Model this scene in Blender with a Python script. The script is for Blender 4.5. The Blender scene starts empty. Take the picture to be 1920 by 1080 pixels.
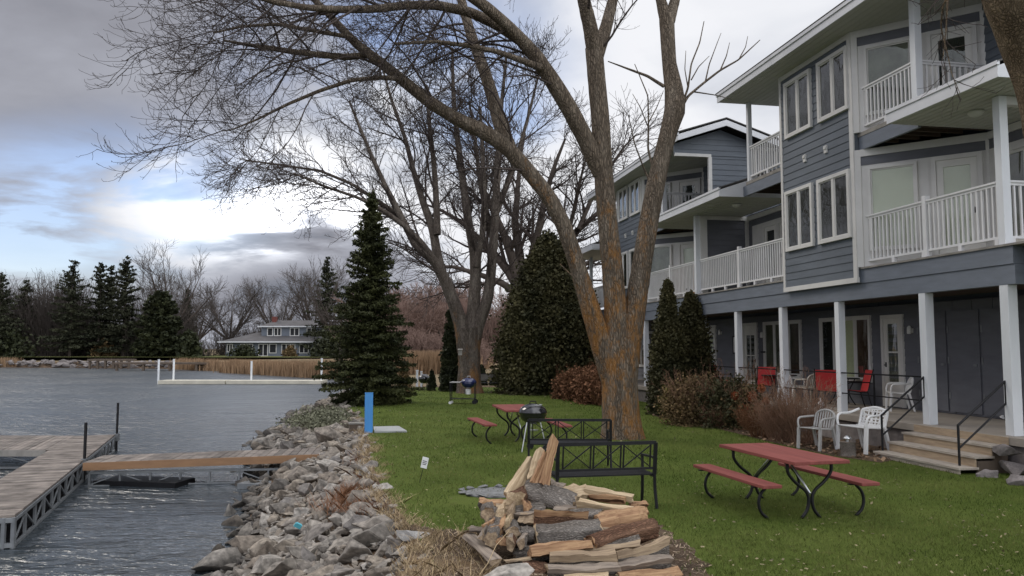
import bpy, math, random
import numpy as np
from mathutils import Vector, Matrix

# ---------------------------------------------------------------- camera, sky, sun, exposure
scene = bpy.context.scene
COL = scene.collection
FPX = 1500.0; EYE = 2.1; PITCH = math.atan(113 / FPX)
cd = bpy.data.cameras.new('camera'); cam = bpy.data.objects.new('camera', cd); COL.objects.link(cam)
cam.location = (0, 0, EYE); cam.rotation_euler = (math.pi / 2 + PITCH, 0, 0)
cd.sensor_width = 36; cd.lens = 36 * FPX / 1920; cd.clip_start = 0.05; cd.clip_end = 5000
scene.camera = cam
scene.view_settings.view_transform = 'Standard'; scene.view_settings.look = 'None'
scene.view_settings.exposure = 0.6; scene.view_settings.gamma = 1
SUN_EL, SUN_AZ = 42.0, -62.0            # azimuth measured from +Y towards +X
sd = bpy.data.lights.new('sun', 'SUN'); sun = bpy.data.objects.new('sun', sd); COL.objects.link(sun)
sd.energy = 0.9; sd.angle = math.radians(25); sd.color = (1.0, 0.93, 0.84)
_e, _a = math.radians(SUN_EL), math.radians(SUN_AZ)
sv = Vector((math.sin(_a) * math.cos(_e), math.cos(_a) * math.cos(_e), math.sin(_e)))
sun.rotation_euler = sv.to_track_quat('Z', 'Y').to_euler()
w = bpy.data.worlds.new('World'); scene.world = w; w.use_nodes = True
nt = w.node_tree; nt.nodes.clear()
def WN(t, **k):
    n = nt.nodes.new(t)
    for a, b in k.items(): setattr(n, a, b)
    return n
def wset(s, v):
    if isinstance(v, bpy.types.NodeSocket): nt.links.new(v, s)
    else: s.default_value = v
def WM(op, a, b=0.0, c=None, clamp=False):
    n = WN('ShaderNodeMath', operation=op, use_clamp=clamp); wset(n.inputs[0], a); wset(n.inputs[1], b)
    if c is not None: wset(n.inputs[2], c)
    return n.outputs[0]
def WMIX(f, a, b):
    n = WN('ShaderNodeMix', data_type='RGBA'); wset(n.inputs[0], f)
    for s, v in ((n.inputs[6], a), (n.inputs[7], b)):
        if isinstance(v, bpy.types.NodeSocket): nt.links.new(v, s)
        else: s.default_value = (*v, 1)
    return n.outputs[2]
def pxdir(x, y):
    c, s = math.cos(PITCH), math.sin(PITCH)
    a, b = (x - 960) / FPX, (540 - y) / FPX
    return Vector((a, c - b * s, s + b * c)).normalized()
tc = WN('ShaderNodeTexCoord'); D = tc.outputs['Generated']
sep = WN('ShaderNodeSeparateXYZ'); nt.links.new(D, sep.inputs[0])
zz = WM('ADD', WM('MAXIMUM', sep.outputs[2], 0.0), 0.16)
cb = WN('ShaderNodeCombineXYZ'); wset(cb.inputs[0], WM('DIVIDE', sep.outputs[0], zz)); wset(cb.inputs[1], WM('DIVIDE', sep.outputs[1], zz))
def wnoise(scale, detail, rough, dist=0.0, off=(0, 0, 0)):
    mp = WN('ShaderNodeMapping'); nt.links.new(cb.outputs[0], mp.inputs[0]); mp.inputs['Location'].default_value = off
    n = WN('ShaderNodeTexNoise'); nt.links.new(mp.outputs[0], n.inputs['Vector'])
    n.inputs['Scale'].default_value = scale; n.inputs['Detail'].default_value = detail
    n.inputs['Roughness'].default_value = rough; n.inputs['Distortion'].default_value = dist
    return n.outputs['Fac']
def blob(x, y, deg, ux=1.0):
    # soft spot of sky round one direction, wider than high
    v = pxdir(x, y); m = WN('ShaderNodeVectorMath', operation='SUBTRACT'); nt.links.new(D, m.inputs[0]); m.inputs[1].default_value = v
    sc = WN('ShaderNodeVectorMath', operation='MULTIPLY'); nt.links.new(m.outputs[0], sc.inputs[0]); sc.inputs[1].default_value = (ux, 1, 1)
    ln = WN('ShaderNodeVectorMath', operation='LENGTH'); nt.links.new(sc.outputs[0], ln.inputs[0])
    r = WN('ShaderNodeMapRange', interpolation_type='SMOOTHSTEP'); nt.links.new(ln.outputs['Value'], r.inputs[0])
    r.inputs[1].default_value = 0.0; r.inputs[2].default_value = math.radians(deg); r.inputs[3].default_value = 1; r.inputs[4].default_value = 0
    return r.outputs[0]
n1 = wnoise(0.8, 7, 0.55, 0.6, (3.1, 1.7, 0)); n2 = wnoise(1.5, 7, 0.55, 0.3, (0.4, 5.2, 0))
def MR(v, a, b, c=0.0, d=1.0):
    if a > b: a, b, c, d = b, a, d, c
    r = WN('ShaderNodeMapRange', interpolation_type='SMOOTHSTEP'); nt.links.new(v, r.inputs[0])
    for i, q in enumerate((a, b, c, d)): r.inputs[i + 1].default_value = q
    return r.outputs[0]
side = MR(sep.outputs[0], -0.25, 0.10, 0.0, 0.60)                         # thinner, brighter overcast to the right
lum = WM('ADD', side, WM('MULTIPLY', WM('SUBTRACT', n1, 0.5), 0.95))
lum = WM('ADD', lum, WM('MULTIPLY', WM('SUBTRACT', n2, 0.5), 0.7))
nb = MR(n2, 0.36, 0.62)
nb2 = WM('ADD', WM('MULTIPLY', nb, 0.6), 0.45)
for (x, y, d, ux, k) in ((455, 372, 7, 0.5, 0.9), (640, 400, 11, 0.6, 0.55), (300, 445, 6, 0.4, 0.3), (60, 462, 7, 0.4, 0.3), (1000, 300, 16, 0.8, 0.35), (820, 330, 12, 0.8, 0.35)):
    lum = WM('ADD', lum, WM('MULTIPLY', WM('MULTIPLY', blob(x, y, d, ux), nb2), k))
for (x, y, d, ux, k) in ((40, 425, 5.5, 0.45, -0.22), (150, 300, 7, 0.5, -0.2), (540, 490, 5, 0.35, -0.5), (250, 475, 3, 0.35, -0.12), (700, 480, 7, 0.6, -0.3)):
    lum = WM('ADD', lum, WM('MULTIPLY', blob(x, y, d, ux), k))
lum = WM('ADD', lum, 0.27)
ramp = WN('ShaderNodeValToRGB'); nt.links.new(lum, ramp.inputs[0]); cr = ramp.color_ramp
cr.elements[0].position = 0.0; cr.elements[0].color = (0.22, 0.235, 0.28, 1)
cr.elements[1].position = 1.0; cr.elements[1].color = (0.95, 0.96, 1.0, 1)
for p, c in ((0.22, (0.32, 0.325, 0.37)), (0.5, (0.46, 0.475, 0.54)), (0.78, (0.76, 0.785, 0.85))):
    e = cr.elements.new(p); e.color = (*c, 1)
sky = WN('ShaderNodeTexSky', sky_type='NISHITA', sun_disc=False)
sky.sun_elevation = _e; sky.sun_rotation = _a; sky.air_density = 1.0; sky.dust_density = 0.6
skm = WN('ShaderNodeVectorMath', operation='SCALE'); nt.links.new(sky.outputs[0], skm.inputs[0]); skm.inputs['Scale'].default_value = 0.85
gap = 0.0
for (x, y, d, ux, k) in ((225, 375, 7.5, 0.42, 1.0), (60, 400, 7, 0.4, 0.9), (850, 110, 9, 0.7, 1.0), (600, 90, 6, 0.6, 0.7), (30, 460, 3, 0.4, 0.7), (940, 250, 5, 0.7, 0.8)):
    gap = WM('ADD', WM('MULTIPLY', blob(x, y, d, ux), k), gap)
gap = WM('MULTIPLY', gap, MR(WM('SUBTRACT', 1.0, n2), 0.36, 0.58), clamp=True)
cloud10 = WN('ShaderNodeVectorMath', operation='SCALE'); nt.links.new(ramp.outputs[0], cloud10.inputs[0]); back = WM('ADD', WM('MULTIPLY', MR(sep.outputs[1], 0.45, -0.4), 9.0), WM('MULTIPLY', MR(sep.outputs[2], 0.45, 0.9), 4.0)); core = WM('MULTIPLY', WM('ADD', blob(475, 378, 5.5, 0.55), blob(600, 440, 6, 0.7)), 7.0); wset(cloud10.inputs['Scale'], WM('ADD', WM('ADD', 6.3, back), WM('MULTIPLY', core, MR(lum, 0.45, 0.95))))
tint = WN('ShaderNodeVectorMath', operation='MULTIPLY'); nt.links.new(skm.outputs[0], tint.inputs[0]); tint.inputs[1].default_value = (0.90, 0.93, 1.08)
final = WMIX(WM('MULTIPLY', gap, 0.75), cloud10.outputs[0], tint.outputs[0])
bg = WN('ShaderNodeBackground'); nt.links.new(final, bg.inputs[0]); bg.inputs[1].default_value = 0.1
wo = WN('ShaderNodeOutputWorld'); nt.links.new(bg.outputs[0], wo.inputs[0])

# ---------------------------------------------------------------- helpers
rng = np.random.default_rng(7); random.seed(7)
def ray(x, y):
    c, s = math.cos(PITCH), math.sin(PITCH); a, b = (x - 960) / FPX, (540 - y) / FPX
    return np.array([a, c - b * s, s + b * c])
def onz(x, y, z=0.0):
    d = ray(x, y); return np.array([0, 0, EYE]) + d * (z - EYE) / d[2]
def at(x, y, Y):
    d = ray(x, y); return np.array([0, 0, EYE]) + d * Y / d[1]
def tag(o, label=None, cat=None, group=None, kind=None):
    if label: o['label'] = label
    if cat: o['category'] = cat
    if group: o['group'] = group
    if kind: o['kind'] = kind
    return o
def empty(name, loc=(0, 0, 0), rz=0.0, label=None, cat=None, group=None):
    o = bpy.data.objects.new(name, None); COL.objects.link(o); o.location = loc; o.rotation_euler = (0, 0, rz)
    return tag(o, label, cat, group)
def copy_tree(o, parent=None):
    c = o.copy(); COL.objects.link(c); c.parent = parent
    for ch in list(o.children): copy_tree(ch, c)
    return c
class MB:
    def __init__(s): s.v = []; s.f = []; s.m = []; s.cm = 0
    def add(s, vs, fs):
        b = len(s.v); s.v.extend([tuple(map(float, q)) for q in vs]); s.f.extend([tuple(i + b for i in f) for f in fs]); s.m.extend([s.cm] * len(fs)); return s
    def box(s, x0, x1, y0, y1, z0, z1):
        return s.add([(x0, y0, z0), (x1, y0, z0), (x1, y1, z0), (x0, y1, z0), (x0, y0, z1), (x1, y0, z1), (x1, y1, z1), (x0, y1, z1)],
                     [(0, 3, 2, 1), (4, 5, 6, 7), (0, 1, 5, 4), (1, 2, 6, 5), (2, 3, 7, 6), (3, 0, 4, 7)])
    def bar(s, a, b, w, h, up=(0, 0, 1)):
        a = np.array(a, float); b = np.array(b, float); t = b - a; t /= np.linalg.norm(t)
        up = np.array(up, float); sd_ = np.cross(t, up)
        if np.linalg.norm(sd_) < 1e-4: sd_ = np.cross(t, (1, 0, 0))
        sd_ /= np.linalg.norm(sd_); u = np.cross(sd_, t); vs = []
        for p in (a, b):
            for i, j in ((-1, -1), (1, -1), (1, 1), (-1, 1)): vs.append(p + sd_ * i * w / 2 + u * j * h / 2)
        return s.add(vs, [(0, 3, 2, 1), (4, 5, 6, 7), (0, 1, 5, 4), (1, 2, 6, 5), (2, 3, 7, 6), (3, 0, 4, 7)])
    def tube(s, pts, r, n=8, cap=True):
        pts = [np.array(p, float) for p in pts]; k = len(pts); rr = r if hasattr(r, '__len__') else [r] * k
        tan = [pts[min(i + 1, k - 1)] - pts[max(i - 1, 0)] for i in range(k)]
        ref = np.array((0, 0, 1.0))
        if abs(tan[0][2]) > 0.9 * np.linalg.norm(tan[0]): ref = np.array((1.0, 0, 0))
        vs = []; u = None
        for i in range(k):
            t = tan[i] / (np.linalg.norm(tan[i]) + 1e-9)
            u = np.cross(t, ref) if u is None else u - t * np.dot(u, t)
            u /= np.linalg.norm(u) + 1e-9; w_ = np.cross(t, u)
            for j in range(n):
                a = 2 * math.pi * j / n; vs.append(pts[i] + (u * math.cos(a) + w_ * math.sin(a)) * rr[i])
        fs = [(i * n + j, i * n + (j + 1) % n, (i + 1) * n + (j + 1) % n, (i + 1) * n + j) for i in range(k - 1) for j in range(n)]
        if cap: fs += [tuple(range(n - 1, -1, -1)), tuple((k - 1) * n + j for j in range(n))]
        return s.add(vs, fs)
    def lathe(s, prof, n=24, c=(0, 0, 0)):
        k = len(prof); vs = [(c[0] + r * math.cos(2 * math.pi * j / n), c[1] + r * math.sin(2 * math.pi * j / n), c[2] + z) for r, z in prof for j in range(n)]
        fs = [(i * n + j, i * n + (j + 1) % n, (i + 1) * n + (j + 1) % n, (i + 1) * n + j) for i in range(k - 1) for j in range(n)]
        return s.add(vs, fs + [tuple(range(n - 1, -1, -1)), tuple((k - 1) * n + j for j in range(n))])
    def prism(s, poly, z0, z1):
        n = len(poly); vs = [(x, y, z0) for x, y in poly] + [(x, y, z1) for x, y in poly]
        return s.add(vs, [tuple(range(n - 1, -1, -1)), tuple(range(n, 2 * n))] + [(i, (i + 1) % n, n + (i + 1) % n, n + i) for i in range(n)])
    def build(s, name, mat, parent=None, smooth=False, bevel=0.0, loc=None, rz=None):
        me = bpy.data.meshes.new(name); me.from_pydata(s.v, [], s.f)
        for mm in (mat if isinstance(mat, (list, tuple)) else [mat]): me.materials.append(mm)
        if max(s.m, default=0) > 0: me.polygons.foreach_set('material_index', s.m)
        if smooth: me.polygons.foreach_set('use_smooth', [True] * len(s.f))
        me.update(); o = bpy.data.objects.new(name, me); COL.objects.link(o); o.parent = parent
        if bevel: bm_ = o.modifiers.new('bevel', 'BEVEL'); bm_.width = bevel; bm_.segments = 2; bm_.limit_method = 'ANGLE'
        if loc is not None: o.location = loc
        if rz is not None: o.rotation_euler = (0, 0, rz)
        return o
def np_obj(name, V, F, mat, parent=None, smooth=False):
    """V (n,3), F (m,k) one face size"""
    me = bpy.data.meshes.new(name); V = np.ascontiguousarray(V, dtype=np.float32); F = np.ascontiguousarray(F, dtype=np.int32)
    k = F.shape[1]; me.vertices.add(len(V)); me.vertices.foreach_set('co', V.ravel())
    me.loops.add(F.size); me.loops.foreach_set('vertex_index', F.ravel())
    me.polygons.add(len(F)); me.polygons.foreach_set('loop_start', np.arange(0, F.size, k, dtype=np.int32))
    try: me.polygons.foreach_set('loop_total', np.full(len(F), k, dtype=np.int32))
    except Exception: pass
    me.materials.append(mat); me.update(calc_edges=True); me.validate()
    if smooth: me.polygons.foreach_set('use_smooth', [True] * len(me.polygons))
    o = bpy.data.objects.new(name, me); COL.objects.link(o); o.parent = parent
    return o
def leaf_quads(P, size, up=0.0, aspect=1.0):
    n = len(P); a = rng.normal(size=(n, 3)); a[:, 2] += up; a /= np.linalg.norm(a, axis=1)[:, None]
    r = rng.normal(size=(n, 3)); u = np.cross(a, r); u /= np.linalg.norm(u, axis=1)[:, None] + 1e-9; v = np.cross(a, u)
    s = (size * (0.6 + 0.8 * rng.random(n)))[:, None]; u = u * s * 0.5; v = v * s * 0.5 * aspect
    V = np.stack([P - u - v, P + u - v, P + u + v, P - u + v], 1).reshape(-1, 3)
    return V, np.arange(4 * n).reshape(-1, 4)

# ---------------------------------------------------------------- materials
def mat(name, col, rough=0.7, var=0.15, scale=4.0, bump=0.0, bscale=None, metal=0.0, stretch=(1, 1, 1), col2=None, spec=None, island=0.0, coat=0.0, detail=5, thr=None, transl=0.0):
    m = bpy.data.materials.new(name); m.use_nodes = True; t = m.node_tree; b = t.nodes['Principled BSDF']
    b.inputs['Roughness'].default_value = rough; b.inputs['Metallic'].default_value = metal
    if spec is not None: b.inputs['Specular IOR Level'].default_value = spec
    if coat: b.inputs['Coat Weight'].default_value = coat; b.inputs['Coat Roughness'].default_value = 0.05
    tcn = t.nodes.new('ShaderNodeTexCoord'); mp = t.nodes.new('ShaderNodeMapping'); mp.inputs['Scale'].default_value = stretch
    t.links.new(tcn.outputs['Object'], mp.inputs[0])
    nz = t.nodes.new('ShaderNodeTexNoise'); nz.inputs['Scale'].default_value = scale; nz.inputs['Detail'].default_value = detail; nz.inputs['Roughness'].default_value = 0.6
    t.links.new(mp.outputs[0], nz.inputs['Vector'])
    rp = t.nodes.new('ShaderNodeValToRGB'); lo, hi = thr or (0.3, 0.7)
    c1 = tuple(x * (1 - var) for x in col); c2 = col2 or tuple(min(1, x * (1 + var)) for x in col)
    rp.color_ramp.elements[0].position = lo; rp.color_ramp.elements[0].color = (*c1, 1)
    rp.color_ramp.elements[1].position = hi; rp.color_ramp.elements[1].color = (*c2, 1)
    t.links.new(nz.outputs['Fac'], rp.inputs[0]); out = rp.outputs[0]
    if island:
        g = t.nodes.new('ShaderNodeNewGeometry'); h = t.nodes.new('ShaderNodeHueSaturation')
        mr = t.nodes.new('ShaderNodeMapRange'); mr.inputs[3].default_value = 1 - island; mr.inputs[4].default_value = 1 + island
        t.links.new(g.outputs['Random Per Island'], mr.inputs[0]); t.links.new(mr.outputs[0], h.inputs['Value']); t.links.new(out, h.inputs['Color']); out = h.outputs[0]
    t.links.new(out, b.inputs['Base Color'])
    if bump:
        nb_ = t.nodes.new('ShaderNodeTexNoise'); nb_.inputs['Scale'].default_value = bscale or scale * 4; nb_.inputs['Detail'].default_value = 6
        t.links.new(mp.outputs[0], nb_.inputs['Vector'])
        bp = t.nodes.new('ShaderNodeBump'); bp.inputs['Strength'].default_value = 1.0; bp.inputs['Distance'].default_value = bump
        t.links.new(nb_.outputs['Fac'], bp.inputs['Height']); t.links.new(bp.outputs[0], b.inputs['Normal'])
    if transl:
        tr = t.nodes.new('ShaderNodeBsdfTranslucent'); t.links.new(out, tr.inputs[0]); mx = t.nodes.new('ShaderNodeMixShader'); mx.inputs[0].default_value = transl
        o = [q for q in t.nodes if q.type == 'OUTPUT_MATERIAL'][0]; t.links.new(b.outputs[0], mx.inputs[1]); t.links.new(tr.outputs[0], mx.inputs[2]); t.links.new(mx.outputs[0], o.inputs[0])
    return m
M = {}
M['siding'] = mat('siding', (0.112, 0.130, 0.150), 0.6, 0.14, 1.2, 0.002, 40, stretch=(1, 1, 4))
M['siding_dark'] = mat('siding_dark', (0.125, 0.130, 0.146), 0.65, 0.12, 1.5, 0.002, 40, stretch=(1, 1, 4))
M['beam'] = mat('beam_paint', (0.155, 0.175, 0.205), 0.6, 0.12, 2.0, 0.002, 30, stretch=(1, 1, 6))
M['trim'] = mat('trim_white', (0.62, 0.61, 0.575), 0.5, 0.07, 2.0, 0.001, 30)
M['post'] = mat('post_white', (0.66, 0.68, 0.69), 0.5, 0.07, 3.0, 0.002, 30, stretch=(1, 1, .3))
M['rail'] = mat('rail_white', (0.68, 0.68, 0.67), 0.45, 0.06, 3.0)
M['fascia'] = mat('fascia_white', (0.62, 0.63, 0.64), 0.45, 0.07, 2.0)
M['soffit'] = mat('soffit', (0.46, 0.46, 0.42), 0.6, 0.06, 2.0)
M['shingle'] = mat('shingle', (0.09, 0.085, 0.08), 0.9, 0.3, 8.0, 0.01, 20)
M['joist'] = mat('joist_wood', (0.06, 0.04, 0.028), 0.9, 0.3, 4.0)
M['concrete'] = mat('concrete', (0.30, 0.265, 0.22), 0.9, 0.18, 1.2, 0.004, 30)
M['slab'] = mat('slab', (0.33, 0.34, 0.33), 0.9, 0.12, 3, 0.004, 30)
M['step'] = mat('step_wood', (0.36, 0.315, 0.26), 0.8, 0.28, 3.0, 0.003, 20, stretch=(1, 8, 8))
M['step_riser'] = mat('step_riser', (0.35, 0.265, 0.175), 0.8, 0.22, 3.0, 0.003, 20, stretch=(1, 8, 8))
M['block'] = mat('block_stone', (0.18, 0.16, 0.15), 0.95, 0.3, 4.0, 0.02, 12)
M['door'] = mat('door_white', (0.66, 0.65, 0.6), 0.45, 0.05, 2.0)
M['curtain'] = mat('curtain', (0.82, 0.82, 0.58), 0.9, 0.12, 3.0, 0.02, 14, stretch=(1, 1, 0.05))
M['curtain_brown'] = mat('curtain_brown', (0.10, 0.06, 0.045), 0.9, 0.25, 6.0, 0.02, 14, stretch=(1, 1, 0.05))
M['blind'] = mat('blind', (0.66, 0.66, 0.56), 0.8, 0.05, 2.0)
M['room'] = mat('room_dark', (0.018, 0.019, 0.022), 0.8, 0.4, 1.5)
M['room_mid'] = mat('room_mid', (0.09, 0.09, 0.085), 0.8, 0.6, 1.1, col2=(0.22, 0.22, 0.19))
M['black'] = mat('black_iron', (0.006, 0.006, 0.007), 0.5, 0.3, 6.0, 0.0006, 60, spec=0.3)
M['enamel'] = mat('enamel_black', (0.010, 0.010, 0.012), 0.16, 0.2, 3.0, coat=0.6)
M['enamel_blue'] = mat('enamel_blue', (0.012, 0.018, 0.075), 0.2, 0.2, 3.0, coat=0.6)
M['steel'] = mat('steel', (0.55, 0.56, 0.56), 0.35, 0.15, 6.0, metal=0.9)
M['galv'] = mat('galvanised', (0.19, 0.20, 0.205), 0.5, 0.2, 5.0, metal=0.35)
M['red'] = mat('red_plank', (0.205, 0.062, 0.052), 0.8, 0.2, 2.0, 0.001, 40, stretch=(.5, 5, 5), spec=0.2)
M['sling_red'] = mat('sling_red', (0.50, 0.03, 0.03), 0.75, 0.12, 8.0)
M['plastic'] = mat('plastic_white', (0.72, 0.72, 0.70), 0.45, 0.08, 3.0)
M['plastic_grey'] = mat('plastic_grey', (0.38, 0.37, 0.35), 0.5, 0.12, 4.0)
M['plastic_tan'] = mat('plastic_tan', (0.45, 0.42, 0.36), 0.5, 0.12, 4.0)
M['blue'] = mat('blue_paint', (0.05, 0.24, 0.56), 0.55, 0.12, 3.0, stretch=(1, 1, .3))
M['deck'] = mat('dock_planks', (0.25, 0.215, 0.185), 0.85, 0.35, 2.2, 0.004, 16, stretch=(1, 1, 1))
M['newwood'] = mat('new_wood', (0.25, 0.14, 0.07), 0.7, 0.14, 2.0, 0.002, 20, stretch=(1, 6, 6))
M['greywood'] = mat('grey_wood', (0.24, 0.225, 0.20), 0.9, 0.25, 4.0, 0.004, 20)
M['brownwood'] = mat('brown_wood', (0.10, 0.075, 0.055), 0.9, 0.25, 2.0)
M['bulb'] = mat('fixture', (0.6, 0.6, 0.56), 0.4, 0.05, 2)
M['orangewood'] = mat('orange_wood', (0.42, 0.21, 0.08), 0.6, 0.12, 2)
M['sign'] = mat('sign_white', (0.72, 0.72, 0.70), 0.5, 0.03, 2)
M['cyan'] = mat('cyan_plastic', (0.10, 0.42, 0.50), 0.5, 0.1, 3)
M['concrete_grey'] = mat('ring_stone', (0.17, 0.17, 0.165), 0.95, 0.35, 6, 0.01, 20)
M['foliage_spruce'] = mat('needles', (0.022, 0.030, 0.014), 0.7, 0.35, 1.2, col2=(0.075, 0.080, 0.028), island=0.35, spec=0.2)
M['foliage_far'] = mat('needles_far', (0.030, 0.036, 0.024), 0.8, 0.3, 0.4, col2=(0.060, 0.062, 0.036), island=0.3, spec=0.1)
M['foliage_arb'] = mat('arborvitae', (0.034, 0.038, 0.017), 0.7, 0.35, 0.9, col2=(0.088, 0.078, 0.032), island=0.22, spec=0.2)
M['foliage_arb_dark'] = mat('arborvitae_dark', (0.018, 0.024, 0.013), 0.7, 0.3, 1.5, col2=(0.045, 0.05, 0.02), island=0.3, spec=0.2)
M['foliage_brown'] = mat('brown_leaves', (0.12, 0.092, 0.042), 0.8, 0.3, 2.5, col2=(0.19, 0.125, 0.06), island=0.5, spec=0.2)
M['foliage_olive'] = mat('olive_leaves', (0.075, 0.08, 0.022), 0.7, 0.3, 2.5, col2=(0.14, 0.11, 0.03), island=0.5, spec=0.2)
M['foliage_rust'] = mat('rust_heads', (0.30, 0.10, 0.045), 0.85, 0.3, 5.0, island=0.35, spec=0.1)
M['foliage_maroon'] = mat('dry_rust_leaves', (0.15, 0.07, 0.04), 0.85, 0.3, 5.0, col2=(0.25, 0.13, 0.07), island=0.4, spec=0.1)
M['twig'] = mat('twig', (0.060, 0.048, 0.042), 0.85, 0.25, 2.0, spec=0.1)
M['twig_far'] = mat('twig_far', (0.078, 0.066, 0.058), 0.9, 0.2, 0.3, spec=0.1)
M['twig_red'] = mat('twig_red', (0.20, 0.135, 0.11), 0.9, 0.2, 0.3, spec=0.1)
M['twig_tan'] = mat('twig_tan', (0.25, 0.15, 0.10), 0.9, 0.3, 2, island=0.3, spec=0.1)
M['reed'] = mat('reeds', (0.30, 0.20, 0.12), 0.9, 0.2, 0.5, island=0.35, spec=0.1)
M['straw'] = mat('straw', (0.42, 0.32, 0.19), 0.9, 0.25, 2, island=0.4, spec=0.1)
M['rusty_grass'] = mat('rusty_grass', (0.24, 0.12, 0.065), 0.9, 0.25, 2, island=0.4, spec=0.1)
M['brick'] = mat('red_brick', (0.16, 0.05, 0.04), 0.9, 0.2, 1)
M['house_blue'] = mat('house_blue', (0.14, 0.16, 0.19), 0.7, 0.08, 1)
M['house_roof'] = mat('house_roof', (0.09, 0.085, 0.085), 0.9, 0.2, 1)

def bark_mat(name, base, hi, lichen=None, lscale=1.6, lthr=(0.52, 0.6), bumpd=0.03, zmax=None, st=(1, 1, 0.22), vs=24):
    m = bpy.data.materials.new(name); m.use_nodes = True; t = m.node_tree; b = t.nodes['Principled BSDF']; b.inputs['Roughness'].default_value = 0.9; b.inputs['Specular IOR Level'].default_value = 0.15
    tcn = t.nodes.new('ShaderNodeTexCoord'); mp = t.nodes.new('ShaderNodeMapping'); mp.inputs['Scale'].default_value = st
    t.links.new(tcn.outputs['Object'], mp.inputs[0])
    vo = t.nodes.new('ShaderNodeTexVoronoi'); vo.feature = 'DISTANCE_TO_EDGE'; vo.inputs['Scale'].default_value = vs
    nz0 = t.nodes.new('ShaderNodeTexNoise'); nz0.inputs['Scale'].default_value = 9; nz0.inputs['Detail'].default_value = 4; t.links.new(mp.outputs[0], nz0.inputs['Vector'])
    mxv = t.nodes.new('ShaderNodeMix'); mxv.data_type = 'VECTOR'; mxv.inputs[0].default_value = 0.12; t.links.new(mp.outputs[0], mxv.inputs[4]); t.links.new(nz0.outputs['Color'], mxv.inputs[5])
    t.links.new(mxv.outputs[1], vo.inputs['Vector'])
    rp = t.nodes.new('ShaderNodeValToRGB'); rp.color_ramp.elements[0].position = 0.0; rp.color_ramp.elements[1].position = 0.22
    rp.color_ramp.elements[0].color = (*[c * 0.45 for c in base], 1); rp.color_ramp.elements[1].color = (*base, 1); t.links.new(vo.outputs['Distance'], rp.inputs[0])
    nz = t.nodes.new('ShaderNodeTexNoise'); nz.inputs['Scale'].default_value = 5; nz.inputs['Detail'].default_value = 8; t.links.new(mp.outputs[0], nz.inputs['Vector'])
    r2 = t.nodes.new('ShaderNodeMapRange'); r2.inputs[1].default_value = 0.45; r2.inputs[2].default_value = 0.7; t.links.new(nz.outputs['Fac'], r2.inputs[0])
    mx = t.nodes.new('ShaderNodeMix'); mx.data_type = 'RGBA'; mx.blend_type = 'ADD'; t.links.new(r2.outputs[0], mx.inputs[0]); t.links.new(rp.outputs[0], mx.inputs[6]); mx.inputs[7].default_value = (*[h * 0.35 for h in hi], 1)
    out = mx.outputs[2]
    if lichen:
        nl = t.nodes.new('ShaderNodeTexNoise'); nl.inputs['Scale'].default_value = lscale; nl.inputs['Detail'].default_value = 12; nl.inputs['Roughness'].default_value = 0.75; ms = t.nodes.new('ShaderNodeMapping'); ms.inputs['Scale'].default_value = (1, 1, .45); t.links.new(tcn.outputs['Object'], ms.inputs[0]); t.links.new(ms.outputs[0], nl.inputs['Vector'])
        nl2 = t.nodes.new('ShaderNodeTexNoise'); nl2.inputs['Scale'].default_value = 45; nl2.inputs['Detail'].default_value = 3; t.links.new(mp.outputs[0], nl2.inputs['Vector'])
        ad = t.nodes.new('ShaderNodeMath'); ad.operation = 'MULTIPLY_ADD'; t.links.new(nl2.outputs['Fac'], ad.inputs[0]); ad.inputs[1].default_value = 0.22; t.links.new(nl.outputs['Fac'], ad.inputs[2])
        fac = ad.outputs[0]
        if zmax:   # lichen thins out with height on the trunk
            sp = t.nodes.new('ShaderNodeSeparateXYZ'); t.links.new(tcn.outputs['Object'], sp.inputs[0])
            mz = t.nodes.new('ShaderNodeMapRange'); mz.inputs[1].default_value = zmax[0]; mz.inputs[2].default_value = zmax[1]; mz.inputs[3].default_value = 0.06; mz.inputs[4].default_value = -0.12; t.links.new(sp.outputs[2], mz.inputs[0])
            a2 = t.nodes.new('ShaderNodeMath'); a2.operation = 'ADD'; t.links.new(fac, a2.inputs[0]); t.links.new(mz.outputs[0], a2.inputs[1]); fac = a2.outputs[0]
        rl = t.nodes.new('ShaderNodeMapRange'); rl.inputs[1].default_value = lthr[0] + 0.11; rl.inputs[2].default_value = lthr[1] + 0.11; rl.inputs[4].default_value = 0.75; t.links.new(fac, rl.inputs[0])
        ml = t.nodes.new('ShaderNodeMix'); ml.data_type = 'RGBA'; t.links.new(rl.outputs[0], ml.inputs[0]); t.links.new(out, ml.inputs[6]); ml.inputs[7].default_value = (*lichen, 1); out = ml.outputs[2]
    t.links.new(out, b.inputs['Base Color'])
    bp = t.nodes.new('ShaderNodeBump'); bp.inputs['Distance'].default_value = bumpd; bp.inputs['Strength'].default_value = 1
    cm = t.nodes.new('ShaderNodeMath'); cm.operation = 'MINIMUM'; t.links.new(vo.outputs['Distance'], cm.inputs[0]); cm.inputs[1].default_value = 0.25
    cm2 = t.nodes.new('ShaderNodeMath'); cm2.operation = 'MULTIPLY_ADD'; t.links.new(cm.outputs[0], cm2.inputs[0]); cm2.inputs[1].default_value = 3; t.links.new(nz.outputs['Fac'], cm2.inputs[2])
    t.links.new(cm2.outputs[0], bp.inputs['Height']); t.links.new(bp.outputs[0], b.inputs['Normal'])
    return m
M['bark'] = bark_mat('bark_maple', (0.165, 0.130, 0.095), (0.18, 0.16, 0.13), (0.30, 0.135, 0.03), 2.4, (0.52, 0.66), 0.03, (3.2, 7.5))
M['bark2'] = bark_mat('bark_second', (0.135, 0.11, 0.09), (0.2, 0.18, 0.15), (0.30, 0.14, 0.04), 1.1, (0.54, 0.68), 0.03, (2.5, 4.5))
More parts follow.
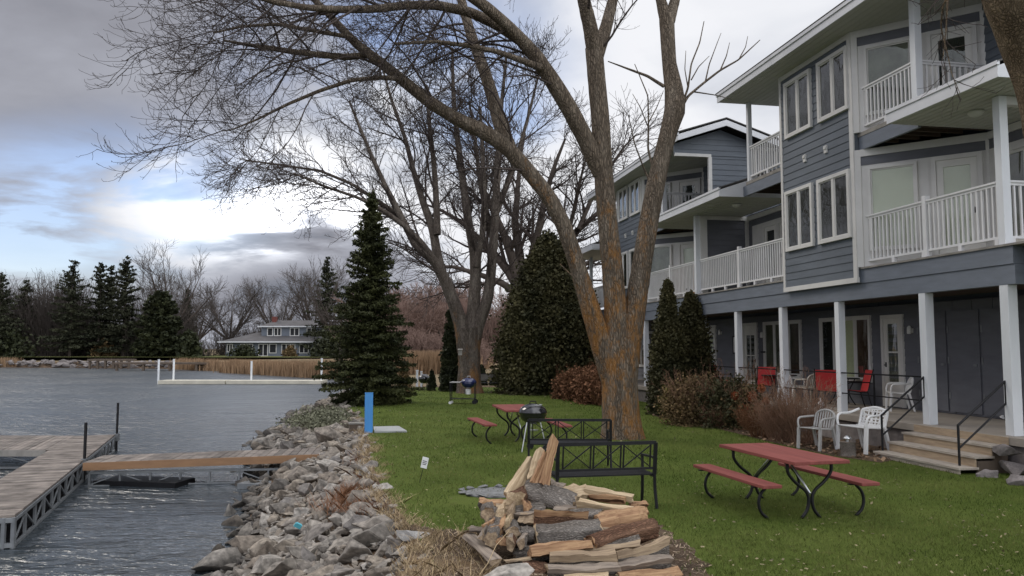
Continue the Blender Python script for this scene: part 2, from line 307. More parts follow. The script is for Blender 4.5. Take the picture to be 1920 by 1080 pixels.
M['bark_near'] = bark_mat('bark_near', (0.15, 0.11, 0.07), (0.3, 0.24, 0.16), None, bumpd=0.015, st=(1, 1, .45), vs=42)
M['bark_far'] = mat('bark_far', (0.08, 0.065, 0.055), 0.9, 0.25, 1.0, spec=0.1)
M['bark_log'] = bark_mat('bark_log', (0.19, 0.165, 0.14), (0.35, 0.33, 0.3), None, bumpd=0.01, st=(.3, 1, 1), vs=70)
M['bark_log_brown'] = bark_mat('bark_log_brown', (0.15, 0.08, 0.05), (0.25, 0.16, 0.1), None, bumpd=0.01, st=(.25, 1, 1), vs=60)
for nm, c, c2 in (('wood_pale', (0.27, 0.19, 0.105), (0.50, 0.39, 0.25)), ('wood_warm', (0.19, 0.095, 0.045), (0.40, 0.25, 0.13)), ('wood_grey', (0.12, 0.095, 0.075), (0.27, 0.22, 0.17)), ('wood_tan', (0.17, 0.12, 0.075), (0.36, 0.27, 0.17))):
    M[nm] = mat(nm, c, 0.8, 0.0, 6.0, 0.006, 14, stretch=(0.35, 6, 6), col2=c2, detail=10, thr=(.36, .64))
# rock: colour differs per rock
def rock_mat():
    m = mat('rock', (0.20, 0.185, 0.165), 0.9, 0.35, 3.0, 0.02, 7, detail=9); t = m.node_tree; b = t.nodes['Principled BSDF']
    src = b.inputs['Base Color'].links[0].from_socket
    oi = t.nodes.new('ShaderNodeObjectInfo'); rp = t.nodes.new('ShaderNodeValToRGB'); g = t.nodes.new('ShaderNodeNewGeometry')
    ad = t.nodes.new('ShaderNodeMath'); ad.operation = 'ADD'; t.links.new(oi.outputs['Random'], ad.inputs[0]); t.links.new(g.outputs['Random Per Island'], ad.inputs[1])
    fr = t.nodes.new('ShaderNodeMath'); fr.operation = 'FRACT'; t.links.new(ad.outputs[0], fr.inputs[0]); t.links.new(fr.outputs[0], rp.inputs[0])
    cs = [(0, (0.75, 0.74, 0.76)), (0.25, (1.15, 1.05, 0.92)), (0.45, (0.85, 0.76, 0.67)), (0.62, (1.5, 1.49, 1.46)), (0.8, (1.1, 1.05, 0.98)), (1, (0.6, 0.58, 0.56))]
    rp.color_ramp.elements[0].color = (*cs[0][1], 1); rp.color_ramp.elements[1].color = (*cs[-1][1], 1)
    for p, c in cs[1:-1]: e = rp.color_ramp.elements.new(p); e.color = (*c, 1)
    mx = t.nodes.new('ShaderNodeMix'); mx.data_type = 'RGBA'; mx.blend_type = 'MULTIPLY'; mx.inputs[0].default_value = 1
    t.links.new(src, mx.inputs[6]); t.links.new(rp.outputs[0], mx.inputs[7])
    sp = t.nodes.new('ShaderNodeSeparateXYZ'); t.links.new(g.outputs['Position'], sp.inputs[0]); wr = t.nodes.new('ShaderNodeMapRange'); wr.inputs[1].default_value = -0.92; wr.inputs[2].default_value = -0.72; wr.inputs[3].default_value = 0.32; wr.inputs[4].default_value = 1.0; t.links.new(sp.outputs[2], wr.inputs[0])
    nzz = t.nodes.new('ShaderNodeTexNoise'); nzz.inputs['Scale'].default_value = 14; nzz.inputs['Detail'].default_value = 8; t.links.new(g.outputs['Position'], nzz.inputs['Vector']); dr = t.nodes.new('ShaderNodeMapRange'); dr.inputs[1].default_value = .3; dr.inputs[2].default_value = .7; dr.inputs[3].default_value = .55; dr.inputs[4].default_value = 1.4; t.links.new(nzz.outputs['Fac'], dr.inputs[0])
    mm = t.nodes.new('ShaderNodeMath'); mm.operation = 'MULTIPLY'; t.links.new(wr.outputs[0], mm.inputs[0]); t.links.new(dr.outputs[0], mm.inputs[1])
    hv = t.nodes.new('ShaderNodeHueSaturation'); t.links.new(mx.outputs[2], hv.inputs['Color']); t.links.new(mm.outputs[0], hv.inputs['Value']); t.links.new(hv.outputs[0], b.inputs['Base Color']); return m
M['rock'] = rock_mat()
M['rock_pale'] = mat('rock_pale', (0.30, 0.29, 0.27), 0.9, 0.25, 3.0, 0.02, 7, detail=9)
def glass_mat():
    m = bpy.data.materials.new('window_glass'); m.use_nodes = True; t = m.node_tree; t.nodes.clear()
    gl = t.nodes.new('ShaderNodeBsdfGlossy'); gl.inputs['Roughness'].default_value = 0.02; gl.inputs[0].default_value = (1.0, 1.0, 0.98, 1)
    tr = t.nodes.new('ShaderNodeBsdfTransparent'); tr.inputs[0].default_value = (0.90, 0.92, 0.89, 1)
    fr = t.nodes.new('ShaderNodeFresnel'); fr.inputs[0].default_value = 1.55; mu = t.nodes.new('ShaderNodeMath'); mu.operation = 'MULTIPLY_ADD'; mu.inputs[1].default_value = 1.45; mu.inputs[2].default_value = 0.05
    t.links.new(fr.outputs[0], mu.inputs[0]); gg = t.nodes.new('ShaderNodeNewGeometry'); m1 = t.nodes.new('ShaderNodeMath'); m1.operation = 'SUBTRACT'; m1.inputs[0].default_value = 1; t.links.new(gg.outputs['Backfacing'], m1.inputs[1]); m2 = t.nodes.new('ShaderNodeMath'); m2.operation = 'MULTIPLY'; t.links.new(mu.outputs[0], m2.inputs[0]); t.links.new(m1.outputs[0], m2.inputs[1]); mu = m2; mx = t.nodes.new('ShaderNodeMixShader'); t.links.new(mu.outputs[0], mx.inputs[0]); t.links.new(tr.outputs[0], mx.inputs[1]); t.links.new(gl.outputs[0], mx.inputs[2])
    nz = t.nodes.new('ShaderNodeTexNoise'); nz.inputs['Scale'].default_value = 1.4; bp = t.nodes.new('ShaderNodeBump'); bp.inputs['Distance'].default_value = 0.012
    t.links.new(nz.outputs['Fac'], bp.inputs['Height']); t.links.new(bp.outputs[0], gl.inputs['Normal'])
    o = t.nodes.new('ShaderNodeOutputMaterial'); t.links.new(mx.outputs[0], o.inputs[0]); return m
M['glass'] = glass_mat()
def water_mat():
    m = bpy.data.materials.new('water'); m.use_nodes = True; t = m.node_tree; b = t.nodes['Principled BSDF']
    b.inputs['Base Color'].default_value = (0.035, 0.045, 0.052, 1); b.inputs['Roughness'].default_value = 0.16; b.inputs['IOR'].default_value = 1.6
    b.inputs['Specular IOR Level'].default_value = 0.6
    tcn = t.nodes.new('ShaderNodeTexCoord'); hs = None
    for sc, st, amp in ((0.9, (0.55, 1.5, 1), 0.32), (3.2, (0.6, 1.4, 1), 0.14), (10, (0.6, 1.2, 1), 0.035)):
        mp = t.nodes.new('ShaderNodeMapping'); mp.inputs['Scale'].default_value = st; mp.inputs['Rotation'].default_value = (0, 0, 0.25); t.links.new(tcn.outputs['Object'], mp.inputs[0])
        nz = t.nodes.new('ShaderNodeTexNoise'); nz.inputs['Scale'].default_value = sc; nz.inputs['Detail'].default_value = 3; nz.inputs['Distortion'].default_value = 0.6; t.links.new(mp.outputs[0], nz.inputs['Vector'])
        ma = t.nodes.new('ShaderNodeMath'); ma.operation = 'MULTIPLY_ADD'; ma.inputs[1].default_value = amp; t.links.new(nz.outputs['Fac'], ma.inputs[0])
        if hs is None: ma.inputs[2].default_value = 0
        else: t.links.new(hs, ma.inputs[2])
        hs = ma.outputs[0]
    sp = t.nodes.new('ShaderNodeSeparateXYZ'); t.links.new(tcn.outputs['Object'], sp.inputs[0]); mr = t.nodes.new('ShaderNodeMapRange'); mr.inputs[1].default_value = 14; mr.inputs[2].default_value = 55; mr.inputs[3].default_value = 0.17; mr.inputs[4].default_value = 0.34; t.links.new(sp.outputs[1], mr.inputs[0]); t.links.new(mr.outputs[0], b.inputs['Roughness'])
    bp = t.nodes.new('ShaderNodeBump'); bp.inputs['Distance'].default_value = 1.0; pn = t.nodes.new('ShaderNodeTexNoise'); pn.inputs['Scale'].default_value = 0.11; pn.inputs['Detail'].default_value = 3; t.links.new(tcn.outputs['Object'], pn.inputs['Vector'])
    pr_ = t.nodes.new('ShaderNodeMapRange'); pr_.inputs[1].default_value = .35; pr_.inputs[2].default_value = .65; pr_.inputs[3].default_value = .45; pr_.inputs[4].default_value = 1.25; t.links.new(pn.outputs['Fac'], pr_.inputs[0])
    pm = t.nodes.new('ShaderNodeMath'); pm.operation = 'MULTIPLY'; t.links.new(hs, pm.inputs[0]); t.links.new(pr_.outputs[0], pm.inputs[1])
    t.links.new(pm.outputs[0], bp.inputs['Height']); t.links.new(bp.outputs[0], b.inputs['Normal'])
    return m
M['water'] = water_mat()
def lawn_mat(name, greens, patch, pthr, fine=60):
    m = bpy.data.materials.new(name); m.use_nodes = True; t = m.node_tree; b = t.nodes['Principled BSDF']; b.inputs['Roughness'].default_value = 0.9; b.inputs['Specular IOR Level'].default_value = 0.1
    tcn = t.nodes.new('ShaderNodeTexCoord'); P = tcn.outputs['Object']
    def nz(s, d=5):
        n = t.nodes.new('ShaderNodeTexNoise'); n.inputs['Scale'].default_value = s; n.inputs['Detail'].default_value = d; n.inputs['Roughness'].default_value = 0.65; t.links.new(P, n.inputs['Vector']); return n.outputs['Fac']
    rp = t.nodes.new('ShaderNodeValToRGB'); rp.color_ramp.elements[0].position = 0.33; rp.color_ramp.elements[0].color = (*greens[0], 1); rp.color_ramp.elements[1].position = 0.68; rp.color_ramp.elements[1].color = (*greens[1], 1)
    t.links.new(nz(0.6, 8), rp.inputs[0])
    r2 = t.nodes.new('ShaderNodeMapRange'); r2.inputs[1].default_value = 0.3; r2.inputs[2].default_value = 0.7; r2.inputs[3].default_value = 0.6; r2.inputs[4].default_value = 1.45; t.links.new(nz(fine, 4), r2.inputs[0])
    hv = t.nodes.new('ShaderNodeHueSaturation'); t.links.new(rp.outputs[0], hv.inputs['Color']); t.links.new(r2.outputs[0], hv.inputs['Value'])
    r3 = t.nodes.new('ShaderNodeMapRange'); r3.inputs[1].default_value = pthr[0]; r3.inputs[2].default_value = pthr[1]; r3.inputs[4].default_value = 0.8; t.links.new(nz(1.7, 9), r3.inputs[0])
    mx = t.nodes.new('ShaderNodeMix'); mx.data_type = 'RGBA'; t.links.new(r3.outputs[0], mx.inputs[0]); t.links.new(hv.outputs[0], mx.inputs[6]); mx.inputs[7].default_value = (*patch, 1)
    t.links.new(mx.outputs[2], b.inputs['Base Color'])
    bp = t.nodes.new('ShaderNodeBump'); bp.inputs['Distance'].default_value = 0.03; t.links.new(nz(fine, 4), bp.inputs['Height']); t.links.new(bp.outputs[0], b.inputs['Normal'])
    return m
M['lawn'] = lawn_mat('lawn', ((0.065, 0.095, 0.015), (0.110, 0.140, 0.030)), (0.13, 0.11, 0.04), (0.62, 0.75))
M['soil'] = lawn_mat('soil', ((0.06, 0.042, 0.030), (0.12, 0.085, 0.058)), (0.18, 0.12, 0.07), (0.5, 0.65), 30)
M['straw_ground'] = lawn_mat('straw_ground', ((0.10, 0.08, 0.035), (0.19, 0.14, 0.07)), (0.09, 0.10, 0.03), (0.5, 0.6), 40)
M['field'] = lawn_mat('field', ((0.14, 0.11, 0.065), (0.24, 0.18, 0.11)), (0.14, 0.12, 0.06), (0.55, 0.7), 8)
M['far_lawn'] = lawn_mat('far_lawn', ((0.08, 0.10, 0.03), (0.13, 0.13, 0.05)), (0.12, 0.09, 0.05), (0.5, 0.65), 6)
M['blade'] = mat('grass_blades', (0.070, 0.108, 0.017), 0.7, 0.2, 0.5, col2=(0.155, 0.165, 0.048), thr=(.38, .68), island=0.35, spec=0.15)

# ---------------------------------------------------------------- terrain
WZ = -1.0
LAWN_E = np.array([(-0.2, -4), (-0.5, 3), (-0.85, 6.5), (-1.0, 9.0), (-1.85, 11.8), (-2.65, 15.2), (-3.15, 18), (-3.9, 21.4), (-5.0, 26), (-6.3, 30), (-7.4, 34), (-7.8, 40), (-7.0, 43.5)])
WATER_E = np.array([(-2.9, -4), (-3.2, 3), (-3.7, 7), (-4.0, 10.6), (-4.6, 13.5), (-5.5, 16.5), (-6.1, 18.8), (-7.2, 22), (-8.5, 27), (-8.9, 30), (-9.4, 33), (-10.3, 38), (-9.6, 43.5)])
def edge_x(E, y): return np.interp(y, E[:, 1], E[:, 0])
mb = MB(); mb.add([(-3000, -600, -3.0), (3000, -600, -3.0), (3000, 3000, -3.0), (-3000, 3000, -3.0)], [(0, 1, 2, 3)])
tag(mb.build('lake_bed', M['soil']), kind='structure')
mb = MB(); mb.add([(-1500, -400, WZ), (300, -400, WZ), (300, 900, WZ), (-1500, 900, WZ)], [(0, 1, 2, 3)])
tag(mb.build('water', M['water']), kind='structure')
ys = np.linspace(-4, 43.5, 60); V = []; F = []
for i, y in enumerate(ys):
    xs = [edge_x(LAWN_E, y), edge_x(LAWN_E, y) + 1.5, 4, 12, 90]
    for x in xs: V.append((x, y, 0.0 if x < 50 else 0.0))
    if i:
        b = (i - 1) * 5
        for j in range(4): F.append((b + j, b + j + 1, b + j + 6, b + j + 5))
np_obj('lawn', np.array(V), np.array(F), M['lawn']); tag(bpy.data.objects['lawn'], kind='structure')
# the sloping bank of soil under the rocks
V = []; F = []; T = np.linspace(0, 1.25, 9)
def bank_z(t): return -0.10 - 1.0 * np.power(np.clip(t, 0, 2), 1.1)
for i, y in enumerate(ys):
    a, b_ = edge_x(LAWN_E, y), edge_x(WATER_E, y)
    for t in T: V.append((a + (b_ - a) * t, y, (0.0 if t == 0 else bank_z(t)) - 0.0))
    if i:
        b = (i - 1) * 9
        for j in range(8): F.append((b + j, b + 9 + j, b + 10 + j, b + j + 1))
np_obj('bank_soil', np.array(V), np.array(F), M['soil'], smooth=True); tag(bpy.data.objects['bank_soil'], kind='structure')
# far shore: waterline, bank, field, horizon
SH = [(90, 43.5, 0), (20, 43.5, 0), (-7, 43.5, -.02), (-9.6, 43.6, -1.1), (-9.2, 52, -1.1), (-10.5, 62, -1.1), (-14, 74, -1.1), (-22, 90, -1.1), (-33, 102, -1.1), (-44, 116, -1.1), (-58, 124, -1.1), (-75, 128, -1.1), (-100, 130, -1.1), (-150, 132, -1.1), (-400, 150, -1.1), (-1200, 200, -1.1)]
V = []; F = []
for i, (x, y, z) in enumerate(SH):
    k = 1 if z < -1 else 0; s = 0.35 if y < 110 else 0.1
    V += [(x, y, z), (x + s * 2.5 * k, y + 1.5 + k, z + (1.0 if k else 0)), (x + s * 18, y + 22, -0.02 if x > -30 else 0.35), (x * 1.05 + s * 50, y + 110, 0.02 if x > -30 else 0.6), (x * 3, 1800, 0.3)]
    if i:
        b = (i - 1) * 5
        for j in range(1, 4): F.append((b + j, b + 5 + j, b + 6 + j, b + j + 1))
FB = [((i - 1) * 5, i * 5, i * 5 + 1, (i - 1) * 5 + 1) for i in range(1, len(SH))]
tag(np_obj('far_bank', np.array(V), np.array(FB), M['soil']), kind='structure')
np_obj('field', np.array(V), np.array(F), M['field'], smooth=True); tag(bpy.data.objects['field'], kind='structure')
def sheet(name, poly, z, m, kind='structure'):
    o_ = MB().add([(x, y, z) for x, y in poly], [tuple(range(len(poly)))]).build(name, m); return tag(o_, kind=kind)
sheet('far_lawn', [(-13, 130), (60, 130), (90, 300), (-20, 300)], 0.05, M['far_lawn'])
sheet('far_road', [(-20, 205), (60, 205), (60, 212), (-20, 212)], 0.09, M['slab'])
sheet('house_lawn', [(-100, 137), (-30, 131), (-25, 175), (-140, 180)], 0.62, M['far_lawn'])
# soil round the fire wood, planting bed along the porch
DIRT = [onz(*p)[:2] for p in [(700, 1010), (770, 985), (860, 1000), (960, 985), (1240, 985), (1300, 1030), (1350, 1085), (1500, 1400), (560, 1400), (640, 1085)]]
DIRT[-1] = (-1.15, 7.2); DIRT[0] = (-0.95, 9.0); DIRT[-2] = (-0.7, 4.6)
_r = random.Random(8); _q = []
for i in range(len(DIRT)):
    a_, b_ = np.array(DIRT[i]), np.array(DIRT[(i + 1) % len(DIRT)]); k_ = max(1, int(np.linalg.norm(b_ - a_) / .12))
    for j in range(k_): _q.append(tuple(a_ + (b_ - a_) * j / k_ + np.array((_r.gauss(0, .05), _r.gauss(0, .05)))))
DIRT = _q
sheet('dirt_patch', DIRT, 0.004, M['soil'])
ub = math.radians(90) + math.atan(275 / FPX * math.cos(PITCH))          # facade direction
EU = np.array([math.cos(ub), math.sin(ub)]); EV = np.array([-math.sin(ub), math.cos(ub)])
BO = np.array([8.649, 13.910])
def B2(u, v): return BO + EU * u + EV * v
BEDF = [onz(*p)[:2] for p in [(1652, 868), (1560, 855), (1440, 828), (1330, 800), (1225, 780)]]
BED = [tuple(p) for p in BEDF] + [tuple(B2(17, 0.2)), tuple(B2(2.15, 0.2))]
sheet('garden_bed', BED, 0.006, M['soil'])
sheet('far_bed', [tuple(p) for p in ([onz(*p)[:2] for p in [(1140, 752), (1090, 747), (1040, 742)]] + [B2(34, 0.2), B2(20, 0.2)])], 0.006, M['soil'])
def inpoly(P, poly):
    x, y = P[:, 0], P[:, 1]; r = np.zeros(len(P), bool); n = len(poly)
    for i in range(n):
        x1, y1 = poly[i]; x2, y2 = poly[(i + 1) % n]
        c = ((y1 > y) != (y2 > y)) & (x < (x2 - x1) * (y - y1) / (y2 - y1 + 1e-12) + x1); r ^= c
    return r
# ---------------------------------------------------------------- grass, leaves, straw
def blades(name, P, h, wd, lean, m, fan=1):
    n = len(P); a = rng.random(n) * 2 * math.pi; hh = h * (0.6 + 0.8 * rng.random(n)); d = rng.normal(size=(n, 2)) * lean
    ww = wd * (0.7 + 0.6 * rng.random(n)); dx = np.stack([np.cos(a) * ww, np.sin(a) * ww, np.zeros(n)], 1) / 2
    mid = P + np.stack([d[:, 0] * hh * .4, d[:, 1] * hh * .4, hh * .55], 1); tip = P + np.stack([d[:, 0] * hh, d[:, 1] * hh, hh], 1)
    V = np.stack([P - dx, P + dx, mid + dx * .8, tip, mid - dx * .8], 1).reshape(-1, 3); b = np.arange(n)[:, None] * 5
    return np_obj(name, V, b + np.array([[0, 1, 2, 3, 4]]), m)
n = 230000; y0, y1 = 5.5, 43.0; u_ = rng.random(n); Y = 1 / (1 / y0 - u_ * (1 / y0 - 1 / y1)); X = rng.random(n) * (0.72 * Y + 1.0 + 3) - 3 * np.minimum(Y / 12, 3.2)
P = np.stack([X, Y, np.zeros(n)], 1)
ex = edge_x(LAWN_E, Y); vv = (P[:, :2] - BO) @ EV; uu = (P[:, :2] - BO) @ EU
dens = 0.25 + 0.75 * np.clip((X - ex) / 0.8, 0, 1)
nz_ = np.sin(X * 2.1 + np.sin(Y * 1.3) * 2) * np.sin(Y * 1.7 + np.sin(X * 1.1) * 2)
ok = (X > ex + 0.05) & ~inpoly(P[:, :2] + rng.normal(size=(n, 2)) * .16, DIRT) & ~inpoly(P, BED) & (vv > 0.35) & ~((vv < 1.2) & (uu > -0.3) & (uu < 2.2)) & (rng.random(n) < dens * (0.8 + 0.2 * nz_))
ok &= (np.hypot(X + 0.35, Y - 11.3) > 0.55); P = P[ok]
sc_ = np.maximum(1, P[:, 1] / 11)
g = blades('lawn_grass', P, 0.030 * np.minimum(sc_, 1.6), 0.0052 * sc_, 0.5, M['blade']); tag(g, 'short green grass blades covering the lawn', 'grass', kind='stuff')
n = 3400; Y = 1 / (1 / 6 - rng.random(n) * (1 / 6 - 1 / 35)); X = rng.random(n) * (0.72 * Y + 2) - 2 * np.minimum(Y / 12, 2.5)
P = np.stack([X, Y, np.full(n, 0.028)], 1); ok = (rng.random(n) < .25 + .75 * (np.sin(X * 1.7 + 1.3 * np.sin(Y * .9)) * np.sin(Y * 1.3 + np.sin(X * .8) * 2) > .15)) & (X > edge_x(LAWN_E, Y)) & (((P[:, :2] - BO) @ EV) > 0.4); P = P[ok]
V, F = leaf_quads(P, 0.030 * np.maximum(1, P[:, 1] / 14), up=4, aspect=0.55)
tag(np_obj('fallen_leaves', V, F, mat('fallen_leaf', (0.17, 0.14, 0.065), 0.8, 0.4, 2, col2=(0.26, 0.22, 0.12), island=0.5)), 'pale fallen leaves scattered over the lawn', 'leaves', kind='stuff')
# leaf litter in the planting bed and chips round the wood pile
n = 9000; P = np.stack([rng.random(n) * 10 + 2, rng.random(n) * 20 + 12, 0.01 + 0.05 * rng.random(n)], 1); P = P[inpoly(P, BED)]
V, F = leaf_quads(P, 0.07, up=2, aspect=0.7); tag(np_obj('leaf_litter', V, F, mat('litter', (0.16, 0.09, 0.05), 0.9, 0.4, 2, col2=(0.3, 0.2, 0.12), island=0.5)), 'brown leaf litter on the planting bed', 'leaf litter', kind='stuff')
n = 6000; P = np.stack([rng.random(n) * 3.6 - 1.1, rng.random(n) * 4 + 6, 0.006 + 0.01 * rng.random(n)], 1); P = P[inpoly(P, DIRT)]
V, F = leaf_quads(P, 0.035, up=3, aspect=0.25); tag(np_obj('wood_chips', V, F, mat('chips', (0.26, 0.19, 0.12), 0.9, 0.4, 2, col2=(0.34, 0.26, 0.18), island=0.5)), 'small chips and bark on the dirt by the wood pile', 'wood chips', kind='stuff')
# straw and rusty grass along the top of the bank
def tufts(name, C_, nb, h, spread, wd, m, lab, z0=0.0):
    P = []
    for (x, y, z, s) in C_:
        q = np.zeros((nb, 3)); q[:, 0] = x + rng.normal(size=nb) * spread * s; q[:, 1] = y + rng.normal(size=nb) * spread * s; q[:, 2] = z; P.append(q)
    return tag(blades(name, np.concatenate(P), h, wd, 0.75, m), lab, 'grass', kind='stuff')
cs = []
for i in range(105):
    y = 7.5 + 17 * random.random(); cs.append((edge_x(LAWN_E, y) + random.gauss(-.02, 0.09), y, -0.03, random.uniform(.6, 1.2)))
tufts('dry_verge_grass', cs, 45, 0.085, 0.09, 0.006, M['straw'], 'dry straw coloured grass between lawn and rocks')
cs = []
for (px, py, k) in ((745, 925, 9), (700, 900, 9), (680, 860, 7), (730, 958, 10), (715, 890, 6), (700, 845, 6), (660, 925, 7), (640, 935, 5), (690, 945, 4), (705, 812, 5), (720, 820, 4)):
    c = onz(px, py, -0.12)
    for i in range(k): cs.append((c[0] + random.gauss(0, .16), c[1] + random.gauss(0, .4), -0.2, random.uniform(.7, 1.5)))
tufts('rusty_bank_grass', cs, 60, 0.17, 0.10, 0.0045, M['rusty_grass'], 'rusty brown grass tufts growing among the bank rocks')
cs = []
for i in range(70):
    y = 6.6 + 2.6 * random.random(); cs.append((random.uniform(-1.0, -0.2), y, 0.0, 1.0))
tufts('cut_straw', cs, 14, 0.12, 0.06, 0.005, M['straw'], 'pale dry stalks on the dirt left of the wood pile')
# far reeds
P = []
for (xa, ya, xb, yb, dpt, n_) in ((-37, 103, -16.5, 79, 4, 14000), (-50, 119, -40, 109, 2, 2600), (-9, 66, -4, 68, 8, 12000), (-9, 78, -3, 82, 8, 5000), (-97, 130, -80, 129, 1.5, 3500)):
    t = rng.random(n_); q = np.stack([xa + (xb - xa) * t + rng.normal(size=n_) * .5, ya + (yb - ya) * t + rng.random(n_) * dpt, np.full(n_, -1.05 if ya > 90 else -0.05)], 1); P.append(q)
P = np.concatenate(P); far = P[:, 1] > 90
tag(blades('reeds', P, np.where(far, 1.35, 1.5), np.where(far, 0.10, 0.05), 0.08, M['reed']), 'tan reeds standing along the far waterline and field edge', 'reeds', kind='stuff')

# ---------------------------------------------------------------- rocks of the bank
import bmesh
def rock_mesh(seed, flat=0.75):
    r = random.Random(seed); bm = bmesh.new()
    for i in range(r.choice((9, 11, 13, 15))):
        v = Vector((r.gauss(0, 1), r.gauss(0, 1), r.gauss(0, 1))).normalized(); k = r.uniform(.75, 1)
        bm.verts.new((v.x * .62 * k * r.uniform(.9, 1.25), v.y * .45 * k, v.z * .36 * k * flat / .75))
    h = bmesh.ops.convex_hull(bm, input=bm.verts); bmesh.ops.delete(bm, geom=[e for e in h['geom_interior'] if isinstance(e, bmesh.types.BMVert)], context='VERTS')
    bmesh.ops.dissolve_limit(bm, angle_limit=0.25, verts=bm.verts, edges=bm.edges)
    bmesh.ops.bevel(bm, geom=list(bm.edges), offset=0.035, segments=2, profile=0.6, affect='EDGES', clamp_overlap=True)
    bmesh.ops.triangulate(bm, faces=bm.faces)
    bmesh.ops.subdivide_edges(bm, edges=[e for e in bm.edges if e.calc_length() > .16], cuts=2, use_grid_fill=True)
    bmesh.ops.triangulate(bm, faces=bm.faces)
    for v in bm.verts:
        p = v.co * 5; v.co += v.co.normalized() * 0.016 * (math.sin(p.x * 2.1 + seed) + math.sin(p.y * 2.7 + p.z) + math.sin(p.z * 3.3 + p.x * 1.4))
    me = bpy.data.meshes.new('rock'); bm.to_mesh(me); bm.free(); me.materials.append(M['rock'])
    me.polygons.foreach_set('use_smooth', [False] * len(me.polygons)); return me
RM = [rock_mesh(s) for s in range(16)]
rk = []
def try_rock(y, t, s, zoff=0.0):
    a, b_ = edge_x(LAWN_E, y), edge_x(WATER_E, y); x = a + (b_ - a) * t
    rk.append((x, y, bank_z(t) + s * 0.16 + zoff, s))
r_ = random.Random(3)
placed = []
for k in range(16000):
    y = 1 / (1 / 5.8 - r_.random() * (1 / 5.8 - 1 / 40)) if r_.random() < .6 else 6 + 34 * r_.random()
    t = r_.uniform(-0.01, 1.08); s = r_.choice((.22, .28, .34, .4, .5, .62)) * r_.uniform(.8, 1.2)
    if y > 33: s *= 1.1
    a, b_ = edge_x(LAWN_E, y), edge_x(WATER_E, y); x = a + (b_ - a) * t
    s *= 1.0
    if t < .12: s *= .75
    if any((x - q[0]) ** 2 + (y - q[1]) ** 2 < (0.33 * (s + q[2])) ** 2 for q in placed): continue
    placed.append((x, y, s)); try_rock(y, t, s)
    if len(placed) > 1700: break
# the spit of stones reaching into the water
for (px, py) in ((520, 815), (535, 808), (548, 818), (515, 822), (560, 812), (575, 800), (590, 790), (570, 785), (600, 780)):
    c = onz(px, py, -1.0); rk.append((c[0], c[1], -0.95 + r_.uniform(0, .15), r_.uniform(.5, .8)))
rk.sort(key=lambda q: -(q[3] / math.hypot(q[0], q[1]) * (1 if abs(q[0] / q[1]) < .66 and q[1] > 6.8 else .01)))
# a few stones one can single out
SPECIAL = [(778, 1003, 0.36, 'pale square block of stone at the bare corner of the lawn', -0.0), (652, 1040, 0.46, 'light grey flat faced boulder tilted low in the foreground rocks', -0.5),
           (585, 965, 0.42, 'dark blue grey rounded boulder midway down the bank', -.55), (938, 1092, 0.50, 'rough tan boulder at the near left corner of the wood pile', 0.1), (585, 782, 0.9, 'dark boulder highest at the far tip of the stone bank', -.75)]
for i, (px, py, s, lab, z) in enumerate(SPECIAL):
    c = onz(px, py, z); o = bpy.data.objects.new('rock', RM[i * 3]); COL.objects.link(o); o.location = c; o.scale = (s, s * .9, s * .9); o.rotation_euler = (.1 * i, .2, i * 1.1)
    if i in (0, 1): o.data = o.data.copy(); o.data.materials[0] = M['rock_pale']
    if i == 1: o.rotation_euler = (.8, .3, .6)
    tag(o, lab, 'rock', 'rocks of the bank')
for i, (x, y, z, s) in enumerate(rk[:275]):
    o = bpy.data.objects.new('rock', r_.choice(RM)); COL.objects.link(o); o.location = (x, y, z); o.scale = (s * r_.uniform(.95, 1.3), s * r_.uniform(.9, 1.2), s * r_.uniform(.85, 1.2)); o.rotation_euler = (r_.gauss(0, .35), r_.gauss(.25, .35), r_.uniform(0, 6.3))
    tag(o, 'angular grey or brown stone in the rocky bank between water and lawn', 'rock', 'rocks of the bank')
VV = []; FF = []; off = 0
cache = []
for me in RM:
    v = np.empty(len(me.vertices) * 3); me.vertices.foreach_get('co', v); f = np.array([p.vertices[:] for p in me.polygons]); cache.append((v.reshape(-1, 3), f))
for (x, y, z, s) in rk[275:]:
    v, f = cache[r_.randrange(len(cache))]; Rm = np.array(Matrix.Rotation(r_.uniform(0, 6.3), 3, 'Z') @ Matrix.Rotation(r_.gauss(.25, .35), 3, 'Y') @ Matrix.Rotation(r_.gauss(0, .35), 3, 'X'))
    VV.append((v * np.array([s * r_.uniform(.95, 1.3), s, s])) @ Rm.T + (x, y, z)); FF.append(f + off); off += len(v)
# small stones filling the gaps
for k in range(2600):
    y = 1 / (1 / 6 - r_.random() * (1 / 6 - 1 / 36)); t = r_.uniform(0.0, 1.02); a, b_ = edge_x(LAWN_E, y), edge_x(WATER_E, y); s = r_.uniform(.08, .17)
    v, f = cache[r_.randrange(len(cache))]; an = r_.uniform(0, 6.3); Rm = np.array(Matrix.Rotation(an, 3, 'Z') @ Matrix.Rotation(r_.gauss(0, .6), 3, 'Y'))
    VV.append((v * s) @ Rm.T + (a + (b_ - a) * t, y, bank_z(t) + .05)); FF.append(f + off); off += len(v)
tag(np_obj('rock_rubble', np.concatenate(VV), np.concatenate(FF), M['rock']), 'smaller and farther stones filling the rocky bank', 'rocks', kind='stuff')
# far bank stones
VV = []; FF = []; off = 0
for k in range(420):
    t = r_.random(); x = -100 + 70 * t; y = float(np.interp(x, [-100, -75, -58, -44, -33, -22], [130, 128, 124, 116, 102, 90])) + r_.uniform(.3, 3); s = r_.uniform(.6, 1.5)
    v, f = cache[r_.randrange(len(cache))]; VV.append(v * s + (x, y, -.9 + r_.uniform(0, .9))); FF.append(f + off); off += len(v)
tag(np_obj('far_bank_stones', np.concatenate(VV), np.concatenate(FF), M['block']), 'band of grey stones along the far shore', 'rocks', kind='stuff')

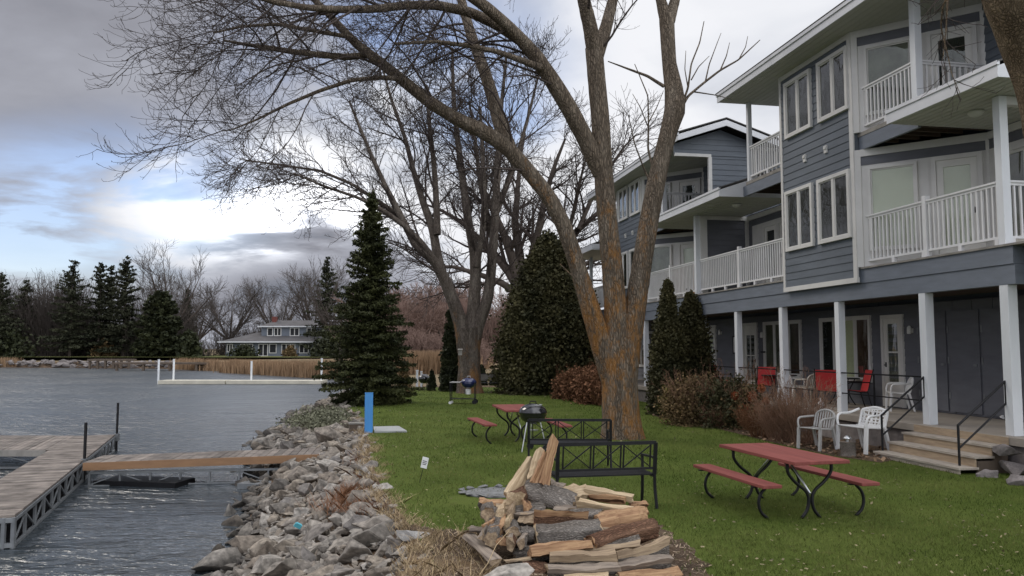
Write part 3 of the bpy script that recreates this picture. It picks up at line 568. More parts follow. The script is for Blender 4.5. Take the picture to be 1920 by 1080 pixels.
# ---------------------------------------------------------------- the lakeside building (local axes: x = along facade away from camera, y = towards the lake, z up)
BLD = empty('apartment_building', (BO[0], BO[1], 0), ub, 'long three storey grey blue lodge with white balconies along the lawn', 'building')
NV = (0, 1)
def ob(mb, p, d, n, s0, s1, z0, z1, o0, o1):
    vs = []
    for z in (z0, z1):
        for s, o in ((s0, o0), (s1, o0), (s1, o1), (s0, o1)): vs.append((p[0] + d[0] * s + n[0] * o, p[1] + d[1] * s + n[1] * o, z))
    return mb.add(vs, [(0, 3, 2, 1), (4, 5, 6, 7), (0, 1, 5, 4), (1, 2, 6, 5), (2, 3, 7, 6), (3, 0, 4, 7)])
def siding(mb, p, d, n, s0, s1, z0, z1, pitch=0.185, out=0.018):
    z = z0
    while z < z1 - 1e-3:
        t = min(z + pitch, z1)
        q = lambda s, o, zz_: (p[0] + d[0] * s + n[0] * o, p[1] + d[1] * s + n[1] * o, zz_)
        mb.add([q(s0, out, z), q(s1, out, z), q(s1, 0.002, t), q(s0, 0.002, t), q(s0, 0, z), q(s1, 0, z)], [(0, 1, 2, 3), (4, 5, 1, 0)])
        z = t
    return mb
def window(p, d, n, s0, s1, z0, z1, lites=2, back='room', fw=0.085, splits=None, parent=None, sash=0.045, backs=None, hs=None):
    f = MB(); o = 0.075
    ob(f, p, d, n, s0, s1, z1 - fw, z1, -.01, o); ob(f, p, d, n, s0, s1, z0, z0 + fw, -.01, o)
    ob(f, p, d, n, s0, s0 + fw, z0 + fw, z1 - fw, -.01, o); ob(f, p, d, n, s1 - fw, s1, z0 + fw, z1 - fw, -.01, o)
    sp = splits or [s0 + fw + (s1 - s0 - 2 * fw) * k / lites for k in range(lites + 1)]
    for s in sp[1:-1]: ob(f, p, d, n, s - sash, s + sash, z0 + fw, z1 - fw, -.01, o - .012)
    g2 = 0.028
    for a, b in zip(sp[:-1], sp[1:]):
        a2 = a + (sash if a != sp[0] else 0); b2 = b - (sash if b != sp[-1] else 0)
        ob(f, p, d, n, a2, a2 + g2, z0 + fw, z1 - fw, .0, o - .03); ob(f, p, d, n, b2 - g2, b2, z0 + fw, z1 - fw, .0, o - .03)
        ob(f, p, d, n, a2 + g2, b2 - g2, z0 + fw, z0 + fw + g2, .0, o - .03); ob(f, p, d, n, a2 + g2, b2 - g2, z1 - fw - g2, z1 - fw, .0, o - .03)
        if hs:
            for h in hs: ob(f, p, d, n, a2 + g2, b2 - g2, h - .02, h + .02, .0, o - .032)
    wo_ = f.build('window', M['trim'], parent or BLD)
    for k, (a, b) in enumerate(zip(sp[:-1], sp[1:])):
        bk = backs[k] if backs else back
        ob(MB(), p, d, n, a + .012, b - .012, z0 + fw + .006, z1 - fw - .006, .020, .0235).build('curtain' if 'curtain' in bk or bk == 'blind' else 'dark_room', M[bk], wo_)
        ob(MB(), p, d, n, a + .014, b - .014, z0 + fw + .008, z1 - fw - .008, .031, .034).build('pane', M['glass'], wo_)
    return wo_
def door(p, d, n, s0, s1, z0, z1, glass, back='room', fw=0.09, muntins=(), hside=1):
    f = MB(); o = 0.07
    ob(f, p, d, n, s0, s1, z1 - fw, z1, -.01, o); ob(f, p, d, n, s0, s0 + fw, z0, z1 - fw, -.01, o); ob(f, p, d, n, s1 - fw, s1, z0, z1 - fw, -.01, o)
    fo = f.build('door', M['trim'], BLD)
    a, b = s0 + fw + .004, s1 - fw - .004; zt = z1 - fw - .004; sl = MB(); gz0, gz1 = glass; st = .13
    ob(sl, p, d, n, a, b, gz1, zt, 0, .04); ob(sl, p, d, n, a, b, z0 + .01, gz0, 0, .04); ob(sl, p, d, n, a, a + st, gz0, gz1, 0, .04); ob(sl, p, d, n, b - st, b, gz0, gz1, 0, .04)
    for kd, v in muntins:
        if kd == 'h': ob(sl, p, d, n, a + st, b - st, v - .02, v + .02, .022, .038)
        else: s = (a + b) / 2; ob(sl, p, d, n, s - .012, s + .012, gz0, gz1, .022, .036)
    sl.build('door_leaf', M['door'], fo)
    ob(MB(), p, d, n, a + st - .002, b - st + .002, gz0 - .002, gz1 + .002, .004, .010).build('dark_room' if back.startswith('room') else 'blind', M[back], fo)
    ob(MB(), p, d, n, a + st - .001, b - st + .001, gz0 - .001, gz1 + .001, .015, .018).build('pane', M['glass'], fo)
    hx = (a + .06) if hside < 0 else (b - .06); h = MB()
    ob(h, p, d, n, hx - .02, hx + .02, z0 + 1.0, z0 + 1.12, .04, .055); ob(h, p, d, n, hx - .012, hx + .012, z0 + 1.04, z0 + 1.065, .055, .10); h.build('handle', M['black'], fo)
    return fo
def railing(p, d, L, z0, ht=1.1, ends=(False, False), feet=1.0, mids=()):
    """white baluster railing: bottom rail stands off the deck on short feet"""
    n = (-d[1], d[0]); m_ = MB()
    ob(m_, p, d, n, 0, L, z0 + ht - .035, z0 + ht, -.045, .045); ob(m_, p, d, n, 0, L, z0 + ht - .085, z0 + ht - .035, -.02, .02)
    ob(m_, p, d, n, 0, L, z0 + .12, z0 + .165, -.025, .025)
    k = max(2, int(L / .125)); st = L / k
    for i in range(k + 1):
        s = min(max(i * st, .02), L - .02); ob(m_, p, d, n, s - .018, s + .018, z0 + .165, z0 + ht - .085, -.016, .016)
    f = max(1, round(L / feet))
    for i in range(f + 1): s = min(max(L * i / f, .05), L - .05); ob(m_, p, d, n, s - .04, s + .04, z0, z0 + .12, -.035, .035)
    for s in mids: ob(m_, p, d, n, s - .05, s + .05, z0, z0 + ht + .09, -.052, .052)
    return m_.build('railing', M['rail'], BLD)
def post(u, v, z0, z1, w_=.075, name='post'): return MB().box(u - w_, u + w_, v - w_, v + w_, z0, z1).build(name, M['post'], BLD, bevel=.006)
U0, U1 = (1.0, 0.0), (0.0, 1.0)
# porch floor and foundation
MB().box(-2.6, 34, -2.25, .30, .47, .6).build('porch_floor', M['concrete'], BLD)
MB().box(-2.6, 34, -2.20, .22, -.3, .465).build('foundation', M['block'], BLD)
# ground floor wall
VW = -2.2
siding(MB(), (0, VW), U0, NV, 5.2, 34, .6, 3.2).box(5.2, 34, VW - .2, VW - .001, 0, 3.2).build('ground_floor_wall', M['siding_dark'], BLD)
sw = MB(); sw.box(-2.6, 5.2, VW - .25, VW - .05, 0, 3.2)
for k in range(13):
    s = -2.5 + k * .6; sw.box(s, s + .585, VW - .05, VW - .02, .62, 3.18)
sw.build('storage_wall', M['siding_dark'], BLD)
for s, w_ in ((4.3, .95), (3.28, .95), (2.25, .95)):
    dp = MB().box(s, s + w_, VW - .018, VW + .012, .66, 2.95).build('storage_door', M['siding_dark'], BLD)
    h = MB().box(s + .07, s + .17, VW + .013, VW + .035, 1.70, 1.75); h.build('latch', M['galv'], dp)
    for hz in (2.45, 1.75, .95): MB().box(s + w_ - .035, s + w_ + .02, VW + .013, VW + .026, hz, hz + .15).build('hinge', M['galv'], dp)
P0 = (0, VW)
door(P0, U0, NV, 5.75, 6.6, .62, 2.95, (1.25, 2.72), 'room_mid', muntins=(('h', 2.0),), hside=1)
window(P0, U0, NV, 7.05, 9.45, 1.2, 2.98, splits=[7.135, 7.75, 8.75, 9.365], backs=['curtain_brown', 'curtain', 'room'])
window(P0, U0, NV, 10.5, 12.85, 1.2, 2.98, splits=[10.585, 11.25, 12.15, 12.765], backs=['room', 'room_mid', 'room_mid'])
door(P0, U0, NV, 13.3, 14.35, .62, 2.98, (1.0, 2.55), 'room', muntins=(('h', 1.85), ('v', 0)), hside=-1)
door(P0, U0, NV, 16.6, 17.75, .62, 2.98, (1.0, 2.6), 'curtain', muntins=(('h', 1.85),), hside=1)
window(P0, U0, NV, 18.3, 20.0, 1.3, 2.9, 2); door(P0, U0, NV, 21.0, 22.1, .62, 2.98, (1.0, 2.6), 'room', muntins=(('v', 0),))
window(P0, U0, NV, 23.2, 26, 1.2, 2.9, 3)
# ceiling of the porch = underside of the first deck, and deck boards
MB().box(-2.6, 26.2, VW, -.09, 3.30, 3.86).build('deck_structure', M['joist'], BLD)
MB().box(-2.6, 26.3, -2.0, .16, 3.862, 3.90).build('balcony_floor', M['greywood'], BLD)
bm_ = MB().box(-.28, 26.2, -.085, .10, 3.20, 3.545).box(-.28, 26.2, -.085, .125, 3.55, 3.86); bm_.build('front_beam', M['beam'], BLD)
MB().box(-.285, -.17, -4.5, -.09, 3.20, 3.545).box(-.31, -.17, -4.5, -.09, 3.55, 3.86).build('end_beam', M['beam'], BLD)
for u in (0, 2.09, 5.06, 7.66, 10.3, 12.85, 15.6, 18.35, 22, 26): post(u, 0, .6, 3.2, .095 if u < 3 else .085)
# handrail in black pipe along the porch edge
for a, b in ((2.09, 5.06), (5.06, 7.66), (7.66, 10.3), (10.3, 12.85), (12.85, 15.6)):
    r = MB(); r.bar((a + .08, .05, 1.53), (b - .08, .05, 1.53), .03, .03); r.bar((a + .08, .05, 1.06), (b - .08, .05, 1.06), .025, .025)
    if a < 3 or a == 7.66 or a == 12.85: r.bar(((a + b) / 2 + .2, .05, .6), ((a + b) / 2 + .2, .05, 1.53), .03, .03)
    r.build('porch_rail', M['black'], BLD)
# ---- one unit: bay, angled walls, balconies, roofs
def unit(du, zs, near):
    b0, b1 = 4.0 + du, 7.15 + du; vb = .2; zt = zs                       # zs = main soffit height
    w = MB(); siding(w, (0, vb), U0, NV, b0 + .10, b1 - .06, 3.68, zt - .12); siding(w, (b1, 0), U1, (1, 0), -1.75, vb - .06, 3.9, zt)
    w.box(b0, b1 - .001, -1.75, vb - .001, 3.575, zt); w.build('bay_wall', M['siding'], BLD)
    t = MB(); t.box(b0 - .03, b0 + .11, vb, vb + .035, 3.68, zt); t.box(b1 - .06, b1 + .03, vb - .06, vb + .035, 3.68, zt); t.box(b0 - .03, b1 + .03, vb - .02, vb + .042, 3.565, 3.68); t.box(b0 + .11, b1 - .06, vb, vb + .03, zt - .12, zt)
    t.build('corner_trim', M['trim'], BLD)
    for (a, b, z0, z1) in ((5.66, 6.95, 4.6, 6.17), (4.12, 5.43, 4.6, 6.17), (5.62, 6.86, 7.55, 9.03), (4.08, 5.3, 7.55, 9.03)):
        window((0, vb + .012), U0, NV, a + du, b + du, z0, z1 - (0 if near else (.1 if z1 > 9 else 0)), 2, 'room')
    for u, z in ((6.0, 6.85), (5.07, 6.85)):
        MB().box(u + du - .055, u + du + .055, vb + .002, vb + .05, z - .09, z + .09).box(u + du - .035, u + du + .035, vb + .05, vb + .075, z + .0, z + .07).build('vent', M['trim'], BLD)
    # angled white wall
    d = np.array((-1.9, -1.8)); L = float(np.linalg.norm(d)); d = tuple(d / L); n = (d[1] * 1.0, -d[0] * 1.0)
    n = (-n[0], -n[1]) if (n[0] * -1 + n[1] * 1) < 0 else n; p = (b0, vb)
    for z0, z1 in ((3.9, 6.55), (6.95, zt)):
        q = MB(); ob(q, p, d, n, 0, L, z0, z1, -.15, 0); q.build('angled_wall', M['trim'], BLD)
        hb = MB(); ob(hb, p, d, n, .14, L - .03, z1 - .36, z1 - .16, .0, .012); hb.build('header_band', M['siding_dark'], BLD)
        tr = MB(); ob(tr, p, d, n, 0, .14, z0, z1, .001, .03); ob(tr, p, d, n, .14, L, z1 - .16, z1, .001, .04); ob(tr, p, d, n, L - .05, L + .03, z0, z1 - .16, .001, .035); tr.build('wall_trim', M['trim'], BLD)
        window(p, d, n, .28, 1.28, z0 + .35, z1 - .42, 1, 'blind' if z0 < 5 and near else 'room_mid', fw=.06)
        door(p, d, n, 1.55, 2.5, z0, z1 - .38, (z0 + .35, z1 - .62), 'blind' if z0 < 5 else 'room')
    c = (p[0] + d[0] * L, p[1] + d[1] * L); vw = c[1]; ue = -1.1 + du
    # wall behind the balconies, between the angled wall and the end
    q = MB(); siding(q, (0, vw), U0, NV, ue, c[0], 6.95, zt); q.box(ue, c[0], vw - .2, vw - .001, 3.9, zt); q.build('upper_wall', M['siding'], BLD)
    q = MB(); ob(q, (0, vw), U0, NV, ue, c[0] - .0, 3.9, 6.19, .0, .02); ob(q, (0, vw), U0, NV, ue, c[0] - .0, 6.40, 6.55, .0, .04); q.build('balcony_wall', M['trim'], BLD)
    ob(MB(), (0, vw), U0, NV, ue, c[0], 6.195, 6.395, .0, .015).build('header_band', M['siding_dark'], BLD)
    for a in (.95, .05): door((0, vw + .02), U0, NV, a + du, a + .88 + du, 3.92, 6.1, (4.3, 5.95), 'room_mid' if near else 'room')
    if near:
        MB().box(.05, .25, vw + .02, vw + .05, 6.95, zt).build('wall_trim', M['trim'], BLD)
        fl = MB(); fl.box(1.28, 1.42, vw + .02, vw + .07, 8.55, 8.7); fl.lathe([(.03, 0), (.07, .06), (.075, .13), (.0, .13)], 12, (1.25, vw + .13, 8.6)); fl.lathe([(.03, 0), (.07, .06), (.075, .13), (.0, .13)], 12, (1.45, vw + .13, 8.6)); fl.build('flood_light', M['bulb'], BLD)
    # small upper balcony with its beam and joists
    MB().prism([(b0, .1), (2.07 + du, .1), (2.07 + du, -1.6), (2.1 + du, -1.6), (b0, .1)][:4] + [(b0, vb - .2)], 6.86, 6.95).build('balcony_floor', M['greywood'], BLD)
    MB().box(2.0 + du, b0 - .04, .02, .09, 6.55, 6.855).build('balcony_beam', M['beam'], BLD)
    j = MB()
    for k in range(6): j.box(2.1 + du + k * .3, 2.15 + du + k * .3, -1.55 + .28 * k, .015, 6.60, 6.855)
    j.box(2.0 + du, b0, -1.6, .01, 6.842, 6.857); j.build('joists', M['joist'], BLD)
    railing((2.17 + du, .02), U0, b0 - .04 - 2.17 - du, 6.95, 1.02); railing((2.07 + du, -1.5), U1, 1.43, 6.95, 1.02)
    post(2.07 + du, 0.02, 6.95, zt, .08)
    # shed roof over the lower balcony
    e0, e1 = (-.93, 1.93) if near else (9.62, 16.03); vs_ = .85; zf = 6.55
    MB().box(e0 + .03, e1 - .01, vw + .05, vs_ - .03, zf + .01, zf + .03).build('soffit', M['soffit'], BLD)
    s = MB(); k = 0
    v = vs_ - .16
    while v > vw + .1: s.box(e0 + .04, e1 - .02, v, v + .012, zf + .002, zf + .0095); v -= .16
    s.build('soffit_ribs', M['siding_dark'] if False else M['soffit'], BLD)
    f = MB(); f.box(e0, e1, vs_ - .03, vs_, zf, zf + .20); f.box(e0 - .02, e1 + .01, vs_ - .03, vs_ + .025, zf + .203, zf + .27)
    rise = (vs_ - vw) * .34
    for uu in (e0,):
        f.add([(uu, vs_ - .03, zf), (uu + .03, vs_ - .03, zf), (uu + .03, vw, zf + .02 + 0), (uu, vw, zf + .02), (uu, vs_ - .03, zf + .20), (uu + .03, vs_ - .03, zf + .20), (uu + .03, vw, zf + .2 + rise), (uu, vw, zf + .2 + rise)], [(0, 3, 2, 1), (4, 5, 6, 7), (0, 1, 5, 4), (1, 2, 6, 5), (2, 3, 7, 6), (3, 0, 4, 7)])
    f.build('fascia', M['fascia'], BLD)
    rr = MB(); rr.add([(e0 - .02, vs_ + .02, zf + .272), (e1, vs_ + .02, zf + .272), (e1, vw, zf + .272 + rise), (e0 - .02, vw, zf + .272 + rise), (e0 - .02, vs_ + .02, zf + .24), (e1, vs_ + .02, zf + .24), (e1, vw, zf + .24 + rise), (e0 - .02, vw, zf + .24 + rise)], [(0, 1, 2, 3), (7, 6, 5, 4), (4, 5, 1, 0), (5, 6, 2, 1), (6, 7, 3, 2), (7, 4, 0, 3)]); rr.build('roof', M['shingle'], BLD)
    MB().lathe([(.15, .0), (.145, -.03), (.11, -.075), (.05, -.10), (.0, -.105)][::-1], 20, (.85 + (0 if near else 9.9), -.25, zf + .0)).build('ceiling_light', M['bulb'], BLD, smooth=True)
    # main roof
    g0, g1 = -1.7 + du + (0 if near else .1), 9.5 + du; vr = -.81; ve = .92; rs = (ve - vr) * .33; vk = -3.3
    gs0 = g0 if near else 13.06
    MB().box(gs0 + .03, g1 - .03, vk, ve - .03, zt + .005, zt + .025).build('soffit', M['soffit'], BLD)
    s = MB(); v = ve - .18
    while v > vk: s.box(gs0 + .05, g1 - .05, v, v + .012, zt - .004, zt + .0035); v -= .17
    s.build('soffit_ribs', M['soffit'], BLD)
    f = MB(); f.box(g0, g1, ve - .03, ve, zt, zt + .17); f.box(g0 - .01, g1 + .01, ve - .03, ve + .03, zt + .173, zt + .25)
    for uu in (g0, g1 - .03):
        for (va, vb_, za, zb) in ((ve - .03, vr, zt, zt + rs), (vr, vk, zt + rs, zt + rs - (vr - vk) * .33)):
            f.add([(uu, va, za), (uu + .03, va, za), (uu + .03, vb_, zb), (uu, vb_, zb), (uu, va, za + .2), (uu + .03, va, za + .2), (uu + .03, vb_, zb + .2), (uu, vb_, zb + .2)], [(0, 3, 2, 1), (4, 5, 6, 7), (0, 1, 5, 4), (1, 2, 6, 5), (2, 3, 7, 6), (3, 0, 4, 7)])
    f.build('fascia', M['fascia'], BLD)
    rr = MB(); zr = zt + .252
    rr.prism([(0, 0), (1, 0), (1, 1)], 0, 0) if False else None
    rr.add([(g0 - .02, ve + .03, zr), (g1 + .02, ve + .03, zr), (g1 + .02, vr, zr + rs), (g0 - .02, vr, zr + rs), (g1 + .02, vk, zr + rs - (vr - vk) * .33), (g0 - .02, vk, zr + rs - (vr - vk) * .33)], [(0, 1, 2, 3), (3, 2, 4, 5)])
    ro = rr.build('roof', M['shingle'], BLD); so = ro.modifiers.new('thick', 'SOLIDIFY'); so.thickness = .03
    return vw
unit(0, 9.3, True); VW2 = unit(14.1, 8.98, False)
# gable end of the farther unit with its framed opening
def gable_poly(u, z0): return None
q = MB(); siding(q, (13.0, 0), U1, (-1, 0), -3.2, -.44, 3.9, 8.98)
q.box(13.0, 13.1, -3.2, -.44, 3.9, 8.98); q.build('gable_wall', M['siding'], BLD)
q = MB(); rz_ = lambda v: 8.98 + .571 - abs(v + .81) * .33
q.add([(u, v, z) for u in (12.985, 13.05) for v, z in ((.86, 8.62), (.86, rz_(.86) - .02), (-.81, rz_(-.81) - .02), (-3.2, rz_(-3.2) - .02), (-3.2, 8.62))], [(0, 1, 2, 3, 4), (9, 8, 7, 6, 5), (0, 5, 6, 1), (1, 6, 7, 2), (2, 7, 8, 3), (3, 8, 9, 4), (4, 9, 5, 0)])
za = 8.62
while za < 9.5:
    zb = za + .185; va = min(.86, -.81 + (9.53 - zb) / .33); vb_ = max(-3.2, -.81 - (9.53 - zb) / .33)
    if va > vb_: siding(q, (12.984, 0), U1, (-1, 0), vb_, va, za, zb)
    za = zb
q.build('gable_top', M['siding'], BLD)
q = MB(); q.box(12.93, 13.03, -.44, .85, 8.56, 8.66).box(12.93, 13.03, -.46, -.34, 7.0, 8.56); q.build('opening_trim', M['trim'], BLD)
# lower balcony of the middle stretch
q = MB(); siding(q, (0, -1.75), U0, NV, 7.2, 13, 3.9, 6.55); q.box(7.2, 13, -2.0, -1.752, 3.9, 6.6); q.build('recess_wall', M['siding_dark'], BLD)
q = MB(); siding(q, (12.97, 0), U1, (-1, 0), -1.7, -.12, 3.9, 6.42); q.box(12.98, 13.1, -1.7, -.1, 3.9, 6.55); q.build('recess_end_wall', M['siding_dark'], BLD)
MB().box(12.9, 12.965, -1.72, -.1, 6.42, 6.55).box(12.9, 12.965, -1.74, -1.62, 3.9, 6.42).box(12.88, 13.0, -.22, .02, 3.9, 6.55).build('wall_trim', M['trim'], BLD)
MB().box(7.2, 12.9, -1.73, -1.68, 6.40, 6.55).box(9.6, 12.6, -1.73, -1.7, 3.9, 6.18).build('wall_trim', M['trim'], BLD)
for a in (9.9, 10.85, 8.4): door((0, -1.7), U0, NV, a, a + .93, 3.92, 6.08, (4.3, 5.85), 'room')
MB().box(7.2, 9.4, -1.6, .1, 6.86, 6.95).build('balcony_floor', M['greywood'], BLD)
MB().box(7.2, 9.6, .02, .09, 6.56, 6.855).build('balcony_beam', M['beam'], BLD)
j = MB()
for k in range(7): j.box(7.35 + k * .3, 7.4 + k * .3, -1.65, .015, 6.60, 6.855)
j.build('joists', M['joist'], BLD)
railing((7.2, .02), U0, 2.08, 6.95, 1.02); post(9.3, .02, 6.95, 9.3, .06)
railing((9.3, -1.6), U1, 1.55, 6.95, 1.02)
railing((.1, .02), U0, 1.88, 3.9, 1.15, mids=(1.86,)); railing((2.0, .02), U0, 1.96, 3.9, 1.15); railing((0, -1.5), U1, 1.42, 3.9, 1.15)
railing((7.2, .02), U0, 2.9, 3.9, 1.15, mids=(2.88,)); railing((10.12, .02), U0, 2.8, 3.9, 1.15)
railing((13.1, .02), U0, 2.5, 3.9, 1.15, mids=(2.48,)); railing((15.62, .02), U0, 2.45, 3.9, 1.15)
railing((21.3, .02), U0, 2.4, 3.9, 1.15, mids=(2.38,)); railing((23.7, .02), U0, 2.4, 3.9, 1.15)
post(0, 0, 3.9, 6.55, .08); post(13.0, .1, 3.9, 6.55, .08); post(26.1, .02, 3.9, 6.6, .07)
MB().box(-.07, .07, -1.6, -.08, 6.40, 6.55).build('header_beam', M['trim'], BLD)
MB().box(22.9, 27.2, -2, .85, 6.62, 6.66).build('soffit', M['soffit'], BLD); MB().box(22.9, 27.25, .85, .9, 6.6, 6.86).box(27.2, 27.25, -2, .85, 6.6, 6.86).box(22.9, 22.95, -2, .85, 6.6, 6.86).build('fascia', M['fascia'], BLD)
MB().add([(22.88, .92, 6.865), (27.27, .92, 6.865), (27.27, -2, 7.9), (22.88, -2, 7.9)], [(0, 1, 2, 3)]).build('roof', M['shingle'], BLD)
# body of the building behind the balconies
q = MB(); q.box(-2.6, 7.1, -9, -2.47, 0, 9.28).box(-2.6, 7.1, -2.46, -1.85, 3.95, 9.28).box(7.1, 26, -9, -2.45, 0, 6.6).box(13.15, 24, -3.2, -1.85, 3.95, 8.97); q.build('rear_block', M['siding'], BLD)
# wall things of the porch
q = MB().box(14.5, 15.1, VW + .02, VW + .05, 1.95, 2.5); q.build('sign_board', M['sign'], BLD)
fr = MB().box(14.45, 15.15, VW + .02, VW + .07, 2.5, 2.55).box(14.45, 15.15, VW + .02, VW + .07, 1.90, 1.95).box(14.45, 14.5, VW + .02, VW + .065, 1.95, 2.5).box(15.1, 15.15, VW + .02, VW + .065, 1.95, 2.5)
fr.build('sign_frame', M['black'], BLD)
def text(body, size, m, parent, loc, rot, ext=.004, name='lettering'):
    c = bpy.data.curves.new(name, 'FONT'); c.body = body; c.size = size; c.extrude = ext; c.align_x = 'CENTER'; c.align_y = 'CENTER'
    o = bpy.data.objects.new(name, c); COL.objects.link(o); bpy.context.view_layer.update()
    me = bpy.data.meshes.new_from_object(o.evaluated_get(bpy.context.evaluated_depsgraph_get())); bpy.data.objects.remove(o)
    o = bpy.data.objects.new(name, me); COL.objects.link(o); me.materials.append(m); o.parent = parent; o.location = loc; o.rotation_euler = rot; return o
text('5', .5, M['black'], BLD, (14.8, VW + .055, 2.22), (math.pi / 2, 0, math.pi))
for u, z in ((13.05, 2.45), (5.6, 2.45), (16.3, 2.6)):
    MB().lathe([(.04, 0), (.055, .02), (.05, .16), (.02, .2), (0, .2)], 12, (u - .15, VW + .09, z)).box(u - .2, u - .1, VW + .01, VW + .05, z + .02, z + .14).build('wall_lamp', M['bulb'], BLD)
MB().box(12.75, 12.95, VW + .02, VW + .12, 1.95, 2.0).box(12.8, 12.9, VW + .02, VW + .06, 2.0, 2.3).build('wall_shelf', M['black'], BLD)

# ---------------------------------------------------------------- wooden steps with handrails, stone blocks
def bw(u, v, z=0.0): p = B2(u, v); return (p[0], p[1], z)
ST = empty('wooden_steps', bw(1, .3), ub, 'pale weathered timber steps between two black handrails up to the porch', 'steps')
for i, (z, vf) in enumerate(((.07, .93), (.25, .62), (.425, .30))):
    v0 = vf; v1 = vf - .34 if i < 2 else vf - .30
    MB().box(-1.17, 1.12, v1 - .02 + (.02 if i == 2 else 0), v0 + .03, z, z + .04).build('tread', M['step'], ST, bevel=.004)
    MB().box(-1.15, 1.10, v0 - .02, v0 + .0, z - (.07 if i == 0 else .14), z - .001).build('riser', M['step_riser'] if i else M['step'], ST)
MB().box(-1.16, -1.12, .0, .59, -.05, .21).box(-1.16, -1.12, .0, .28, .212, .42).build('stringer', M['brownwood'], ST)
MB().box(1.06, 1.10, .0, .59, -.05, .21).box(1.06, 1.10, .0, .28, .212, .42).build('stringer', M['brownwood'], ST)
MB().box(-1.2, 1.15, .003, .03, .47, .60).build('top_board', M['step_riser'], ST)
def hand(u, lab):
    h = empty('handrail', bw(u, .95), ub, lab, 'handrail', 'handrails of the steps'); y1 = -.98 + .12; r = .021
    MB().tube([(0, .10, -.05), (0, .10, .80)], r).build('post', M['black'], h)
    MB().tube([(0, .10, .79), (0, y1, 1.53)], r).build('top_rail', M['black'], h); MB().tube([(0, .10, .40), (0, y1, 1.15)], r * .85).build('lower_rail', M['black'], h)
    MB().tube([(0, y1, 1.13), (0, y1, 1.54)], r * .85).build('end_bar', M['black'], h)
hand(2.12, 'sloping black pipe handrail on the far side of the steps beside the white lounge chair'); hand(.06, 'sloping black pipe handrail on the near side of the steps ending at the rightmost post')
r_ = random.Random(11)
for i, (u, v, s, z) in enumerate(((-.45, .45, .5, .12), (-.4, .5, .42, .40), (-1.1, .5, .55, .15), (-1.15, .45, .5, .45), (-.5, .95, .4, .0), (-1.2, 1.0, .5, .02))):
    o = bpy.data.objects.new('stone_block', RM[(i * 5 + 2) % 16].copy()); o.data.materials[0] = M['block']; COL.objects.link(o); o.location = bw(u, v, z); o.scale = (s, s * .95, s * 1.1); o.rotation_euler = (0, 0, ub + .2 * i)
    tag(o, ['dark stone block at the foot of the porch end wall', 'stone block right under the porch floor edge by the last step', 'low dark stone by the right edge of the photo', 'upper dark stone by the right edge of the photo', 'flat stone lying on the lawn beside the lowest step', 'flat stone on the lawn at the right picture edge'][i], 'stone', 'stones at the porch end')

# ---------------------------------------------------------------- trees
def resample(pts, rad, k):
    pts = np.array(pts, float); rad = np.array(rad, float); d = np.r_[0, np.cumsum(np.linalg.norm(np.diff(pts, axis=0), axis=1))]; t = np.linspace(0, d[-1], k)
    # Catmull-Rom like smoothing by sampling fine linear curve then averaging
    f = np.linspace(0, d[-1], k * 6); q = np.stack([np.interp(f, d, pts[:, i]) for i in range(3)], 1)
    w_ = max(3, int(k * 6 / len(pts) * .55) | 1); pad = w_ // 2
    qp = np.concatenate([2 * q[0] - q[pad:0:-1], q, 2 * q[-1] - q[-2:-pad - 2:-1]]); ker = np.hanning(w_ + 2)[1:-1]; ker /= ker.sum()
    q = np.stack([np.convolve(qp[:, i], ker, 'valid') for i in range(3)], 1)
    return np.stack([np.interp(t, f, q[:, i]) for i in range(3)], 1), np.interp(t, d, rad)
def tubes(P, R, sides=3, wob=0.0):
    Mn, K, _ = P.shape; T = np.gradient(P, axis=1); T /= np.linalg.norm(T, axis=2, keepdims=True) + 1e-9
    mean = T.mean(1); ref = rng.normal(size=(Mn, 3)); ref -= mean * (ref * mean).sum(1, keepdims=True); ref /= np.linalg.norm(ref, axis=1, keepdims=True) + 1e-9
    U = np.cross(T, ref[:, None, :]); U /= np.linalg.norm(U, axis=2, keepdims=True) + 1e-9; W = np.cross(T, U)
    a = np.arange(sides) * 2 * math.pi / sides; rr = R[:, :, None, None] * np.ones((1, 1, sides, 1))
    if wob:
        rr = rr * (1 + wob * (np.sin(3 * a[None, None, :, None] + np.cumsum(np.ones((Mn, K)), 1)[:, :, None, None] * .35) * .6 + rng.normal(size=(Mn, K, sides, 1)) * .35))
    V = P[:, :, None, :] + rr * (np.cos(a)[None, None, :, None] * U[:, :, None, :] + np.sin(a)[None, None, :, None] * W[:, :, None, :])
    b = (np.arange(Mn) * K * sides)[:, None, None] + (np.arange(K - 1) * sides)[None, :, None]; j = np.arange(sides)[None, None, :]; j2 = (j + 1) % sides
    F = np.stack([b + j, b + j2, b + sides + j2, b + sides + j], -1).reshape(-1, 4); return V.reshape(-1, 3), F
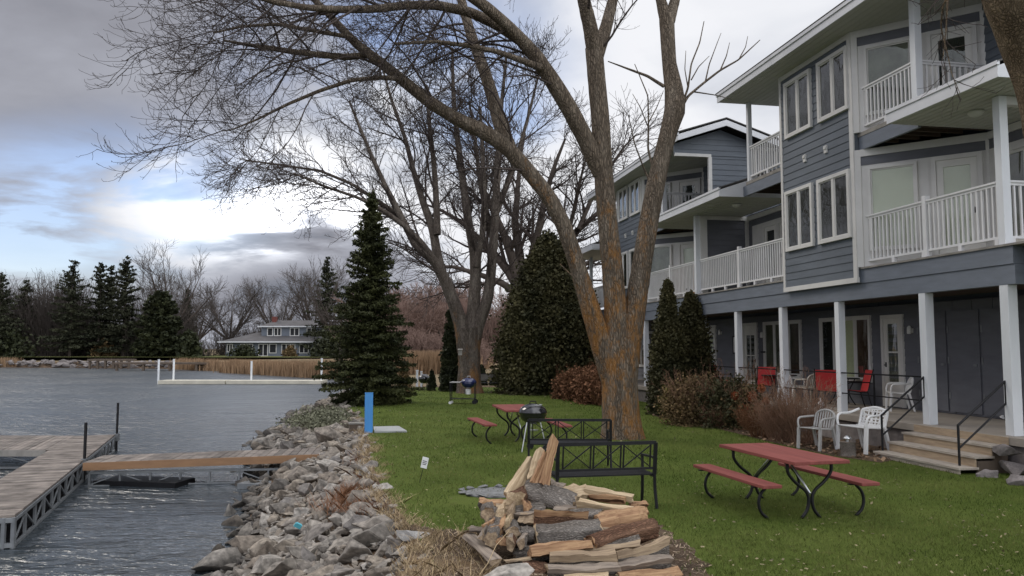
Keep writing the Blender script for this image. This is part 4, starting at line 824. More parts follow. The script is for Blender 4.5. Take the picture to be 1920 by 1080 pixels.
def spawn(P, R, n, L, ang=(35, 65), rf=0.6, K=6, b0=(0, 0, 0), b1=(0, 0, 0), tr=(.2, 1.0), jit=0.18, rmin=0.004, flat=None, tpow=.45, rcap=9.0):
    Mn, KP, _ = P.shape; P = np.repeat(P, n, 0); R = np.repeat(R, n, 0); m = len(P)
    t = np.tile(np.linspace(tr[0], tr[1], n), Mn) + rng.normal(size=m) * .5 * (tr[1] - tr[0]) / n; t = np.clip(t, 0.02, .99)
    x = t * (KP - 1); i = np.minimum(x.astype(int), KP - 2); f = (x - i)[:, None]; ar = np.arange(m)
    p = P[ar, i] * (1 - f) + P[ar, i + 1] * f; tg = P[ar, i + 1] - P[ar, i]; tg /= np.linalg.norm(tg, axis=1, keepdims=True) + 1e-9
    r0 = (R[ar, i] * (1 - f[:, 0]) + R[ar, i + 1] * f[:, 0]) * rf
    q = rng.normal(size=(m, 3))
    if flat is not None: q += np.array(flat)
    q -= tg * (q * tg).sum(1, keepdims=True); q /= np.linalg.norm(q, axis=1, keepdims=True) + 1e-9
    a = np.radians(rng.uniform(ang[0], ang[1], m))[:, None]; d = tg * np.cos(a) + q * np.sin(a)
    ln = L * rng.uniform(.55, 1.3, m) * (1 - tpow * t); st = (ln / (K - 1))[:, None]; out = [p]
    b0 = np.array(b0, float); b1 = np.array(b1, float)
    for k in range(1, K):
        s = k / (K - 1); d = d + (b0 * (1 - s) + b1 * s) * (2.0 / K) + rng.normal(size=(m, 3)) * jit; d /= np.linalg.norm(d, axis=1, keepdims=True); out.append(out[-1] + d * st)
    r0 = np.clip(r0, rmin * 1.3, rcap); RR = np.linspace(1, .3, K)[None] * r0[:, None]; return np.stack(out, 1), np.maximum(RR, rmin)
def merge(parts):
    V = []; F = []; o = 0
    for v, f in parts: V.append(v); F.append(f + o); o += len(v)
    return np.concatenate(V), np.concatenate(F)
def bare_tree(name, base, limbs, levels, mt, mc, label, cat='tree', group=None, sides=14, K=26):
    """limbs: [(world pts, radii, n_children)] ; levels: list of dicts for spawn"""
    base = np.array(base, float); root = empty(name, tuple(base), 0, label, cat, group)
    parts = []; Ps = []
    for pts, rad, nc in limbs:
        P, R = resample(np.array(pts) - base, rad, K); parts.append(tubes(P[None], R[None], sides, .035)); Ps.append((P, R, nc))
    V, F = merge(parts); np_obj('trunk', V, F, mt, root, smooth=True)
    tw = []
    P = []; R = []
    for (p, r, nc) in Ps:
        if nc:
            l0 = dict(levels[0]); l0['n'] = nc; a, b = spawn(p[None], r[None], **l0); P.append(a); R.append(b)
    if P:
        P = np.concatenate(P); R = np.concatenate(R)
        tw.append(tubes(P, R, 5))
        for k, lv in enumerate(levels[1:]):
            P, R = spawn(P, R, **lv); tw.append(tubes(P, R, 4 if k == 0 else 3))
        V, F = merge(tw); np_obj('crown', V, F, mc, root)
    return root
def L2(pix, Y0, dY=0.0):
    """limb traced along its own depth: [(px,py,width)] -> pts, radii"""
    n = len(pix); pts = []; rad = []
    for i, (x, y, w_) in enumerate(pix):
        Y = Y0 + dY * (i / (n - 1)) ** 1.3; pts.append(at(x, y, Y)); rad.append(w_ / 2 / FPX * Y)
    return pts, rad
Y1 = 19.0; base1 = at(1166, 824, Y1)
def lim(pix, dY, nc, Y0=Y1): a, b = L2(pix, Y0, dY); return (a, b, nc)
limbs = [
 lim([(1168, 835, 92), (1167, 812, 78), (1165, 780, 70), (1163, 735, 67), (1160, 690, 66), (1157, 650, 56), (1155, 620, 48), (1153, 570, 42), (1147, 490, 39), (1138, 400, 37), (1131, 320, 36), (1126, 230, 35), (1119, 150, 34), (1114, 90, 34)], 0, 0),
 lim([(1152, 720, 46), (1130, 650, 42), (1103, 565, 35), (1080, 490, 31), (1058, 425, 30), (1030, 370, 29), (990, 320, 29), (950, 275, 29), (905, 245, 29), (860, 225, 26), (810, 195, 24), (760, 155, 22), (710, 115, 20), (665, 80, 17), (615, 25, 13), (560, -30, 10), (500, -70, 7)], -1.6, 9),
 lim([(955, 280, 30), (940, 240, 28), (925, 185, 25), (905, 125, 22), (885, 70, 20), (870, 20, 18), (850, -60, 14), (830, -160, 9)], 1.8, 8),
 lim([(1128, 325, 34), (1100, 265, 33), (1068, 205, 33), (1035, 150, 31), (1005, 105, 28), (975, 72, 25), (945, 42, 22), (910, 12, 22), (870, -15, 19), (820, -50, 15), (760, -90, 10)], -2.4, 10),
 lim([(975, 75, 22), (930, 45, 21), (880, 22, 19), (820, 10, 18), (760, 10, 16), (700, 17, 15), (640, 18, 14), (580, 15, 12), (520, 5, 10), (470, -8, 7)], -3.2, 14, 18.4),
 lim([(1116, 100, 32), (1106, 50, 28), (1095, 0, 25), (1080, -60, 20), (1060, -140, 13)], -1.0, 3),
 lim([(1118, 105, 30), (1135, 55, 24), (1148, 5, 20), (1160, -60, 15), (1170, -150, 9)], 1.0, 2),
 lim([(1170, 720, 48), (1180, 650, 44), (1192, 570, 40), (1204, 490, 37), (1216, 420, 36), (1229, 350, 35), (1242, 290, 32), (1254, 245, 33), (1266, 205, 41), (1263, 165, 34), (1255, 120, 27), (1252, 70, 28), (1250, 30, 29)], 0.8, 0),
 lim([(1250, 40, 26), (1240, 5, 20), (1228, -50, 16), (1215, -130, 9)], .3, 0, 19.8), lim([(1254, 40, 24), (1266, 0, 19), (1275, -60, 15), (1290, -140, 9)], .3, 0, 19.8),
 lim([(690, 103, 13), (650, 107, 13), (600, 103, 12), (550, 97, 11), (505, 90, 10), (465, 84, 7), (420, 76, 4)], -1.0, 9, 17.6),
 lim([(760, 150, 10), (720, 145, 9), (660, 150, 8), (600, 170, 7), (540, 195, 6), (480, 225, 4), (430, 245, 2.5)], -1.0, 7, 17.6),
 lim([(700, 115, 10), (660, 70, 9), (600, 60, 8), (520, 45, 7), (450, 50, 5), (400, 62, 3)], -1.5, 8, 17.5),
 lim([(1015, 127, 14), (975, 112, 12), (930, 96, 10), (880, 86, 9), (820, 78, 7), (740, 82, 5)], -1.2, 9, 18.2),
 lim([(1245, 162, 7), (1215, 143, 5.5), (1180, 130, 4), (1140, 115, 2)], .5, 0, 19.4),
 lim([(1272, 212, 7), (1290, 180, 5), (1320, 155, 4.5), (1350, 132, 4), (1385, 112, 3), (1425, 75, 1.6)], .6, 0, 19.6),
 lim([(1274, 210, 5), (1290, 165, 4), (1296, 120, 3), (1312, 80, 2.5), (1320, 40, 1.5)], .4, 0, 19.6),
 lim([(1228, 330, 5), (1215, 280, 4), (1216, 230, 3), (1215, 180, 2.5), (1190, 120, 1.5)], -.5, 0, 19.4),
 lim([(1222, 350, 4), (1205, 310, 3), (1190, 270, 2.5), (1178, 215, 1.5)], -.6, 0, 19.4),
 lim([(1110, 560, 4), (1090, 540, 4), (1075, 520, 3), (1050, 495, 2)], -.3, 0, 18.8),
 lim([(1322, 155, 3), (1330, 120, 2.2), (1345, 80, 1.4), (1352, 62, 1)], .3, 0, 19.8), lim([(1350, 133, 3), (1362, 105, 2), (1368, 80, 1)], .3, 0, 19.8), lim([(1300, 172, 3), (1340, 178, 2), (1372, 186, 1)], .3, 0, 19.8), lim([(1385, 112, 2.4), (1398, 88, 1.6), (1402, 68, 1)], .3, 0, 20),
 lim([(1296, 150, 2.6), (1310, 125, 2), (1330, 105, 1)], .2, 0, 19.8), lim([(1290, 165, 2.5), (1284, 130, 1.8), (1286, 95, 1)], .2, 0, 19.8), lim([(1216, 240, 2.5), (1200, 200, 1.8), (1186, 176, 1)], .2, 0, 19.3), lim([(1216, 230, 2.5), (1232, 200, 1.8), (1244, 170, 1)], .2, 0, 19.3),
]
lv = [dict(n=9, L=3.2, ang=(35, 70), rf=.42, K=9, b0=(-.25, 0, -.2), b1=(-.35, 0, -.4), tr=(.3, 1.0), jit=.10, rmin=.009, flat=(-.7, -.2, -.1), rcap=.034),
      dict(n=7, L=1.65, ang=(25, 60), rf=.5, K=7, b0=(-.25, 0, -.35), b1=(-.15, 0, .25), tr=(.15, 1), jit=.11, rmin=.0055),
      dict(n=6, L=.75, ang=(25, 60), rf=.6, K=5, b0=(-.1, 0, -.1), b1=(-.1, 0, .6), tr=(.1, 1), jit=.12, rmin=.004),
      dict(n=2, L=.20, ang=(25, 60), rf=.7, K=3, b1=(0, 0, .8), tr=(.2, 1), jit=.15, rmin=.0035)]
bare_tree('maple_tree', base1, limbs, lv, M['bark'], M['twig'], 'large bare maple with orange lichen on its forked trunk behind the black benches', sides=22, K=44)
# second tree
Y2 = 38.0; base2 = at(880, 738, Y2)
def lim2(pix, dY, nc, Y0=Y2): a, b = L2(pix, Y0, dY); return (a, b, nc)
limbs = [
 lim2([(881, 742, 56), (880, 722, 46), (880, 690, 41), (879, 650, 42), (877, 615, 46)], 0, 0),
 lim2([(872, 660, 30), (866, 610, 28), (852, 570, 24), (832, 520, 21), (812, 485, 18), (782, 465, 15), (748, 400, 13), (724, 352, 10), (700, 300, 8), (675, 240, 6), (655, 190, 4)], -1.5, 12),
 lim2([(832, 525, 20), (820, 480, 18), (812, 430, 16), (792, 375, 13), (775, 320, 10), (760, 260, 8), (735, 190, 6), (715, 120, 3)], 1.5, 12),
 lim2([(884, 660, 28), (886, 600, 25), (892, 530, 22), (890, 478, 19), (877, 410, 16), (868, 340, 14), (858, 260, 11), (850, 180, 8), (848, 90, 5)], .8, 12),
 lim2([(884, 670, 26), (896, 610, 24), (914, 565, 21), (921, 510, 19), (926, 440, 17), (930, 370, 15), (934, 290, 12), (940, 200, 8), (950, 100, 5)], -.8, 12),
 lim2([(812, 485, 14), (790, 455, 12), (760, 425, 10), (720, 395, 8), (670, 370, 6), (610, 350, 5), (550, 325, 3)], -2, 11, 37.5),
 lim2([(752, 405, 9), (720, 385, 8), (660, 345, 6), (600, 320, 5), (530, 310, 4), (460, 300, 2.5)], 2, 11, 37.5),
 lim2([(820, 440, 14), (818, 380, 12), (814, 310, 10), (806, 240, 8), (800, 160, 5)], 1, 9),
 lim2([(892, 500, 14), (905, 440, 12), (908, 370, 10), (905, 290, 8), (900, 200, 5)], -1, 9),
 lim2([(925, 450, 14), (912, 400, 12), (900, 340, 9), (892, 270, 7), (880, 190, 4)], 1, 8),
 lim2([(930, 400, 12), (950, 350, 10), (970, 290, 8), (990, 220, 6), (1010, 140, 4)], 1, 9),
]
lv = [dict(n=9, L=4.0, ang=(22, 50), rf=.45, K=8, b0=(-.1, 0, .05), b1=(-.15, 0, .0), tr=(.2, 1.0), jit=.09, rmin=.014, flat=(-.3, 0, 0), rcap=.06),
      dict(n=7, L=2.0, ang=(25, 55), rf=.5, K=6, b0=(0, 0, .05), b1=(-.05, 0, .1), tr=(.15, 1), jit=.11, rmin=.010),
      dict(n=6, L=.95, ang=(25, 55), rf=.6, K=4, b1=(-.05, 0, .4), tr=(.1, 1), jit=.12, rmin=.0085),
      dict(n=2, L=.4, ang=(25, 60), rf=.8, K=3, b1=(0, 0, .5), tr=(.2, 1), jit=.15, rmin=.0075)]
bare_tree('bare_tree', base2, limbs, lv, M['bark2'], M['twig'], 'bare tree with four tall stems and a bird box behind the blue grill', sides=14, K=30)
# third, wide spreading behind the big evergreen
Y3 = 56.0; base3 = at(985, 720, Y3)
def lim3(pix, dY, nc): a, b = L2(pix, Y3, dY); return (a, b, nc)
limbs = [lim3([(1000, 730, 46), (990, 640, 36), (980, 580, 34), (975, 540, 36)], 0, 0)]
for pix, dy in (([(975, 545, 22), (955, 510, 18), (930, 480, 15), (900, 450, 12), (870, 420, 9), (830, 395, 6), (790, 380, 3)], 2), ([(976, 545, 22), (962, 490, 18), (945, 440, 15), (925, 395, 12), (905, 350, 8), (895, 300, 4)], -2), ([(978, 545, 22), (975, 480, 17), (965, 420, 14), (970, 360, 10), (975, 300, 6), (985, 250, 3)], 2),
    ([(980, 545, 22), (995, 490, 17), (1010, 430, 14), (1022, 370, 11), (1040, 310, 8), (1060, 260, 4)], -2), ([(985, 540, 22), (1015, 500, 18), (1050, 460, 15), (1085, 430, 12), (1120, 400, 8), (1160, 370, 4)], 2), ([(982, 555, 18), (1010, 530, 14), (1060, 510, 12), (1110, 490, 8), (1160, 470, 4)], -2),
    ([(970, 550, 16), (940, 530, 13), (900, 515, 10), (850, 500, 7), (800, 500, 3)], -2), ([(1085, 430, 10), (1110, 370, 8), (1140, 320, 6), (1170, 275, 4), (1195, 250, 2)], 1), ([(1060, 455, 10), (1075, 400, 8), (1085, 350, 6), (1100, 290, 3)], -2)):
    limbs.append(lim3(pix, dy, 10))
lv = [dict(n=9, L=4.6, ang=(25, 55), rf=.5, K=8, b0=(0, 0, .1), b1=(0, 0, .15), tr=(.2, 1.0), jit=.10, rmin=.022),
      dict(n=7, L=2.6, ang=(25, 55), rf=.55, K=6, b1=(0, 0, .2), tr=(.15, 1), jit=.12, rmin=.015),
      dict(n=6, L=1.3, ang=(25, 55), rf=.6, K=4, b1=(0, 0, .3), tr=(.1, 1), jit=.13, rmin=.012)]
bare_tree('spreading_tree', base3, limbs, lv, M['bark_far'], M['twig'], 'wide spreading bare tree rising behind the big rounded evergreen', sides=10, K=20)
# leaning trunk at the top right corner, with twigs hanging over the upper balcony
base4 = np.array((6.6, 7.6, 0.0))
l4 = [([base4, (6.35, 7.5, 1.5), at(2010, 330, 7.4), at(1985, 180, 7.3), at(1950, 80, 7.2), at(1910, 0, 7.1), at(1860, -120, 7.0), at(1800, -300, 6.9)], [.36, .33, .33, .32, .30, .27, .22, .15], 0),
      ([at(1850, -150, 7.0), at(1820, -90, 7.1), at(1790, -30, 7.3), at(1768, 10, 7.4), at(1764, 50, 7.5), at(1775, 95, 7.5), at(1785, 140, 7.5), at(1800, 175, 7.5)], [.03, .016, .011, .009, .007, .005, .004, .003], 12),
      ([at(1850, -130, 7.0), at(1800, -60, 6.8), at(1776, 0, 6.7), at(1774, 60, 6.7), at(1768, 110, 6.7)], [.02, .012, .008, .005, .003], 9),
      ([at(1500, -250, 7.8), at(1600, -120, 7.7), at(1660, -40, 7.6), at(1700, 0, 7.5)], [.02, .012, .006, .003], 5)]
lv = [dict(n=9, L=.55, ang=(30, 60), rf=.6, K=5, b0=(.2, 0, -.1), b1=(.1, 0, -.1), tr=(.3, 1.0), jit=.14, rmin=.0026), dict(n=3, L=.2, ang=(30, 60), rf=.7, K=3, tr=(.2, 1), jit=.2, rmin=.002)]
bare_tree('leaning_tree', base4, l4, lv, M['bark_near'], M['twig'], 'thick scaly leaning trunk at the top right corner with twigs hanging down', sides=24, K=40)

# far bare trees: prototypes copied
def far_tree(h, spread, lean, mt, mc, seedn, nl=9, tw=.035):
    g = np.random.default_rng(seedn); limbs = [([(0, 0, -.3), (lean * .3, 0, h * .12), (lean, 0, h * .22)], [h * .026, h * .022, h * .020], 0)]
    for k in range(nl):
        a = 2 * math.pi * k / nl + g.normal() * .3; sp = spread * g.uniform(.45, 1.0); top = h * g.uniform(.75, 1.0) * (1 - .25 * (sp / spread) ** 2)
        pts = [(lean, 0, h * .2)]
        for s in (.3, .6, 1.0): pts.append((lean + math.cos(a) * sp * s ** .9, math.sin(a) * sp * s ** .9, h * .2 + (top - h * .2) * s ** (1.0)))
        limbs.append((pts, [h * .013, h * .009, h * .006, h * .002], 7))
    lv = [dict(n=7, L=h * .30, ang=(20, 45), rf=.5, K=6, b1=(0, 0, .15), tr=(.2, 1), jit=.10, rmin=tw * .8), dict(n=6, L=h * .16, ang=(20, 45), rf=.6, K=5, b1=(0, 0, .2), tr=(.15, 1), jit=.1, rmin=tw * .62), dict(n=4, L=h * .09, ang=(20, 45), rf=.7, K=3, b1=(0, 0, .3), tr=(.1, 1), jit=.1, rmin=tw * .5)]
    return limbs, lv
def place_far(px, ybase, Y, h, spread, lean, mc, label, group, seedn, tw=.035, name='bare_tree', nl=9, zb=.4):
    limbs, lv = far_tree(h, spread, lean, M['bark_far'], mc, seedn, nl, tw); b = np.array(((px - 960) / FPX * Y, Y, zb))
    return bare_tree(name, b, [([tuple(np.array(q) + b) for q in p], r, n_) for p, r, n_ in limbs], lv, M['bark_far'], mc, label, 'tree', group, sides=7, K=10)
G = 'trees along the far shore'
place_far(322, 0, 152, 20.5, 8, 0, M['twig_far'], 'tallest bare tree on the far shore, behind the broad dark evergreen', G, 1)
place_far(432, 0, 172, 16, 9.5, 0, M['twig_far'], 'broad vase shaped bare tree above the left end of the grey lakeside house', G, 2, nl=13)
place_far(600, 0, 166, 19, 9, -1, M['twig_far'], 'bare tree with long low limbs over the grey lakeside house', G, 3, nl=11)
place_far(522, 0, 190, 19, 9, 0, M['twig_far'], 'bare tree standing behind the roof of the grey lakeside house', G, 4)
place_far(252, 0, 175, 19, 8, 0, M['twig_far'], 'bare tree seen between the tall spruces on the far shore', G, 5)
place_far(85, 0, 160, 15, 8, 0, M['twig_far'], 'bare tree between the two leftmost evergreens of the far shore', G, 6)
place_far(20, 0, 165, 16, 8, 0, M['twig_far'], 'leftmost bare tree by the picture edge', G, 7)
place_far(372, 0, 185, 17, 8, 0, M['twig_far'], 'bare tree in the gap left of the vase shaped tree', G, 8)
place_far(640, 0, 120, 12, 6, 0, M['twig_far'], 'bare tree hidden partly by the large near spruce', G, 9)
GR = 'reddish bare trees behind the reeds'
rs_ = random.Random(5)
for i, (px, Y, h, sp) in enumerate(((770, 92, 8.5, 5), (800, 110, 11, 6), (835, 96, 9, 5), (905, 120, 12.5, 6), (985, 135, 14, 7), (720, 105, 10, 6), (860, 140, 14, 7), (965, 125, 11, 6))):
    labs = ['low reddish bare tree directly behind the white mooring posts', 'reddish bare tree above the small column evergreens', 'reddish bare tree left of the four stemmed trunk', 'reddish bare tree right of the four stemmed trunk', 'tall reddish bare tree above the parked cars', 'reddish bare tree just right of the large spruce', 'taller reddish bare tree behind the four stemmed trunk', 'reddish bare tree touching the big rounded evergreen']
    place_far(px, 0, Y, h, sp, 0, M['twig_red'], labs[i], GR, 20 + i, .045, nl=10, zb=0)
# brushwood below the far trees: one dense band of thin stems
def brush(name, segs, m, label):
    Ps = []
    for (xa, xb, ya, yb, n_, h, z) in segs:
        X = rng.uniform(xa, xb, n_); Y = ya + (yb - ya) * (X - xa) / (xb - xa) + rng.uniform(0, 8, n_); b = np.stack([X, Y, np.full(n_, z)], 1)
        hh = h * rng.uniform(.5, 1.1, n_)[:, None] * (1 + .25 * np.sin(X * .35))[:, None]; d = rng.normal(size=(n_, 3)) * .22; d[:, 2] = 1
        Ps.append(np.stack([b, b + d * hh * .35 + rng.normal(size=(n_, 3)) * .15, b + d * hh * .7 + rng.normal(size=(n_, 3)) * .3, b + d * hh], 1))
    P = np.concatenate(Ps); R = np.linspace(.05, .02, 4)[None] * np.ones((len(P), 1)); v1 = tubes(P, R, 3)
    P2, R2 = spawn(P, R, 5, 1.6, (25, 60), .7, 4, rmin=.018, tr=(.2, 1)); v2 = tubes(P2, R2, 3)
    V, F = merge([v1, v2]); return tag(np_obj(name, V, F, m), label, 'brushwood', kind='stuff')
brush('far_brushwood', [(-120, -82, 150, 148, 5200, 12, .3), (-86, -62, 152, 150, 2600, 8, .3), (-62, -20, 165, 165, 2200, 7, .3), (-70, -56, 143, 143, 500, 4, .3)], M['twig_far'], 'brown leafless brushwood filling the gaps between the far trees')
brush('red_thicket', [(-22, 3, 112, 112, 4200, 8, 0), (-13, -3, 78, 78, 1500, 3.2, 0)], M['twig_red'], 'reddish leafless thicket beyond the reeds')

# ---------------------------------------------------------------- conifers
def conifer(name, base, h, R, label, group=None, n_whorl=22, per=7, dens=70, qs=.16, m='foliage_spruce', low=.04, droop=.25, prof=.85, ragged=.25, aspect=.4, top=.02, irregular=0.0, zj=.03):
    root = empty(name, tuple(base), 0, label, 'tree', group)
    np_obj('trunk', *tubes(np.array([[(0, 0, -.2), (0, 0, h * .5), (0, 0, h * .98)]]), np.array([[h * .016, h * .010, h * .002]]), 8), M['bark_far'], root, smooth=True)
    Pn = []; bt = []
    for k in range(n_whorl):
        t = low + (1 - low - top) * (k + rng.random() * .4) / n_whorl; z = h * t; Lr = R * (1 - t) ** prof * (1 + .5 * (t < .12) * (t / .12 - 1))
        for j in range(per):
            a = 2 * math.pi * (j + rng.random() * .8) / per + k * 1.3; L = max(.10 * R * .6, Lr * rng.uniform(1 - ragged * 1.6, 1 + ragged * .7)) * (1 + irregular * math.sin(a * 2 + k * .9))
            z = h * min(.985, t + rng.normal() * zj * .12)
            n_ = max(5, int(dens * L / R)); s = rng.random(n_) ** .75; wdt = .26 * L * (1 - s * .75) + .03
            rise = .30 * (t > .6) - droop * (1 - t)
            x = s * L; lat = rng.normal(size=n_) * wdt * .55; zz_ = z + x * rise * .6 + .14 * L * s ** 2 - abs(lat) * .15 + rng.normal(size=n_) * .035 * h / 8
            Pn.append(np.stack([x * math.cos(a) - lat * math.sin(a), x * math.sin(a) + lat * math.cos(a), zz_], 1))
            bt.append([(0, 0, z), (.5 * L * math.cos(a), .5 * L * math.sin(a), z + .5 * L * rise * .6), (.9 * L * math.cos(a), .9 * L * math.sin(a), z + .9 * L * rise * .6 + .1 * L)])
    P = np.concatenate(Pn); V, F = leaf_quads(P, qs, up=1.3, aspect=aspect); v2 = tubes(np.array(bt), np.tile([[.012 * h / 8, .008 * h / 8, .004 * h / 8]], (len(bt), 1)), 3)
    V, F = merge([(V, F), v2]); np_obj('crown', V, F, M[m], root); return root
conifer('spruce_tree', at(692, 756, 30.5) + (0, 0, .0), 8.3, 2.1, 'dark green spruce with layered boughs standing where the lawn meets the water', n_whorl=46, per=11, dens=380, qs=.105, droop=.5, low=.01, ragged=.34, aspect=.33, prof=.9, zj=.10)
for px, Y, h, R, lab, rg, nw, pr in ((133, 143, 17.5, 4.4, 'tall spruce with open ragged boughs, left of the pair with touching tops', .5, 20, .7), (186, 146, 17.4, 3.2, 'slim open spruce in the middle of the three tall spruces on the far shore', .55, 17, .55), (205, 149, 17.2, 2.8, 'slim spruce whose top touches the next one on the far shore', .55, 16, .55), (234, 144, 18.2, 3.6, 'tall narrow spruce on the right of the far spruce group', .4, 22, .6),
    (46, 150, 14.5, 4.0, 'dark pointed evergreen near the left picture edge', .3, 18, .8), (-2, 140, 15.5, 4.5, 'evergreen cut off by the left picture edge', .4, 16, .8), (350, 165, 14.5, 2.4, 'narrow pointed spruce right of the broad dark evergreen', .25, 18, .85), (612, 150, 19.0, 4.2, 'spruce standing just left behind the large near spruce', .4, 20, .75)):
    conifer('spruce_tree', ((px - 960) / FPX * Y, Y, .4), h, R * 1.2, lab, G, n_whorl=nw + 4, per=8, dens=85, qs=.42, m='foliage_far', low=.10, droop=.5, zj=.25, prof=pr, ragged=rg, aspect=.4)
conifer('evergreen_tree', ((300 - 960) / FPX * 141, 141, .4), 11.8, 4.8, 'broad dark rounded evergreen at the far waterline', G, n_whorl=24, per=11, dens=90, qs=.6, m='foliage_arb_dark', low=.05, prof=.5, ragged=.2, aspect=.6)
def bushy(name, base, h, R, label, cat, m, n_=30000, qs=.13, group=None, prof=None, clump=.16, cz=5, stem=True, up=.3, aspect=.8, sq=1.0, core=True):
    """closed evergreen: leaf sprays packed in clumps just under an uneven outline"""
    root = empty(name, tuple(base), 0, label, cat, group); prof = prof or (lambda t: (1 - t) ** .6 * min(1, (t + .05) * 9) ** .5)
    nc = max(40, int(n_ / 110)); tc_ = rng.random(nc) ** 1.15; ac = rng.random(nc) * 2 * math.pi; pr = np.array([prof(float(t)) for t in tc_])
    rc = R * pr * (rng.random(nc) ** .25 * .92) * (1 + clump * rng.normal(size=nc) * .5); C_ = np.stack([rc * np.cos(ac), rc * np.sin(ac) * sq, h * tc_], 1)
    w_ = rng.integers(0, nc, n_); s = clump * R * (.35 + .65 * pr[w_])[:, None]; P = C_[w_] + rng.normal(size=(n_, 3)) * s * np.array([1, 1, 1.5]) * .8
    P[:, 2] = np.clip(P[:, 2], .02, None); V, F = leaf_quads(P, qs, up=up, aspect=aspect); np_obj('crown', V, F, M[m], root)
    if stem: np_obj('trunk', *tubes(np.array([[(0, 0, -.1), (0, 0, h * .5), (0, 0, h * .9)]]), np.array([[R * .07, R * .05, R * .01]]), 7), M['bark_far'], root, smooth=True)
    return root
bushy('evergreen_tree', at(1030, 737, 38.0), 7.3, 2.75, 'huge dense rounded evergreen between the tree trunk and the rust coloured hedge', 'tree', 'foliage_arb', 120000, .10, prof=lambda t: max(0, 1 - t ** 1.5) ** .75 * (1 - .25 * math.exp(-t * 6)), clump=.14)
bushy('column_evergreen', at(843, 732, 39.5), 3.9, .46, 'slim column shaped evergreen left of the four stemmed trunk', 'tree', 'foliage_arb_dark', 14000, .10, prof=lambda t: (1 - t) ** .5, clump=.2)
bushy('column_evergreen', at(1256, 778, 25.6), 4.2, .78, 'taller of the two pointed evergreens by the porch posts', 'tree', 'foliage_arb', 40000, .06, 'pointed evergreens by the porch', prof=lambda t: (1 - t) ** .62 * (.75 + .5 * t * (1 - t)), clump=.2)
bushy('column_evergreen', at(1298, 772, 26.6), 3.8, .92, 'shorter wider pointed evergreen right beside the taller one at the porch', 'tree', 'foliage_arb', 40000, .06, 'pointed evergreens by the porch', prof=lambda t: (1 - t) ** .55, clump=.18)
for px, py, Y, h, R, lab, m in ((757, 738, 37, 1.25, .32, 'small brownish cone shaped shrub right of the large spruce', 'foliage_brown'), (810, 732, 40, .95, .22, 'little dark cone shrub between the mooring posts and the column evergreen', 'foliage_arb_dark'), (903, 722, 46, 1.1, .3, 'dark shrub behind the left end of the far bench', 'foliage_arb_dark'), (925, 722, 46, .8, .25, 'small dark shrub behind the middle of the far bench', 'foliage_arb_dark')):
    bushy('shrub', at(px, py, Y), h, R, lab, 'shrub', m, 3000, .08, clump=.25)
bushy('shrub', ((355 - 960) / FPX * 140, 140, .4), 4.2, 2.2, 'dark low bush at the foot of the narrow far spruce', 'shrub', 'foliage_arb_dark', 2500, .5, G, clump=.3)
for px, Y, h, R, lab in ((545, 143, 1.6, 1.2, 'reddish round shrub in front of the house patio door'), (460, 145, .9, 2.2, 'low dark hedge under the left windows of the far house'), (620, 140, 3.6, 3.2, 'dark shrub at the right end of the far house'), (12, 140, 4, 4, 'very dark bush at the left picture edge of the far shore'), (200, 146, 1.6, 2.5, 'low reddish shrub before the red brick house')):
    bushy('shrub', ((px - 960) / FPX * Y, Y, .5), h, R, lab, 'shrub', 'foliage_brown' if 'reddish' in lab else 'foliage_arb_dark', 1800, .4, 'shrubs of the far shore', clump=.3, stem=False)
# shrubs of the planting bed
rd = lambda t: math.sqrt(max(0, 1 - (2 * t - .8) ** 2 * .75))
def stems(parent, n_, h, sp, m, r=.006, fork=4, sub=.35, name='stems', K=6, up=.2):
    a = rng.random(n_) * 6.3; r0 = rng.random(n_) ** .5 * sp * .35; b = np.stack([np.cos(a) * r0, np.sin(a) * r0, np.zeros(n_)], 1); d = np.stack([np.cos(a) * sp / h * .6, np.sin(a) * sp / h * .6, np.ones(n_)], 1) + rng.normal(size=(n_, 3)) * .12
    hh = h * rng.uniform(.6, 1.05, n_)[:, None]; ts = np.linspace(0, 1, K); P = np.stack([b + d * hh * t + rng.normal(size=(n_, 3)) * .02 * t for t in ts], 1); R = np.linspace(r, r * .5, K)[None] * np.ones((n_, 1))
    p2, r2 = spawn(P, R, fork, sub, (15, 45), .8, 4, b1=(0, 0, up), rmin=r * .45, tr=(.3, 1)); p3, r3 = spawn(p2, r2, 3, sub * .5, (15, 50), .9, 3, rmin=r * .4)
    return np_obj(name, *merge([tubes(P, R, 4), tubes(p2, r2, 3), tubes(p3, r3, 3)]), m, parent)
s1 = bushy('shrub', onz(1305, 796), 1.15, .85, 'brown twiggy shrub under the pointed evergreens by the porch', 'shrub', 'foliage_brown', 9000, .05, 'shrubs of the planting bed', rd, .22, stem=False); stems(s1, 160, 1.25, 1.0, M['twig_tan'], .005)
s2 = bushy('shrub', onz(1265, 782), .95, .42, 'yellowish olive shrub against the foot of the taller pointed evergreen', 'shrub', 'foliage_olive', 5000, .05, 'shrubs of the planting bed', rd, .25, stem=False)
s3 = bushy('shrub', onz(1365, 800), 1.15, .85, 'olive green shrub in front of the porch rail with rusty flower heads beside it', 'shrub', 'foliage_arb', 9000, .055, 'shrubs of the planting bed', rd, .22, stem=False); stems(s3, 70, 1.5, .9, M['twig_tan'], .005)
s4 = bushy('shrub', at(1400, 808, 21.2), 1.0, .6, 'shrub with round rust orange dried flower heads by the porch', 'shrub', 'foliage_brown', 3000, .05, 'shrubs of the planting bed', rd, .25, stem=False)
hd = []
